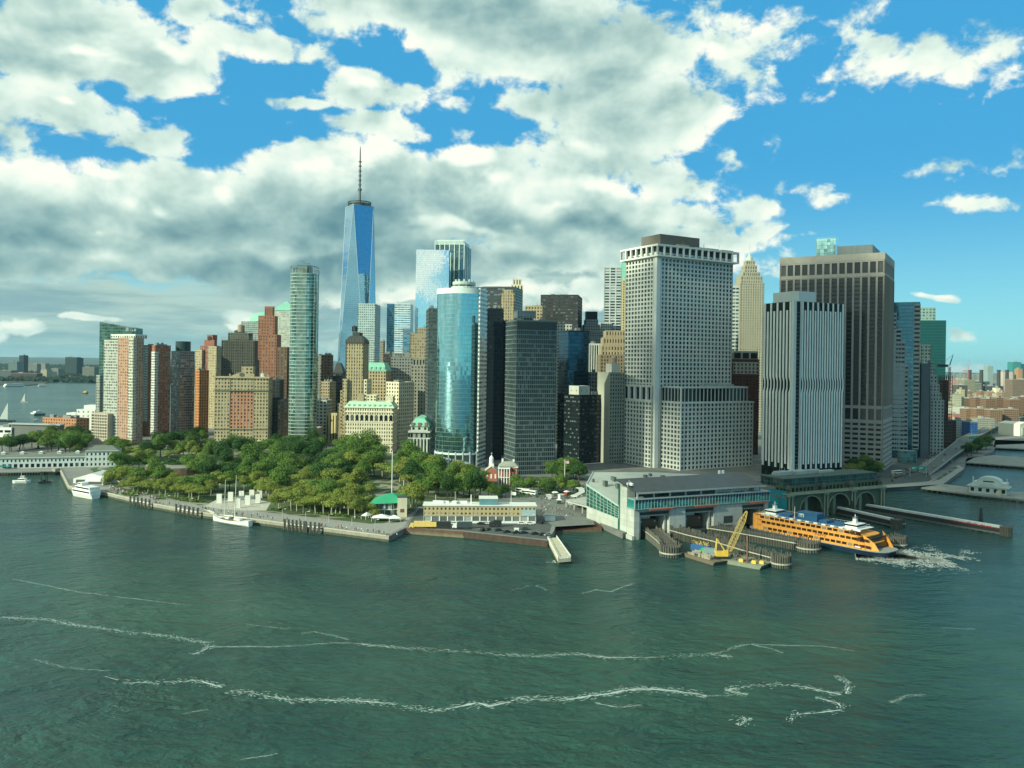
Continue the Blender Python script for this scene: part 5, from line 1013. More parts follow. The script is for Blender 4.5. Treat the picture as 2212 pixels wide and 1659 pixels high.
# ---------------- green arched ferry house
F = Fr('ferry_house', 'old green iron ferry house with three tall arches and glass roof storey', 'ferry building', (175, 521), (253.5, 563)); L = F.L; rt = F.root
W_IRON = wall('green_iron', (.10, .125, .075), .6, .3, scale=.4); W_IRONL = wall('pale_green_iron', (.30, .32, .22), .6, .2); M_TEAL = wall('teal_wall', (.025, .30, .36), .6, .15, scale=.1)
m = MB(); ar = [(L*.115, L*.335), (L*.405, L*.625), (L*.695, L*.90)]
def arch_wall(mb, x0, x1, zb, zt, a0, a1, zs, y0, y1, n=14):
    cx, r_ = (a0+a1)/2, (a1-a0)/2
    P = [(a1+0., zb)]+[(cx+r_*math.cos(t), zs+r_*.85*math.sin(t)) for t in [math.pi*k/n for k in range(n+1)]]+[(a0, zb)]
    for (xa, za), (xb, zb_) in zip(P, P[1:]):
        mb.quad((xa, y0, za), (xb, y0, zb_), (xb, y1, zb_), (xa, y1, za))
        if xa != xb: mb.quad((xb, y0, zb_), (xa, y0, za), (xa, y0, zt), (xb, y0, zt))
    mb.box(x0, a0, y0, y1, zb, zt); mb.box(a1, x1, y0, y1, zb, zt)
ed = [0, L*.37, L*.66, L]
for k in range(3): arch_wall(m, ed[k], ed[k+1], -.5, 15.2, ar[k][0], ar[k][1], 5.4, 0, 3.5)
m.box(0, L, 10, 11, -.5, 15); m.obj('arched_wall', W_IRON, rt)
m = MB()
for k in range(3):
    cx, r_ = (ar[k][0]+ar[k][1])/2, (ar[k][1]-ar[k][0])/2
    pts = [(cx+(r_+.1)*math.cos(t), -.25, 5.4+(r_+.1)*.85*math.sin(t)) for t in [math.pi*q/14 for q in range(15)]]
    for a_, b_ in zip(pts, pts[1:]): m.bar(a_, b_, .45)
    m.box(cx-1.2, cx+1.2, 3.6, 9.9, -.5, 12)
m.obj('arch_trim', W_IRONL, rt)
for x in (1.5, L*.37, L*.66, L-1.5):
    m = MB()
    for o in (-1.6, 1.2): m.lathe(x+o, -1.0, [(.75, -.5), (.55, 1), (.5, 13.5), (.85, 14.4)], 8)
    m.box(x-2.6, x+2.4, -1.8, -.03, 14.4, 15.3); m.obj('pilaster', W_IRONL, rt)
    m = MB(); m.lathe(x, 1.5, [(1.6, 17), (1.5, 18.5), (2.0, 18.8), (1.2, 20.5), (.4, 21.5), (.25, 22)], 10); m.bar((x, 1.5, 21), (x, 1.5, 27), .14); m.obj('finial', wall('dark_iron', (.07, .085, .06), .6), rt)
m = MB(); m.box(-.8, L+.8, -2.2, 4, 15.32, 16); m.box(-.6, L+.6, -1.9, -1.5, 17.0, 17.3)
for k in range(60): x = k*L/59; m.box(x-.1, x+.1, -1.85, -1.55, 16, 17)
m.obj('balustrade', W_IRONL, rt)
facade(rt, 0, L, 4.1, 11, 15.2, 19.6, W_IRON, G_DARK, 3.4, 4.4, .7, .6, roof=None, wallname='gallery_wall', wname='gallery_glazing')
m = MB(); m.box(.3, L-1, 4.6, 24, 19.7, 24.6); m.obj('glass_storey', glass('roof_storey_glass', (.02, .06, .055), blinds=.05, blind=(.05, .12, .11), panel=(2.6, 2.45), mull=(2.45, .05, 2.6, .06, (.10, .16, .14)), rough=.1, jit=.02), rt)
m = MB(); m.box(0, L-.7, 4.2, 24.4, 24.6, 25.1); m.box(.1, L-.8, 4.4, 24.2, 19.4, 19.75); m.obj('flat_roof', wall('dark_green_roof', (.07, .10, .085)), rt)
rooftop(rt, 4, L*.7, 12, 23, 25.1, 16, 3, wall('pale_units', (.42, .44, .40)), 2.6)
m = MB(); m.box(-.35, -.0, .8, 17, -.5, 17.3); m.box(-.5, .1, .6, 17.2, 17.3, 17.6); m.obj('teal_side_wall', M_TEAL, rt)
for k in range(4):
    m = MB(); y = 3+k*3.4; m.loft([[(x, y+.85*math.cos(t), 13.6+.85*math.sin(t)) for t in [2*math.pi*q/12 for q in range(12)]] for x in (-.3, -.5)]); m.obj('round_window', wall('rust_disc', (.34, .15, .09)), rt)
m = MB(); m.box(.05, L, 24, 40, 0, 14); m.obj('rear_hall', wall('rear_brown', (.12, .09, .07)), rt)

# ---------------- long cream waterfront building
T = Tower('office_building', 'long low tan building with white ground floor beside the parking lot', 'office building', 914.5, 1158.5, None, 1095, 481, 3, 'R', 12); w, dp, zt = T.w, T.dp, T.top; rt = T.root
mw = wall('tan_panel', (.42, .34, .19), .8, .08); gw = glass('small_window', (.04, .06, .045), blinds=.2)
facade(rt, 0, w, 0, dp, 4.1, zt, mw, gw, w/28., (zt-4.1)/2, .46, .44, dep=.25, nwin=56, roof=None, rooft=.3)
facade(rt, .05, w-.05, .1, dp-.1, 0, 4.1, M_WHITE, glass('garage_glass', (.13, .16, .15), blinds=.3, blind=(.35, .38, .35)), w/14., 4.1, .86, .66, dep=.4, roof=None, wallname='ground_floor_wall', wname='garage_door', sill=.45)
m = MB(); m.box(-.4, w+.4, -.5, dp+.4, zt+.3, zt+.7); m.obj('roof', W_WROOF, rt)
m = MB(); m.box(w*.495, w*.655, 1.5, dp-1, zt+.7, zt+4.2); m.obj('penthouse_wall', wall('blue_penthouse', (.10, .22, .25), .6), rt); m = MB(); m.box(w*.49, w*.66, 1.2, dp-.8, zt+4.2, zt+4.6); m.obj('penthouse_roof', W_WROOF, rt)
rooftop(rt, 2, w*.48, 3, dp-2, zt+.7, 7, 77, M_WHITE, 1.8)
m = MB(); m.bar((w*.42, 6, zt+.7), (w*.42, 6, zt+6), .5, .3); m.obj('roof_antenna', M_WHITE, rt)
m = MB(); m.box(w*.868, w*.995, -.28, -.02, 4.4, 8.0); m.obj('mural_panel', wall('mural_sky', (.30, .42, .46), .6, .2, scale=1.), rt)
m = MB()
for x, h_, w_ in ((.88, .5, 1.5), (.91, .9, .8), (.935, 1.4, .5), (.965, .6, 2.0)): m.box(w*x, w*x+w_, -.34, -.27, 4.8, 4.8+h_)
m.obj('mural_boats', wall('mural_boat', (.50, .52, .48)), rt)

# ---------------- chapel and columned brick house
c0 = gp(1076.5, 1046, 3); F = Fr('brick_house', 'small red brick house with tall white columned porch by the dark tower', 'house', (c0.x, c0.y), (c0.x+14, c0.y-.5), 3.); rt = F.root; rb = wall('shrine_brick', (.34, .12, .08)); wd = gp(1117.5, 1046, 3).x-c0.x
facade(rt, 0, wd, 0, 12, 0, 13, rb, G_WIN, 2.6, 4.3, .4, .5, dep=.3, roof=None, nwin=15)
m = MB(); m.box(-.3, wd*.62, -3.2, 0, 12.2, 13.2); m.box(-.4, wd+.4, -.5, 12.4, 13, 13.9)
m.box(-.2, wd*.6, -3, 0, 5.4, 5.8); m.obj('cornice', M_WHITE, rt)
for k in range(5): m = MB(); x = .4+k*(wd*.56)/4; m.lathe(x, -2.7, [(.42, 0), (.34, 11.6), (.5, 12.2)], 8); m.obj('column', M_WHITE, rt)
m = MB(); m.loft([[(-.4, -3.2, 13.9), (wd+.4, -.5, 13.9), (wd+.4, 12.4, 13.9), (-.4, 12.4, 13.9)], [(3, 2, 17), (wd-3, 2, 17), (wd-3, 9, 17), (3, 9, 17)]]); m.obj('roof', wall('pale_slate', (.30, .31, .25)), rt)
m = MB(); m.box(2, 3.4, 6, 8, 14, 19); m.box(wd-4, wd-2.6, 6, 8, 14, 18.6); m.obj('chimney', M_WHITE, rt)
c1 = gp(1047, 1040, 3); t = thing('chapel', 'red brick chapel with white octagonal steeple next to the columned house', 'church', (c1.x, c1.y+3, 3), 0); wc = gp(1076, 1040, 3).x-c1.x-.6
m = MB(); m.prism([(0, 0), (wc, 0), (wc, 14), (0, 14)], 0, 7.5); m.loft([[(0, y, 7.5), (wc, y, 7.5), (wc/2, y, 11.5)] for y in (0, 14)]); m.obj('wall', rb, t)
m = MB(); m.loft([[(-.4, y, 7.4), (wc/2, y, 11.9), (wc+.4, y, 7.4), (wc/2, y, 11.3)] for y in (-.4, 14.2)]); m.obj('roof', W_CONC, t)
m = MB(); m.box(wc/2-2, wc/2+2, 1, 5, 8, 13.5); m.lathe(wc/2, 3, [(1.8, 13.5), (1.7, 17), (1.9, 17.2), (1.3, 18.8), (.3, 20)], 8); m.bar((wc/2, 3, 19.5), (wc/2, 3, 22.4), .14); m.bar((wc/2-.7, 3, 21.6), (wc/2+.7, 3, 21.6), .14); m.obj('steeple', M_WHITE, t)
for k in range(3): m = MB(); x = wc*(k+.5)/3; m.box(x-.6, x+.6, -.1, .2, 2, 5.6); m.obj('window', M_WHITE, t)

# ---------------- green roofed restaurant pavilion
c = gp(838, 1114, 3); t = thing('pavilion', 'glass walled waterfront pavilion with a wide bright green roof', 'pavilion', (c.x, c.y, 3), rad(8))
m = MB(); m.lathe(0, 6, [(8.5, 0), (8.5, 8)], 10); m.obj('glass_wall', glass('pavilion_glass', (.06, .11, .09), panel=(1.5, 3.9), blinds=.3, blind=(.3, .4, .34)), t)
m = MB()
for k in range(14): a = 2*math.pi*k/14; m.bar((8.7*math.cos(a), 6+8.7*math.sin(a), 0), (8.7*math.cos(a), 6+8.7*math.sin(a), 8), .16)
m.lathe(0, 6, [(8.8, 3.8), (8.9, 4.1), (8.8, 4.3)], 14); m.obj('post', M_WHITE, t)
m = MB(); m.loft([[(-12, -4, 7.6), (10, -4, 8.4), (13, 16, 9.4), (-8, 16, 8.6)], [(-1, 5, 12.2), (3, 5, 12.6), (3.5, 8, 12.6), (-.5, 8, 12.2)]]); m.obj('green_roof', wall('bright_green_metal', (.03, .30, .15), .45, .12), t)
m = MB(); m.box(5.6, 11.2, -6, -1, 0, 11.8); m.obj('stone_block', wall('pavilion_block', (.52, .49, .36)), t); m = MB(); m.box(5.4, 11.4, -6.2, -.8, 11.8, 12.3); m.obj('block_cap', W_DGREY, t); m = MB(); m.box(7.2, 9.6, -6.1, -5.8, 3, 5); m.obj('block_window', wall('rust_shutter', (.16, .07, .05)), t)
for k, (x, y, s_) in enumerate(((824, 1125, 5.5), (852, 1127, 3.5), (808, 1116, 3.5), (793, 1121, 3))):
    p = gp(x, y, 3); t = thing('tent', ['white peaked garden tent in front of the green pavilion', 'small white tent right of the peaked garden tent', 'low cream awning tent left of the green pavilion', 'long low white parasol tent beside the lawn'][k], 'tent', (p.x, p.y, 3), .3*k)
    m = MB(); m.loft([[(-s_, -s_*.7, 2.2), (s_, -s_*.7, 2.2), (s_, s_*.7, 2.2), (-s_, s_*.7, 2.2)], [(-.4, -.3, 3.9), (.4, -.3, 3.9), (.4, .3, 3.9), (-.4, .3, 3.9)]]); m.obj('canopy', M_WHITE, t); m = MB()
    for sx in (-1, 1):
        for sy in (-1, 1): m.bar((sx*s_*.95, sy*s_*.65, 0), (sx*s_*.95, sy*s_*.65, 2.3), .1)
    m.obj('pole', M_WHITE, t)
# event tent at the left tip
p = gp(158, 1044, 3); t = thing('event_tent', 'big white gabled event tent at the left tip of the park', 'tent', (p.x, p.y, 3), rad(3)); m = MB()
m.loft([[(0, y, 0), (26, y, 0), (26, y, 3.4), (13, y, 7.4), (0, y, 3.4)] for y in (0, 20)]); m.loft([[(x, -8, 0), (x, .05, 0), (x, .05, 3.2), (x, -4, 5.), (x, -8, 3.2)] for x in (12, 25)]); m.loft([[(x, 4, 0), (x, 16, 0), (x, 16, 3.2), (x, 10, 6), (x, 4, 3.2)] for x in (25.5, 33)]); m.obj('canvas', M_WHITE, t)
m = MB(); m.box(2, 11, -.12, .1, .4, 2.8); m.box(14.5, 24, -.12-8, -7.9, .4, 2.4); m.obj('tent_window', G_DARK, t)
# white memorial slabs
pl = [gp(x, y, 3) for x, y in [(440, 1094), (470, 1099), (530, 1103), (575, 1103), (585, 1085), (520, 1073), (470, 1078)]]; sheet(pl, 3.03, 'memorial_plaza', wall('pale_plaza', (.44, .42, .35)), 0, 'pale paved plaza around the white slabs')
for k, (x, y) in enumerate(((473.5, 1086.6), (498, 1082), (513.5, 1097), (521.5, 1079.6), (534.8, 1090), (544, 1077), (557.3, 1086.6), (561, 1076))):
    p = gp(x, y, 3); mm = MB(); mm.box(-1.6, 1.6, -.5, .5, 0, 5.8); mm.box(-1.9, 1.9, -.8, .8, 0, .3); o = mm.obj('stone_slab', wall('slab_white', (.66, .66, .58), .7, .06)); o.location = (p.x, p.y, 3.03); o.rotation_euler = (0, 0, .1)
    tag(o, ['leftmost', 'second', 'third', 'fourth', 'fifth', 'sixth', 'seventh', 'rightmost'][k]+' of the tall white stone slabs on the waterfront plaza, counted from the left', 'monument', 'white stone memorial slabs')

# ---------------- white pier building with arcade
A_, B_ = gp(-60, 1014, 3), gp(184, 1009, 3); F = Fr('pier_building', 'long white two storey pier house with arches and a grey gabled roof', 'pier building', (A_.x, A_.y), (B_.x, B_.y), 3.); L = F.L; rt = F.root
mw = wall('white_clapboard', (.56, .62, .58), .7, .08)
facade(rt, 0, L, 0, 12, 4.2, 8.2, mw, G_DARK, 3., 4, .4, .5, dep=.25, roof=None, nwin=28)
facade(rt, .0, L, -.02, 12, 0, 4.2, mw, G_DARK, 4.2, 4.2, .62, .72, dep=.5, roof=None, wallname='arcade_wall', wname='arched_opening')
m = MB(); m.loft([[(x, -.8, 8.2), (x, 12.8, 8.2), (x, 6, 12)] for x in (-.5, L+.3)]); m.obj('roof', wall('pier_roof', (.15, .17, .14), .8), rt)
for k in range(6): m = MB(); x = L*(k+.5)/6; m.box(x-1.6, x+1.6, 4.6, 7.4, 11, 12.8); m.loft([[(x-2, 4.2, 12.8), (x+2, 4.2, 12.8), (x+2, 7.8, 12.8), (x-2, 7.8, 12.8)], [(x-.3, 5.8, 13.8), (x+.3, 5.8, 13.8), (x+.3, 6.2, 13.8), (x-.3, 6.2, 13.8)]]); m.obj('cupola', mw, rt)
facade(rt, L+.05, L+26, -1, 14, 0, 13, mw, G_DARK, 3.2, 4.3, .42, .5, dep=.25, roof=None, nwin=20, wallname='pavilion_wall')
m = MB(); m.loft([[(L-.7, -1.8, 13.2), (L+26.8, -1.8, 13.2), (L+26.8, 14.8, 13.2), (L-.7, 14.8, 13.2)], [(L+6, 6, 17.6), (L+20, 6, 17.6), (L+20, 7.5, 17.6), (L+6, 7.5, 17.6)]]); m.obj('pavilion_roof', wall('pier_roof', (.15, .17, .14), .8), rt)
A_, B_ = gp(-60, 1021, 3), gp(180, 1016, 3); t = thing('pier', 'dark timber pier deck on piles in front of the white pier house', 'pier', (A_.x, A_.y, 0)); m = MB(); D_ = Vector((B_.x-A_.x, B_.y-A_.y, 0)); 
m.loft([[(0, -1, 2.2), (0, 26, 2.2), (0, 26, 3.03), (0, -1, 3.03)], [(D_.x, D_.y-1, 2.2), (D_.x, D_.y+26, 2.2), (D_.x, D_.y+26, 3.03), (D_.x, D_.y-1, 3.03)]]); m.obj('deck', wall('pier_deck', (.22, .23, .20)), t); m = MB()
for k in range(42): q = D_*(k/41); m.cyl(q.x, q.y-.6, -2, 2.4, .35, n=6)
m.obj('pile', W_WOOD, t, kind='stuff')
for k, (a_, l_, c_) in enumerate((((95, 1008, 4), 'red market umbrellas', M_RED), ((8, 1012, 3), 'teal market umbrellas', wall('teal_canvas', (.02, .25, .25))))):
    for j in range(3):
        p = gp(a_[0]+j*9, a_[1], 3); t = thing('umbrella', ('%s umbrella of the three %s before the white pier house' % (['left', 'middle', 'right'][j], ['red', 'teal'][k])), 'umbrella', (p.x, p.y-4, 3), 0, l_+' by the pier house')
        m = MB(); m.loft([[(2.2*math.cos(i*math.pi/4), 2.2*math.sin(i*math.pi/4), 2.3) for i in range(8)], [(.1*math.cos(i*math.pi/4), .1*math.sin(i*math.pi/4), 3.2) for i in range(8)]]); m.obj('canopy', c_, t); m = MB(); m.bar((0, 0, 0), (0, 0, 2.6), .06); m.obj('pole', M_DK, t)

# ---------------- museum, brick and cream blocks at left
T = Tower('museum_building', 'low wide grey museum building with a thin curved roof', 'museum', 26, 130.5, 138.5, 918, 894, -8, 'R'); w, dp, zt = T.w, T.dp, T.top; rt = T.root
m = MB(); m.box(0, w, 0, dp, 0, zt-.6); m.obj('wall', wall('museum_grey', (.13, .14, .125), .7, .15, scale=.05), rt); m = MB(); m.box(-3, w+1, -2, dp+1, zt-.6, zt+.6); m.obj('roof', wall('museum_roof', (.34, .38, .36), .6), rt)
m = MB(); m.box(w*.52, w*.68, -.2, .2, zt*.28, zt*.38); m.box(w*.52, w*.62, -.2, .2, zt*.62, zt*.68); m.box(w*.05, w*.6, -.25, .2, 1, 4.4); m.box(w*.76, w*.96, -.2, .2, zt*.36, zt*.46); m.obj('window_band', G_DARK, rt)
m = MB(); m.box(w*.70, w*.74, -.4, .1, zt*.30, zt*.62); m.obj('red_panel', M_RED, rt); m = MB(); m.box(w*.64, w*.69, -.5, .1, 2, zt*.62); m.obj('concrete_pier', W_CONC, rt)
T = simple('office_block', 'bright white terraced building at the left edge of the photo', 'office block', -60, 25, None, 925, 900, 0, 'R', M_WHITE, G_DARK, 9, 8, .8, .35, mode='h', dp=20, plant=2)
T = simple('apartment_block', 'low orange brick apartment block with flat roof behind the museum', 'apartment block', 92, 165, 193, 906, 995, -22, 'R', wall('salmon_brick', (.40, .19, .10)), G_DARK, 4.5, 4, .4, .45, plant=6, nwin=60)
T = simple('apartment_block', 'cream white terraced block stacked above the orange brick one', 'apartment block', 165, 206, None, 886, 1060, 0, 'R', M_WHITE, G_DARK, 6, 5, .3, .3, dp=30, plant=3)
block(T.root, 'penthouse', 8, 26, 3, 20, T.top, T.top+6, M_WHITE); block(T.root, 'lower_terrace', -14, -.1, 2, 20, 0, T.top-4, M_WHITE)
# castle: round low brown fort in the park
p = gp(365, 1033, 3); t = thing('fort', 'round low brownstone fort half hidden by the park trees', 'fort', (p.x, p.y+24, 3)); m = MB(); m.lathe(0, 0, [(27, 0), (27, 7.2), (26, 7.4)], 36); m.obj('wall', wall('brownstone', (.20, .125, .085), .9, .3, scale=.3, joints=(2., .8)), t)
m = MB(); m.lathe(0, 0, [(26.5, 7.3), (26.8, 7.9), (25, 8.0), (22, 7.6)], 36); m.obj('roof', wall('fort_roof', (.22, .22, .18)), t)
# ================================================================ boats, piers, fenders
def hull_rings(Lh, W, z0, z1, n=9, bow=.25, stern=.1, flare=1.12, sheer=0.):
    R_ = []
    for k in range(n+1):
        u = k/n; w_ = W/2
        if u > 1-bow: w_ *= max(.04, 1-((u-(1-bow))/bow)**2)
        if u < stern: w_ *= .75+.25*u/stern
        zz = z1+sheer*(2*u-1)**2
        R_.append([(u*Lh, -w_*.8, z0), (u*Lh, w_*.8, z0), (u*Lh, w_*flare, zz), (u*Lh, -w_*flare, zz)])
    return R_
# ---- orange ferry
c0, c1 = Vector((144.5, 485)), Vector((194.5, 421.5)); FY = Fr('ferry', 'large orange passenger ferry with blue roof leaving the terminal stern first', 'ferry', c0, c1); L = FY.L; rt = FY.root
M_OR = wall('ferry_orange', (.58, .26, .05), .55, .14, streak=.7); M_NAVY = paint('navy_hull', (.012, .03, .06)); M_FBL = paint('ferry_blue', (.015, .09, .19)); HW = 10.; rt.scale = (1, 1, .76)
def oval(x0, x1, hw, z, n=7, e=9.):
    P = []
    for k in range(n+1):
        a = math.pi/2*k/n; P.append((x0+e-e*math.cos(a), -hw*math.sin(a)**.6 if k else 0.0, z))
    Q = P+[(x1+x0-p[0], p[1], z) for p in reversed(P)]
    return Q+[(p[0], -p[1], z) for p in reversed(Q)][1:-1] if False else Q+[(p[0], -p[1]-.001, z) for p in reversed(Q[1:-1])]
m = MB(); m.loft([[ (x, y*.85, -1.) for x, y, z in oval(0, L, HW, 0, e=16)], [(x, y, 3.6) for x, y, z in oval(-1, L+1, HW, 0, e=12)]]); m.obj('hull', M_NAVY, rt)
m = MB(); m.loft([[(x, y, z) for x, y, _ in oval(-1.4, L+1.4, HW+.4, 0, e=12)] for z in (3.6, 4.1)]); m.obj('fender_rail', wall('rail_grey', (.22, .24, .22)), rt)
m = MB()
m.loft([[(x, y, 4.1) for x, y, _ in oval(7, L-7, HW, 0, e=3)], [(x, y, 8.0) for x, y, _ in oval(8, L-8, HW, 0, e=3)]])
m.loft([[(x, y, 8.0) for x, y, _ in oval(3, L-6, HW, 0, e=7)], [(x, y, 8.7) for x, y, _ in oval(3, L-6, HW, 0, e=7)]])
m.loft([[(x, y, 8.7) for x, y, _ in oval(8, L-12, HW-.02, 0, e=3)], [(x, y, 12.0) for x, y, _ in oval(8, L-12, HW-.02, 0, e=3)]])
m.loft([[(x, y, 12.0) for x, y, _ in oval(3, L-9, HW, 0, e=7)], [(x, y, 12.8) for x, y, _ in oval(3, L-9, HW, 0, e=7)]])
m.loft([[(x, y, 12.8) for x, y, _ in oval(6, L-15, HW-.01, 0, e=4)], [(x, y, 15.4) for x, y, _ in oval(8, L-17, HW-.3, 0, e=4)]])
for s_ in (-1, 1):
    for xa, xb in ((L-8, L-.5), ):
        m.quad((xa, s_*(HW-.1), 4.1), (xb-2, s_*(HW-2.5), 4.1), (xb-4.5, s_*(HW-2.2), 9), (xa-2, s_*(HW-.1), 14.))
        m.quad((xa, s_*(HW-.35), 4.1), (xa-2, s_*(HW-.35), 14.), (xb-4.5, s_*(HW-2.5), 9), (xb-2, s_*(HW-2.8), 4.1))
m.loft([[(x, y, z) for x, y, _ in oval(1, 12, HW*.9, 0, e=6)] for z in (4.1, 14.5)])
m.obj('deckhouse', M_OR, rt)
win = MB(); win.box(0, 2.55, -.12, .12, 0, 1.75); wme = win.mesh('window'); wme.materials.append(glass('ferry_window', (.03, .018, .012), blinds=.1, blind=(.25, .22, .15)))
def fwin(x, y, z, sx=1.): o = bpy.data.objects.new('window', wme); COL.objects.link(o); o.parent = rt; o.location = (x, y, z); o.scale = (sx, 1, 1)
for k in range(19): fwin(9.5+k*3.2, -HW-.0, 13.2); fwin(9.5+k*3.2, HW, 13.2) if k < 6 else None
for k in range(20): fwin(10.5+k*3.2, -HW-.0, 9.6)
for k in range(20): fwin(11.5+k*3.2, -HW-.0, 5.4)
m = MB(); m.box(L-14.5, L-10.5, -HW-.15, -HW+.4, 4.6, 6.6); m.obj('boat_recess', wall('recess_red', (.12, .03, .02)), rt); m = MB(); m.loft([[(L-14+u*3, -HW-.4+a_, 5.0+b_) for a_, b_ in ((0, 0), (.6, 0), (.6, .7), (0, .7))] for u in (0, .2, .8, 1)]); m.obj('rescue_boat', M_WHITE, rt)
m = MB(); m.box(L-11, L-7.2, -HW+1.5, HW-1.5, 9.0, 11.7); m.box(L-7.5, L-6.5, -HW+2.5, HW-2.5, 4.3, 7.6); m.obj('end_opening', G_DARK, rt)
m = MB(); m.loft([[(x, y*.97, z) for x, y, _ in oval(9, L-18, HW-.5, 0, e=4)] for z in (15.4, 15.7)]); m.box(L*.36, L*.36+12, -3.6, 3.6, 15.6, 21.0); m.box(L*.2, L*.3, -3.5, 3.5, 15.6, 17.2); m.box(L*.52, L*.58, -3.5, 3.5, 15.6, 17.4); m.obj('blue_roof', M_FBL, rt)
m = MB(); m.box(L*.37, L*.41, -3.72, -3.6, 17.4, 19.8); m.obj('funnel_plate', wall('emblem_plate', (.45, .55, .52)), rt); m = MB(); m.box(L*.37+.5, L*.41-.5, -3.78, -3.72, 17.6, 17.9); m.box(L*.37+.5, L*.41-.5, -3.78, -3.72, 18.3, 18.6); m.box(L*.37+.5, L*.37+.85, -3.78, -3.72, 17.9, 19.2); m.box(L*.41-.85, L*.41-.5, -3.78, -3.72, 17.9, 19.2); m.obj('funnel_emblem', M_FBL, rt)
for x0 in (9., L-23):
    m = MB(); m.loft([[(x0, -4, 15.6), (x0+6.5, -4, 15.6), (x0+6.5, 4, 15.6), (x0, 4, 15.6)], [(x0-.4, -4.2, 18.6), (x0+6.8, -4.2, 18.6), (x0+6.8, 4.2, 18.6), (x0-.4, 4.2, 18.6)]]); m.box(x0+2.4, x0+4, -1, 1, 18.6, 21.5); m.bar((x0+3.2, 0, 21), (x0+3.2, 0, 24.5), .2); m.bar((x0+3.2, -2.4, 22.6), (x0+3.2, 2.4, 22.6), .15); m.box(x0-1.5, x0+9, -8.5, 8.5, 15.5, 15.75); ph = m.obj('pilot_house', M_WHITE, rt)
    m = MB(); m.box(x0-.5, x0+6.9, -4.3, 4.3, 17.0, 18.1); m.obj('pilot_house_window', G_DARK, ph)
for k in range(12): m = MB(); x = 13+k*4.9; m.box(x, x+2.2, -9.4, -8.3, 15.6, 16.5); m.obj('raft_locker', M_WHITE, rt)
m = MB(); m.bar((L*.37, -7.5, 15.6), (L*.37, -7.5, 25), .16); m.obj('flag_mast', M_WHITE, rt); m = MB(); m.box(L*.345, L*.355, -6, -5, 15.7, 17.4); m.obj('vent', M_RED, rt)
m = MB()
for s_ in (-1, 1):
    m.bar((8, s_*9.6, 16.6), (L-17, s_*9.6, 16.6), .07)
    for k in range(28): x = 8+k*(L-25)/27; m.bar((x, s_*9.6, 15.4), (x, s_*9.6, 16.6), .05)
m.obj('deck_railing', M_WHITE, rt)
def text(body, size, parent, loc, rot, mat, name='lettering', ext=.02):
    cu = bpy.data.curves.new(name, 'FONT'); cu.body = body; cu.size = size; cu.extrude = ext; cu.resolution_u = 2; cu.align_x = 'LEFT'
    tmp = bpy.data.objects.new(name, cu); me = bpy.data.meshes.new_from_object(tmp); bpy.data.objects.remove(tmp); me.materials.append(mat)
    o = bpy.data.objects.new(name, me); COL.objects.link(o); o.parent = parent; o.location = loc; o.rotation_euler = rot; return o
text('Ferry', 3.0, rt, (L*.545, -HW-.16, 8.0), (rad(90), 0, 0), wall('letter_brown', (.14, .06, .03)))

def boat(label, cat, a, b, W, hullm, topm, z1, decks, name='boat', zoff=0.):
    A, B = gp(a[0], a[1], 0), gp(b[0], b[1], 0); f = Fr(name, label, cat, (A.x, A.y), (B.x, B.y)); L_ = f.L
    m = MB(); m.loft(hull_rings(L_, W, -.4, z1, sheer=z1*.25)); m.obj('hull', hullm, f.root)
    z = z1
    for (u0, u1, ww, h_, win_) in decks:
        m = MB(); m.loft([[(L_*u0, -W*ww/2, z), (L_*u1, -W*ww/2, z), (L_*u1, W*ww/2, z), (L_*u0, W*ww/2, z)], [(L_*u0, -W*ww/2, z+h_), (L_*(u1-.02), -W*ww/2, z+h_), (L_*(u1-.02), W*ww/2, z+h_), (L_*u0, W*ww/2, z+h_)]]); cb = m.obj('cabin', topm, f.root)
        if win_: m = MB(); m.box(L_*(u0+.03), L_*(u1-.03), -W*ww/2-.06, W*ww/2+.06, z+h_*.4, z+h_*.78); m.obj('cabin_window', G_DARK, cb)
        z += h_
    m = MB(); m.bar((L_*.5, 0, z), (L_*.48, 0, z+z1*1.6), .12); m.obj('mast', M_WHITE, f.root); return f
boat('white three deck excursion boat moored beside the white event tent', 'boat', (207, 1077.5), (160, 1068), 8., M_WHITE, M_WHITE, 2.6, ((.02, .86, .92, 2.6, 1), (.06, .74, .88, 2.5, 1), (.5, .68, .6, 2., 1)), 'excursion_boat')
boat('small white patrol boat heading left near the pier house', 'boat', (64, 1043), (27, 1043), 5., M_WHITE, M_WHITE, 1.6, ((.2, .65, .7, 2., 1), (.3, .52, .5, 1.6, 1)), 'patrol_boat')
boat('white and green fast ferry trailing a long wake on the far river', 'boat', (70, 898), (98, 896), 8., paint('boat_green', (.03, .16, .12)), M_WHITE, 2.4, ((.0, .8, .9, 2.6, 1), (.15, .6, .7, 2.2, 1)), 'passenger_boat')
boat('small yellow water taxi ahead of a white wake far up the river', 'boat', (189, 850.5), (179, 850), 7., M_DK, M_YEL, 2., ((.1, .8, .9, 3., 1), (.2, .5, .6, 2., 0)), 'water_taxi')
boat('long white tour boat partly hidden behind the grey museum', 'boat', (13, 926), (44, 925), 8., M_WHITE, M_WHITE, 2.2, ((.05, .9, .9, 2.6, 1), (.3, .8, .8, 2.4, 0)), 'tour_boat')
boat('tiny white motorboat on the river above the museum roof', 'boat', (74, 908.5), (83, 908), 3., M_WHITE, M_WHITE, 1.2, ((.3, .7, .6, 1., 0),), 'motorboat')
boat('long white boat moored on the far river shore', 'boat', (9, 835.5), (53, 835), 18., M_WHITE, M_WHITE, 4., ((.05, .9, .9, 5., 1),), 'moored_boat')
boat('shorter white boat moored right of the long one on the far shore', 'boat', (82, 834.5), (102, 834.5), 14., M_WHITE, M_WHITE, 4., ((.1, .9, .8, 4., 1),), 'moored_boat')
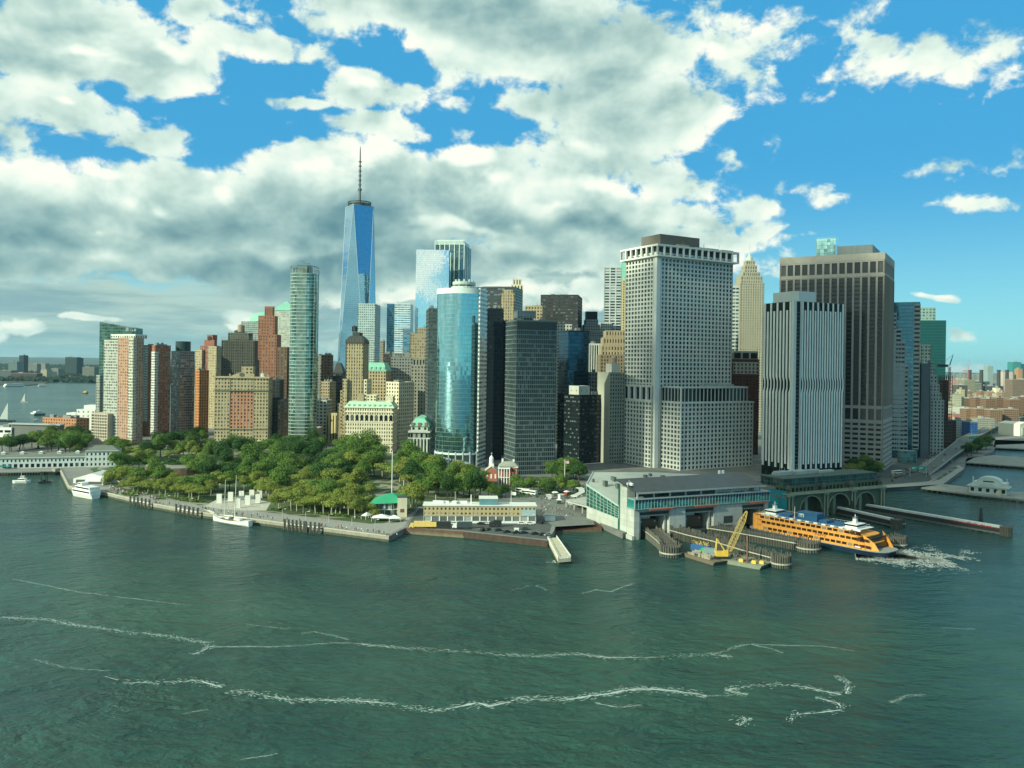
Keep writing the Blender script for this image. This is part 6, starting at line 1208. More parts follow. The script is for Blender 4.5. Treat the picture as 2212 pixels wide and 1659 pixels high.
# dark work barge and pier boat at left
def barge(label, a, b, W, mat, name='barge', h_=1.6):
    A, B = gp(a[0], a[1], 0), gp(b[0], b[1], 0); f = Fr(name, label, 'barge', (A.x, A.y), (B.x, B.y)); m = MB(); m.loft([[(1.5, .3, -.5), (f.L-1.5, .3, -.5), (f.L-1.5, W-.3, -.5), (1.5, W-.3, -.5)], [(0, 0, h_), (f.L, 0, h_), (f.L, W, h_), (0, W, h_)]]); m.obj('hull', mat, f.root); return f
f = barge('small black work barge with a dark frame near the patrol boat', (81, 1045), (110, 1044), 7, M_DK); m = MB()
for x in (2, 5.): m.box(x, x+.6, 1, 1.6, 1.6, 9)
m.box(1.6, 6, 1, 1.8, 8, 8.8); m.box(f.L-3, f.L-2.4, 3, 3.6, 1.6, 6); m.box(3, f.L-4, 2, 5, 1.6, 2.8); m.obj('frame', M_DK, f.root)
f = barge('dark tug hull tied up under the timber pier', (118, 1027), (146, 1022), 7, M_DK, h_=2.6); m = MB(); m.box(3, 9, 2, 5, 2.6, 5); m.obj('cabin', wall('buff_paint', (.35, .33, .24)), f.root)

# ---- sailing boats
def sailboat(label, x, y, wl, hm, hullm, sails, cat='sailboat', furled=False):
    p = gp(x, y, 0); t = thing('sailboat', label, cat, (p.x-wl/2, p.y, 0), 0)
    m = MB(); m.loft(hull_rings(wl, wl*.26, -.2, wl*.06, bow=.5)); m.obj('hull', hullm, t)
    m = MB(); m.bar((wl*.55, 0, 0), (wl*.55, 0, hm), wl*.01+.05); m.obj('mast', M_WHITE, t)
    if sails:
        m = MB(); m.v = [(wl*.53, -.05, hm*.12), (wl*.12, -.6, hm*.13), (wl*.53, -.05, hm*.97), (wl*.53, .1, hm*.12), (wl*.12, -.45, hm*.13), (wl*.53, .1, hm*.97)]; m.f = [(0, 1, 2), (5, 4, 3), (0, 3, 4, 1), (1, 4, 5, 2), (2, 5, 3, 0)]; m.obj('sail', wall('sailcloth', (.50, .55, .50), .8, .05), t)
sailboat('large dark hulled sailboat with pale sail at the left edge of the river', 14, 910, 27, 27, M_DK, True)
sailboat('tiny distant white sailboat alone on the far river', 52.5, 869, 16, 19, M_WHITE, True)
# ---- white schooner at the seawall
A_, B_ = gp(541, 1137.5, 0), gp(461, 1124, 0); S = Fr('schooner', 'white two masted schooner moored along the park seawall', 'sailing ship', (A_.x, A_.y), (B_.x, B_.y)); L = S.L; rt = S.root
R_ = []
for k in range(13):
    u = k/12; w_ = 3.6*(1-(2*u-1)**4 if u < .5 else 1-(2*u-1)**2.4); w_ = max(w_, .25 if u > .5 else 1.6); z_ = 2.2+1.1*(2*u-1)**2
    R_.append([(u*L, -w_*.45, -.6), (u*L, w_*.45, -.6), (u*L, w_*.95, .8), (u*L, w_, z_), (u*L, -w_, z_), (u*L, -w_*.95, .8)])
m = MB(); m.loft(R_); m.obj('hull', M_WHITE, rt)
m = MB()
for k in range(12):
    for s_ in (-1, 1): a_, b_ = Vector(R_[k][3]), Vector(R_[k+1][3]); a_.y *= s_; b_.y *= s_; m.bar(a_+Vector((0, 0, .3)), b_+Vector((0, 0, .3)), .09)
m.box(L*.15, L*.8, -2.4, 2.4, 2.3, 2.5); m.obj('deck', wall('teak', (.16, .12, .075)), rt); m = MB(); m.box(L*.25, L*.4, -1.2, 1.2, 2.5, 3.5); m.box(L*.55, L*.65, -1, 1, 2.5, 3.4); m.obj('deckhouse', M_WHITE, rt)
m = MB(); m.bar((L*.42, 0, 2), (L*.39, 0, 28.5), .30, .12); m.bar((L*.70, 0, 2), (L*.68, 0, 25), .28, .12); m.bar((L*.9, 0, 3.2), (L+8.5, 0, 5.8), .25, .12); m.obj('spars', wall('mast_cream', (.60, .60, .50)), rt)
m = MB(); m.bar((L*.41, 0, 4), (L*.1, 0, 4.6), .42, .3); m.bar((L*.69, 0, 4), (L*.46, 0, 4.6), .42, .3); m.bar((L*.97, 0, 4.6), (L+5, 0, 5.6), .35, .2); m.obj('furled_sail', wall('furled_canvas', (.62, .62, .54)), rt)
m = MB()
for mx, h_ in ((.405, 18), (.69, 17)):
    m.bar((L*mx-1.5, 0, h_), (L*mx+1.5, 0, h_), .18)
    for s_ in (-1, 1): m.bar((L*mx, 0, h_), (L*mx-1.4, s_*3.3, 2.6), .045); m.bar((L*mx, 0, h_), (L*mx+1.2, s_*3.3, 2.6), .045)
m.bar((L*.68, 0, 24.5), (L+8, 0, 5.8), .045); m.bar((L*.39, 0, 28), (L*.68, 0, 18), .045); m.bar((L*.39, 0, 28), (0.5, 0, 3.4), .045); m.obj('rigging', M_DK, rt)

# ---- timber fender racks
def rack(label, pts, w_, ztop, caps=True, name='fender_pier', head=True):
    P = [Vector((q.x, q.y, 0)) for q in [gp(x, y, 0) for x, y in pts]]; t = thing(name, label, 'fender pier', P[0]); o0 = P[0]; P = [p-o0 for p in P]
    piles, body, cap = MB(), MB(), MB(); q = random.Random(len(label)); n_ = 0
    for a_, b_ in zip(P, P[1:]):
        d_ = (b_-a_); Ls = d_.length; d_.normalize(); n = Vector((-d_.y, d_.x, 0))
        body.loft([[a_+n*.5, a_+n*(w_-.5), a_+n*(w_-.5)+Vector((0, 0, ztop-1.2)), a_+n*.5+Vector((0, 0, ztop-1.2))], [b_+n*.5, b_+n*(w_-.5), b_+n*(w_-.5)+Vector((0, 0, ztop-1.2)), b_+n*.5+Vector((0, 0, ztop-1.2))]])
        k = 0.
        while k < Ls:
            for o_ in (0, w_):
                c = a_+d_*k+n*o_; h_ = ztop+q.uniform(-.5, .9); piles.bar((c.x, c.y, -1.5), (c.x+q.uniform(-.1, .1), c.y, h_), .32, .28, n=5); n_ += 1
            k += .95
        if caps: cap.loft([[a_-n*.45+Vector((0, 0, z)) for z in (ztop*.62, ztop*.62+.5)]+[a_-n*.3+Vector((0, 0, z)) for z in (ztop*.62+.5, ztop*.62)], [b_-n*.45+Vector((0, 0, z)) for z in (ztop*.62, ztop*.62+.5)]+[b_-n*.3+Vector((0, 0, z)) for z in (ztop*.62+.5, ztop*.62)]])
    if head:
        e = P[-1]; d_ = (P[-1]-P[-2]).normalized(); n = Vector((-d_.y, d_.x, 0)); c = e+n*w_/2+d_*1.5; r_ = w_*.75
        for k in range(26): a = 2*math.pi*k/26; piles.bar((c.x+r_*math.cos(a), c.y+r_*math.sin(a), -1.5), (c.x+r_*math.cos(a), c.y+r_*math.sin(a), ztop+q.uniform(-.6, 1.)), .36, .3, n=5)
        body.cyl(c.x, c.y, -1, ztop-1, r_-.3, n=20); cap.cyl(c.x, c.y, 1.6, 2.3, r_+.45, n=20)
    piles.obj('pile_wall', W_WOOD, t); body.obj('core', wall('rack_core', (.09, .085, .07), .9, .4, scale=.4), t); cap.obj('white_stripe', wall('worn_white', (.34, .36, .31), .7, .35, scale=.6), t); return t
rack('short curved timber fender pier left of the first ferry slip', [(1382, 1156), (1400, 1167), (1420, 1184), (1432, 1199)], 7, 6.)
rack('long bleached timber fender pier running out behind the crane barge', [(1436, 1157), (1480, 1170), (1540, 1185), (1600, 1204), (1672, 1224)], 6, 6.)
rack('dark timber fender pier between the crane and the orange ferry', [(1531, 1155), (1580, 1163), (1650, 1176), (1715, 1188), (1732, 1191)], 8, 5.6)
rack('small dark fender cluster behind the stern of the orange ferry', [(1912, 1177), (1924, 1181)], 6, 6, False)
rack('short dark fender wall with white top in front of the green arches', [(1812, 1112), (1870, 1124), (1930, 1136)], 5, 5.4, False)
def longwall(label, a, b, w_, zt, red=False):
    A, B = gp(a[0], a[1], 0), gp(b[0], b[1], 0); f = Fr('fender_wall', label, 'fender wall', (A.x, A.y), (B.x, B.y)); L_ = f.L
    m = MB(); m.box(0, L_, 0, w_, 1.4, zt); m.obj('wall', wall('dark_fender', (.03, .035, .035), .7), f.root); m = MB(); m.box(0, L_, -.1, w_*.8, zt, zt+.35); m.box(0, L_, -.14, -.02, zt-.9, zt+.3); m.obj('white_top', wall('worn_white_top', (.55, .58, .54), .7, .2, scale=.5), f.root)
    m = MB(); m.box(0, L_, -.2, w_+.2, .6, 1.5)
    for k in range(int(L_/4)): m.bar((k*4+1, .1, -2), (k*4+1, .1, 1), .3); m.bar((k*4+1, w_, -2), (k*4+1, w_, 1), .3)
    m.obj('base', wall('fender_base', (.13, .14, .12)), f.root); m = MB()
    for k in range(16): a_ = 2*math.pi*k/16; m.bar((L_+2.5+3*math.cos(a_), w_/2+3*math.sin(a_), -2), (L_+2.5+3*math.cos(a_), w_/2+3*math.sin(a_), zt+.4), .4, n=5)
    m.cyl(L_+2.5, w_/2, -1, zt, 2.8, n=14); m.obj('end_dolphin', W_WOOD, f.root); return f
f1 = longwall('long dark fender wall with white top and red marks at its end', (1870, 1106), (2160, 1156), 3.2, 5.0)
m = MB(); q = random.Random(2)
for k in range(34): x = f1.L*(.66+.33*k/34); m.box(x, x+q.uniform(.3, .9), -.22, -.12, 3.2+q.uniform(0, .4), 4.0+q.uniform(.0, .6))
m.obj('red_marking', wall('faded_red', (.40, .05, .07)), f1.root)
longwall('shorter dark fender wall with white top nearer the orange ferry', (1808, 1112), (1925, 1139), 3.0, 5.)
for x, y, h_, lb in ((2119, 1144, 13, 'tall dark pile cluster beacon standing in open water at right'), (1839.5, 1112, 9, 'dark pile cluster beacon beside the right end of the green arches')):
    p = gp(x, y, 0); t = thing('dolphin', lb, 'pile cluster', (p.x, p.y, 0)); m = MB()
    for k in range(9): a_ = 2*math.pi*k/9; m.bar((1.6*math.cos(a_), 1.6*math.sin(a_), -1), (.35*math.cos(a_), .35*math.sin(a_), h_-(k % 3)*.8), .3, n=5)
    m.obj('pile_cluster', M_DK, t)

# ---- crane barge and material barge
f = barge('flat deck barge loaded with timber and rubble beside the crane barge', (1472, 1201), (1543, 1223), 14, wall('rust_barge', (.14, .12, .085)), h_=1.8); q = random.Random(5); m = MB()
for k in range(60):
    x, y = q.uniform(2, f.L-6), q.uniform(1, 12); m.box(x, x+q.uniform(.6, 5), y, y+q.uniform(.3, 1.2), 1.8, 1.8+q.uniform(.3, 1.7))
m.obj('timber_stack', wall('bleached_timber', (.26, .24, .18), .9, .3), f.root, kind='stuff')
f = barge('long flat crane barge with yellow lattice crane deck', (1545, 1214), (1645, 1232), 15, wall('grey_barge', (.20, .22, .17)), h_=1.9); rt = f.root; q = random.Random(6); m = MB()
for k in range(30): x, y = q.uniform(1, f.L-3), q.uniform(1, 13); m.box(x, x+q.uniform(.5, 2), y, y+q.uniform(.4, 1.), 1.9, 2.1+q.uniform(.2, .9))
m.obj('deck_gear', wall('gear', (.10, .09, .07)), rt, kind='stuff'); m = MB(); m.box(f.L-9, f.L-8.4, 3, 3.6, -1, 15); m.obj('spud', wall('spud_rust', (.16, .08, .05)), rt)
bo = f
for k, (x, y, c, n_) in enumerate(((f.L-12, 1, M_YEL, 'yellow deck box nearest the steel spud pile'), (f.L-6, 2, M_YEL, 'second yellow deck box from the barge end'), (f.L-3, 4, M_YEL, 'yellow deck box at the barge end'))):
    p = f.a+f.e1*x+f.e2*y; mm = MB(); mm.box(0, 2.2, 0, 1.4, 0, 1.3); mm.box(.2, 2., .2, 1.2, 1.3, 1.5); o = mm.obj('deck_box', c); o.location = (p.x, p.y, 1.9); o.rotation_euler = (0, 0, f.th); tag(o, n_, 'box')
for k, (px, py, w_, d_, h_, c, lb) in enumerate(((1512, 1194, 9, 5, 3., M_BLUE, 'dark blue container holding yellow poles on the barges'), (1523, 1199, 3, 2.4, 2.6, wall('green_paint', (.04, .35, .12)), 'small bright green container between the blue and grey ones'), (1535, 1203, 6, 3, 3.4, wall('container_grey', (.16, .24, .25)), 'grey blue container directly left of the yellow crane'))):
    p = gp(px, py, 1.9); t = thing('container', lb, 'container', (p.x, p.y+3, 1.9), f.th); m = MB(); m.box(-w_/2, w_/2, 0, d_, 0, h_)
    for j in range(int(w_/.6)): m.box(-w_/2+j*.6, -w_/2+j*.6+.25, -.07, .0, .1, h_-.1)
    m.obj('box_body', c, t)
    if k == 0:
        m = MB(); q = random.Random(9)
        for j in range(18): m.bar((-4+j*.5, q.uniform(1, 4), 3), (-4+j*.5+q.uniform(-1, 1), q.uniform(1, 4), 4.6), .13)
        m.obj('yellow_pole', M_YEL, t)
p = gp(1563, 1206, 1.9); P2 = at(1613, 1104, 409); t = thing('barge_crane', 'yellow lattice boom crawler crane standing on the barge', 'crane', (p.x, p.y, 1.9)); m = MB(); m.box(-4.5, 3, -2.2, 2.2, .2, 1.1); m.obj('crawler_track', M_DK, t)
m = MB(); m.box(-4, 1.5, -1.6, 1.6, 1.2, 3.4); m.box(-.5, 1.8, -2., -.6, 1.3, 4.2); m.obj('cab', M_YEL, t); tip = P2-Vector((p.x, p.y, 1.9)); tip.y = 4; base = Vector((1.5, 0, 1.4)); m = MB(); dr = (tip-base); sd_ = Vector((0, 1, 0)); up_ = dr.cross(sd_).normalized()
def bp_(u, a_, b_): w_ = 1.15*min(1, 4*u+.3, 4*(1-u)+.25); return base+dr*u+sd_*a_*w_+up_*b_*w_
for a_, b_ in ((-1, -1), (1, -1), (1, 1), (-1, 1)):
    for k in range(10): m.bar(bp_(k/10, a_, b_), bp_((k+1)/10, a_, b_), .13)
for k in range(14):
    u0, u1 = k/14, (k+1)/14
    for (a1_, b1_), (a2_, b2_) in (((-1, -1), (1, -1)), ((1, -1), (1, 1)), ((1, 1), (-1, 1)), ((-1, 1), (-1, -1))): m.bar(bp_(u0, a1_, b1_), bp_(u1, a2_, b2_), .07); m.bar(bp_(u1, a1_, b1_), bp_(u0, a2_, b2_), .07)
m.obj('lattice_boom', wall('crane_yellow', (.46, .34, .10)), t); m = MB()
for s_ in (-1, 1): m.bar((1, s_*1.2, 3), (-3.4, s_*.6, 9.5), .22); m.bar((-3.4, s_*.6, 9.5), (-4, s_*1.2, 3), .2)
m.obj('gantry', M_YEL, t); m = MB(); m.bar((-3.4, 0, 9.5), tip, .06); m.bar(tip, (tip.x, tip.y, tip.z-12), .05); m.obj('cable', M_DK, t)

# ---- small pier with white rails, next to the tan building
q0 = [gp(x, y, 3.2) for x, y in ((1183, 1163), (1202, 1161), (1233.5, 1205.5), (1206, 1208))]; t = thing('pier', 'short pale concrete pier with white railings and a dark base', 'pier', (q0[0].x, q0[0].y, 0)); l0 = [Vector((p.x-q0[0].x, p.y-q0[0].y, 0)) for p in q0]
m = MB(); m.prism([(p.x, p.y) for p in l0][::1], 1.6, 3.25); m.obj('deck', wall('pier_concrete', (.46, .43, .31), .85, .2, streak=.1, scale=.3), t); m = MB(); m.prism([(p.x*.985+.2, p.y*.985) for p in l0], -1.5, 1.6); m.obj('base', M_DARKBASE, t); m = MB()
for a_, b_ in ((l0[0], l0[3]), (l0[1], l0[2]), (l0[3], l0[2])):
    n_ = int((b_-a_).length/1.5)
    for k in range(n_+1): c = a_.lerp(b_, k/n_); m.bar((c.x, c.y, 3.2), (c.x, c.y, 4.4), .14)
    m.bar((a_.x, a_.y, 4.3), (b_.x, b_.y, 4.3), .1)
m.obj('railing', M_WHITE, t)
# mooring pile rows along the seawall
for (xa, ya), (xb, yb), n_, lb in (((283, 1091), (324, 1099), 6, 'first row of tall mooring piles from the left along the seawall'), ((382, 1110), (428, 1119), 6, 'second row of tall mooring piles left of the schooner bowsprit'), ((616, 1144), (658, 1149), 6, 'third row of tall mooring piles right of the schooner'), ((662, 1149.5), (690, 1153), 4, 'fourth short row of mooring piles right of the third one')):
    A, B = gp(xa, ya, 0), gp(xb, yb, 0); t = thing('mooring_row', lb, 'mooring piles', (A.x, A.y, 0)); D_ = B-A
    for k in range(n_):
        c = D_*(k/(n_-1)); m = MB()
        for dx, dy in ((-.4, 0), (.4, .1), (0, .7)): m.bar((c.x+dx, c.y+dy-1, -1.5), (c.x+dx*.8, c.y+dy-1, 6.2), .33, n=6)
        m.obj('pile', wall('pile_dark', (.10, .105, .085), .9, .4, scale=.6), t)
    m = MB(); m.bar((0, -.2, 3.4), (D_.x, D_.y-.2, 3.4), .35); m.obj('walkway', M_WHITE, t)
# timber bulkhead fronts by the parking lot
A, B = gp(876, 1140.4, 3)-Vector((0, .8, 0)), gp(1002, 1149.3, 3)-Vector((0, .8, 0)); f = Fr('bulkhead', 'rusty sheet pile bulkhead with pale timber fenders below the trucks', 'bulkhead', (A.x, A.y), (B.x, B.y)); m = MB(); m.box(0, f.L, -.1, .9, 1.9, 3.3); m.obj('beam', wall('rust_beam', (.12, .065, .042), .85, .3), f.root); m = MB()
for k in range(52): m.box(k*f.L/52, k*f.L/52+.25, -.3, .0, -1, 1.9)
m.box(0, f.L, -.02, .5, -1, .9); m.obj('fender', wall('pale_fender', (.30, .27, .18)), f.root)
A, B = gp(1003, 1149.4, 3)-Vector((0, .8, 0)), gp(1183, 1168.8, 3)-Vector((0, .8, 0)); f = Fr('bulkhead', 'brown rusted quay wall under the parked cars', 'bulkhead', (A.x, A.y), (B.x, B.y)); m = MB(); m.box(0, f.L, -.2, .9, -1, 3.2); m.obj('wall', wall('rust_quay', (.065, .045, .035), .9, .4, scale=.4), f.root)

# ---- elevated river highway, esplanade and piers at right
sea = [gp(2007, 1027.5, 3.4), gp(2031.6, 1009, 6.5), gp(2061, 985.8, 9.5), gp(2101, 959, 10.5), gp(2108.4, 946.4, 10.5), gp(2145.7, 926, 10.5), gp(2175, 912, 10.5), gp(2215, 900, 10.5)]
inl = [gp(1985, 1020, 3.4), gp(1998, 1010, 5.5), gp(2029.5, 982.6, 9.5), gp(2060, 958, 10.5), gp(2072, 947.4, 10.5), gp(2119, 926.5, 10.5), gp(2150, 912, 10.5), gp(2200, 899.5, 10.5)]
t = thing('highway_viaduct', 'grey elevated highway curving away along the river edge', 'viaduct', (0, 0, 0)); m = MB(); pr_ = MB(); R_ = []
for a_, b_ in zip(sea, inl): R_.append([(a_.x, a_.y, a_.z-1.2), (a_.x, a_.y, a_.z), (b_.x, b_.y, b_.z), (b_.x, b_.y, b_.z-1.2)])
m.loft(R_); m.obj('deck', wall('viaduct_asphalt', (.13, .145, .135), .85, .2, streak=.1, scale=.1), t)
for S_ in (sea, inl):
    for a_, b_ in zip(S_, S_[1:]): pr_.loft([[a_+Vector((-.3, 0, 0)), a_+Vector((.3, 0, 0)), a_+Vector((.3, 0, 1.)), a_+Vector((-.3, 0, 1.))], [b_+Vector((-.3, 0, 0)), b_+Vector((.3, 0, 0)), b_+Vector((.3, 0, 1.)), b_+Vector((-.3, 0, 1.))]])
pr_.obj('parapet', wall('viaduct_parapet', (.34, .36, .31)), t); m = MB()
for a_, b_ in zip(sea[1:], inl[1:]):
    for u in (.15, .85): c = a_.lerp(b_, u); m.bar((c.x, c.y, 2.8), (c.x, c.y, c.z-1.1), .7, n=6)
m.obj('pillar', W_CONC, t)
sheet([gp(x, y, 3.02) for x, y in [(1700, 1050), (1850, 1064), (1908, 1053), (1960, 1050), (2012, 1040), (2010, 1024), (1985, 1012), (1990, 1003), (2030, 976), (2070, 945), (2062, 938), (2010, 966), (1975, 985), (1930, 1003), (1880, 1028), (1780, 1042)]], 3.04, 'river_road', M_ASPH, 0, 'wide busy riverside road beside the towers')
m = MB()
for k in range(1, 4):
    L0 = [gp(1925, 1045-k*7, 3.06), gp(1985, 1026-k*6, 3.06), gp(2020, 992-k*5, 3.06), gp(2060, 957-k*4, 3.06)]
    for a_, b_ in zip(L0, L0[1:]):
        n_ = 10
        for j in range(0, n_, 2): c, d_ = a_.lerp(b_, j/n_), a_.lerp(b_, (j+1)/n_); m.quad((c.x-.15, c.y, 3.06), (c.x+.15, c.y, 3.06), (d_.x+.15, d_.y, 3.06), (d_.x-.15, d_.y, 3.06))
o = m.obj('lane_markings', M_WHITE); struct(o, 'white lane markings on the riverside road')
es = [gp(x, y, 3.) for x, y in ((1908, 1054), (1960, 1051), (2037, 1046), (2083, 1012.5), (2071, 1004), (2030, 1030), (2005, 1040), (1908, 1048))]; sheet(es, 3.06, 'esplanade', wall('esplanade_paving', (.30, .31, .27)), 0, 'pale riverside esplanade')
hd = [gp(x, y, 3.) for x, y in ((2012, 1040), (2030, 1036), (2070, 1011), (2064, 1008), (2030, 1030))]; sheet(hd, 3.09, 'planting_bed', M_LAWN, 0, 'green planting bed on the esplanade')
def pier(label, pts, z=3., pilestep=4., mat=None):
    P = [gp(x, y, z) for x, y in pts]; t = thing('pier', label, 'pier', (P[0].x, P[0].y, 0)); l0 = [Vector((p.x-P[0].x, p.y-P[0].y, 0)) for p in P]; m = MB(); m.prism([(p.x, p.y) for p in l0], z-1.1, z); m.obj('deck', mat or wall('pier_deck2', (.27, .28, .24), .9, .25, streak=.1, scale=.2), t); m = MB()
    for a_, b_ in zip(l0, l0[1:]+l0[:1]):
        n_ = max(1, int((b_-a_).length/pilestep))
        for k in range(n_): c = a_.lerp(b_, k/n_); m.cyl(c.x*.985, c.y*.985, -2, z-1.1, .4, n=6)
    m.obj('piles', M_DARKBASE, t, kind='stuff'); return t
pier('long flat pier carrying the domed white waterside terminal', ((1990, 1053), (2100, 1067), (2300, 1088), (2300, 1070), (2179, 1061.5), (2036, 1045.5)))
pier('dark pier with landing stages beyond the blue cove', ((2084, 998), (2150, 1003), (2300, 1014), (2300, 995), (2145, 983), (2090, 989)))
pier('pale pier with parked boats at the right edge of the photo', ((2146, 966), (2300, 974), (2300, 955), (2150, 950)))
t = Fr('pier_terminal', 'low white pier building with a rounded metal roof', 'pier building', tuple(gp(2092, 1063, 3))[:2], tuple(gp(2176, 1071, 3))[:2], 3.); w = t.L; rt = t.root; mw = wall('pale_metal', (.50, .56, .50), .5, .08)
facade(rt, 0, w, 0, 14, 0, 5, mw, G_DARK, 5, 5, .45, .55, dep=.4, roof=None, nwin=8); m = MB(); m.box(w*.1, w*.97, 3, 14.5, 5, 8.3); m.box(-1, w+1, -1, 15, 5, 5.4)
m.loft([[(w*.5+w*.32*math.cos(a_), y, 8.3+4.0*math.sin(a_)) for a_ in [math.pi*k/12 for k in range(13)]] for y in (3.5, 14)]); m.loft([[(w*.5+w*.26*math.cos(a_), y, 5.4+2.6*math.sin(a_)) for a_ in [math.pi*k/12 for k in range(13)]] for y in (-.8, 3.4)]); m.obj('metal_roof', mw, rt)
m = MB(); m.box(w*.36, w*.64, 2.9, 3.1, 8.6, 9.3); m.obj('clerestory', G_DARK, rt); m = MB()
for x in (w*.1, w*.97): m.bar((x, 3, 5), (x, 3, 12), .35)
m.obj('corner_post', M_WHITE, rt); m = MB(); m.box(w*.72, w*.84, -1.4, -1.0, 0, 3.); m.obj('poster', wall('cream_poster', (.60, .58, .40)), rt)
t = Fr('pier_shed', 'big plain cream tent shed on the pier beyond the highway', 'shed', tuple(gp(2156, 938, 3))[:2], tuple(gp(2203, 942, 3))[:2], 3.); w = t.L; m = MB(); m.loft([[(x, 0, 0), (x, 30, 0), (x, 30, 16), (x, 15, 20), (x, 0, 17)] for x in (0, w)]); m.obj('canvas_wall', wall('cream_canvas', (.70, .68, .52), .7, .05), t.root)
m = MB(); m.box(w+.02, w+1, 4, 26, 1, 12); m.obj('end_door', W_CONC, t.root)
# ================================================================ trees
def leaf_mat(name, c1, c2, c3):
    m = bpy.data.materials.new(name); m.use_nodes = True; N = NT(m.node_tree); p = N.n['Principled BSDF']
    geo = N.new('ShaderNodeNewGeometry'); oi = N.new('ShaderNodeObjectInfo'); o = N.new('ShaderNodeTexCoord').outputs['Object']
    f = N.m('ADD', N.m('MULTIPLY', geo.outputs['Random Per Island'], .5), N.m('MULTIPLY', N.noise(o, .35, 3, .5), .5))
    c = N.mix(N.sstep(f, .3, .7), rgb(c1), rgb(c2)); c = N.mix(N.m('MULTIPLY', oi.outputs['Random'], .65), c, rgb(c3))
    N.l.new(c, p.inputs['Base Color']); p.inputs['Roughness'].default_value = .7; p.inputs['Specular IOR Level'].default_value = .2
    tr = N.new('ShaderNodeBsdfTranslucent'); N.l.new(sc(N, c, 1.3), tr.inputs[0]); mx = N.new('ShaderNodeMixShader'); mx.inputs[0].default_value = .25
    N.l.new(p.outputs[0], mx.inputs[1]); N.l.new(tr.outputs[0], mx.inputs[2]); N.l.new(mx.outputs[0], N.n['Material Output'].inputs[0]); return m
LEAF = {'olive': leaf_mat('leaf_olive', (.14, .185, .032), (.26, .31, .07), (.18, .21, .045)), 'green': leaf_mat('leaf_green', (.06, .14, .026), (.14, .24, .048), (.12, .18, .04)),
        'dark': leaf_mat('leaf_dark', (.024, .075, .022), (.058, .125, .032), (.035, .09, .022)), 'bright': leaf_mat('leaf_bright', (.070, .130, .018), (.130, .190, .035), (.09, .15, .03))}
BARK = {'pale': wall('bark_pale', (.36, .34, .25), .9, .3, scale=1.), 'dark': wall('bark_dark', (.07, .06, .04), .9, .3, scale=1.)}
def make_tree(seed, kind, bark, rad_, ht, trunk, nleaf=4400, name='tree'):
    q = random.Random(seed); t = thing(name, 'x', 'tree'); rx = rad_
    tm = MB(); base = Vector((0, 0, 0)); top = Vector((q.uniform(-.6, .6), q.uniform(-.6, .6), trunk)); tm.bar(base, top, .42, .28, n=7); lobes = []
    nl = q.randint(7, 13)
    for k in range(nl):
        a = 2*math.pi*k/nl*1.618+q.uniform(-.3, .3); rr = rx*q.uniform(.30, .66); zz = trunk+(ht-trunk)*q.uniform(.22, .74)
        c = Vector((rr*math.cos(a), rr*math.sin(a), zz)); lobes.append((c, rx*q.uniform(.34, .5), (ht-trunk)*q.uniform(.20, .30))); tm.bar(top, c, .2, .06, n=5)
    lobes.append((Vector((q.uniform(-1, 1), q.uniform(-1, 1), trunk+(ht-trunk)*.72)), rx*.5, (ht-trunk)*.29))
    tm.obj('trunk', BARK[bark], t)
    lm = MB(); per = nleaf//len(lobes)
    for c, r1, r2 in lobes:
        for k in range(per):
            u = Vector((q.gauss(0, 1), q.gauss(0, 1), q.gauss(0, 1))).normalized(); rr = q.uniform(.55, 1.08)**.6 if q.random() < .85 else q.uniform(1., 1.22)
            if u.z < -.35 and q.random() < .55: continue
            p = c+Vector((u.x*r1*rr, u.y*r1*rr, u.z*r2*rr)); n = (u+Vector((q.uniform(-.7, .7), q.uniform(-.7, .7), q.uniform(-.3, .8)))).normalized()
            s_ = q.uniform(.24, .50)*(rad_/7)**.5; a = n.cross(Vector((q.random()-.5, q.random()-.5, q.random()-.5))).normalized(); b = n.cross(a)
            lm.quad(p-a*s_, p-b*s_*q.uniform(.5, .9), p+a*s_, p+b*s_*q.uniform(.5, .9))
    lm.obj('crown', LEAF[kind], t); return t
PROTO = {}
def ptree(key):
    if key in PROTO: return PROTO[key], True
    kind, v = key; sd_ = hash((kind == 'olive', kind == 'green', kind == 'dark', v)) % 1000
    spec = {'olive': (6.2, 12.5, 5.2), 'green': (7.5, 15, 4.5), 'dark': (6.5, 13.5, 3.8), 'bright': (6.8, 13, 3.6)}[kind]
    k = 1+.12*(v-1); PROTO[key] = make_tree(17*v+len(kind)*31, kind, 'pale' if kind == 'olive' else 'dark', spec[0]*k, spec[1]*(2-k), spec[2]); return PROTO[key], False
COLN = {'olive': 'olive leafed', 'green': 'green leafed', 'dark': 'dark green', 'bright': 'bright yellow green'}
ORD = ['first', 'second', 'third', 'fourth', 'fifth', 'sixth', 'seventh', 'eighth', 'ninth', 'tenth', 'eleventh', 'twelfth', 'thirteenth', 'fourteenth', 'fifteenth', 'sixteenth', 'seventeenth', 'eighteenth', 'nineteenth', 'twentieth', 'twenty first', 'twenty second', 'twenty third', 'twenty fourth', 'twenty fifth', 'twenty sixth', 'twenty seventh', 'twenty eighth', 'twenty ninth', 'thirtieth']
TREES = []
def place_tree(kind, p, s_, label, group, q):
    key = (kind, q.randint(0, 3)); pr_, used = ptree(key); rz = q.uniform(0, 6.28)
    if not used: o = pr_; o.location = p; o.rotation_euler = (0, 0, rz); o.scale = (s_, s_, s_*q.uniform(.9, 1.1)); o['label'] = label; o['group'] = group
    else: o = dup(pr_, p, rz, label, group, (s_, s_, s_*q.uniform(.9, 1.1)))
    TREES.append(o)
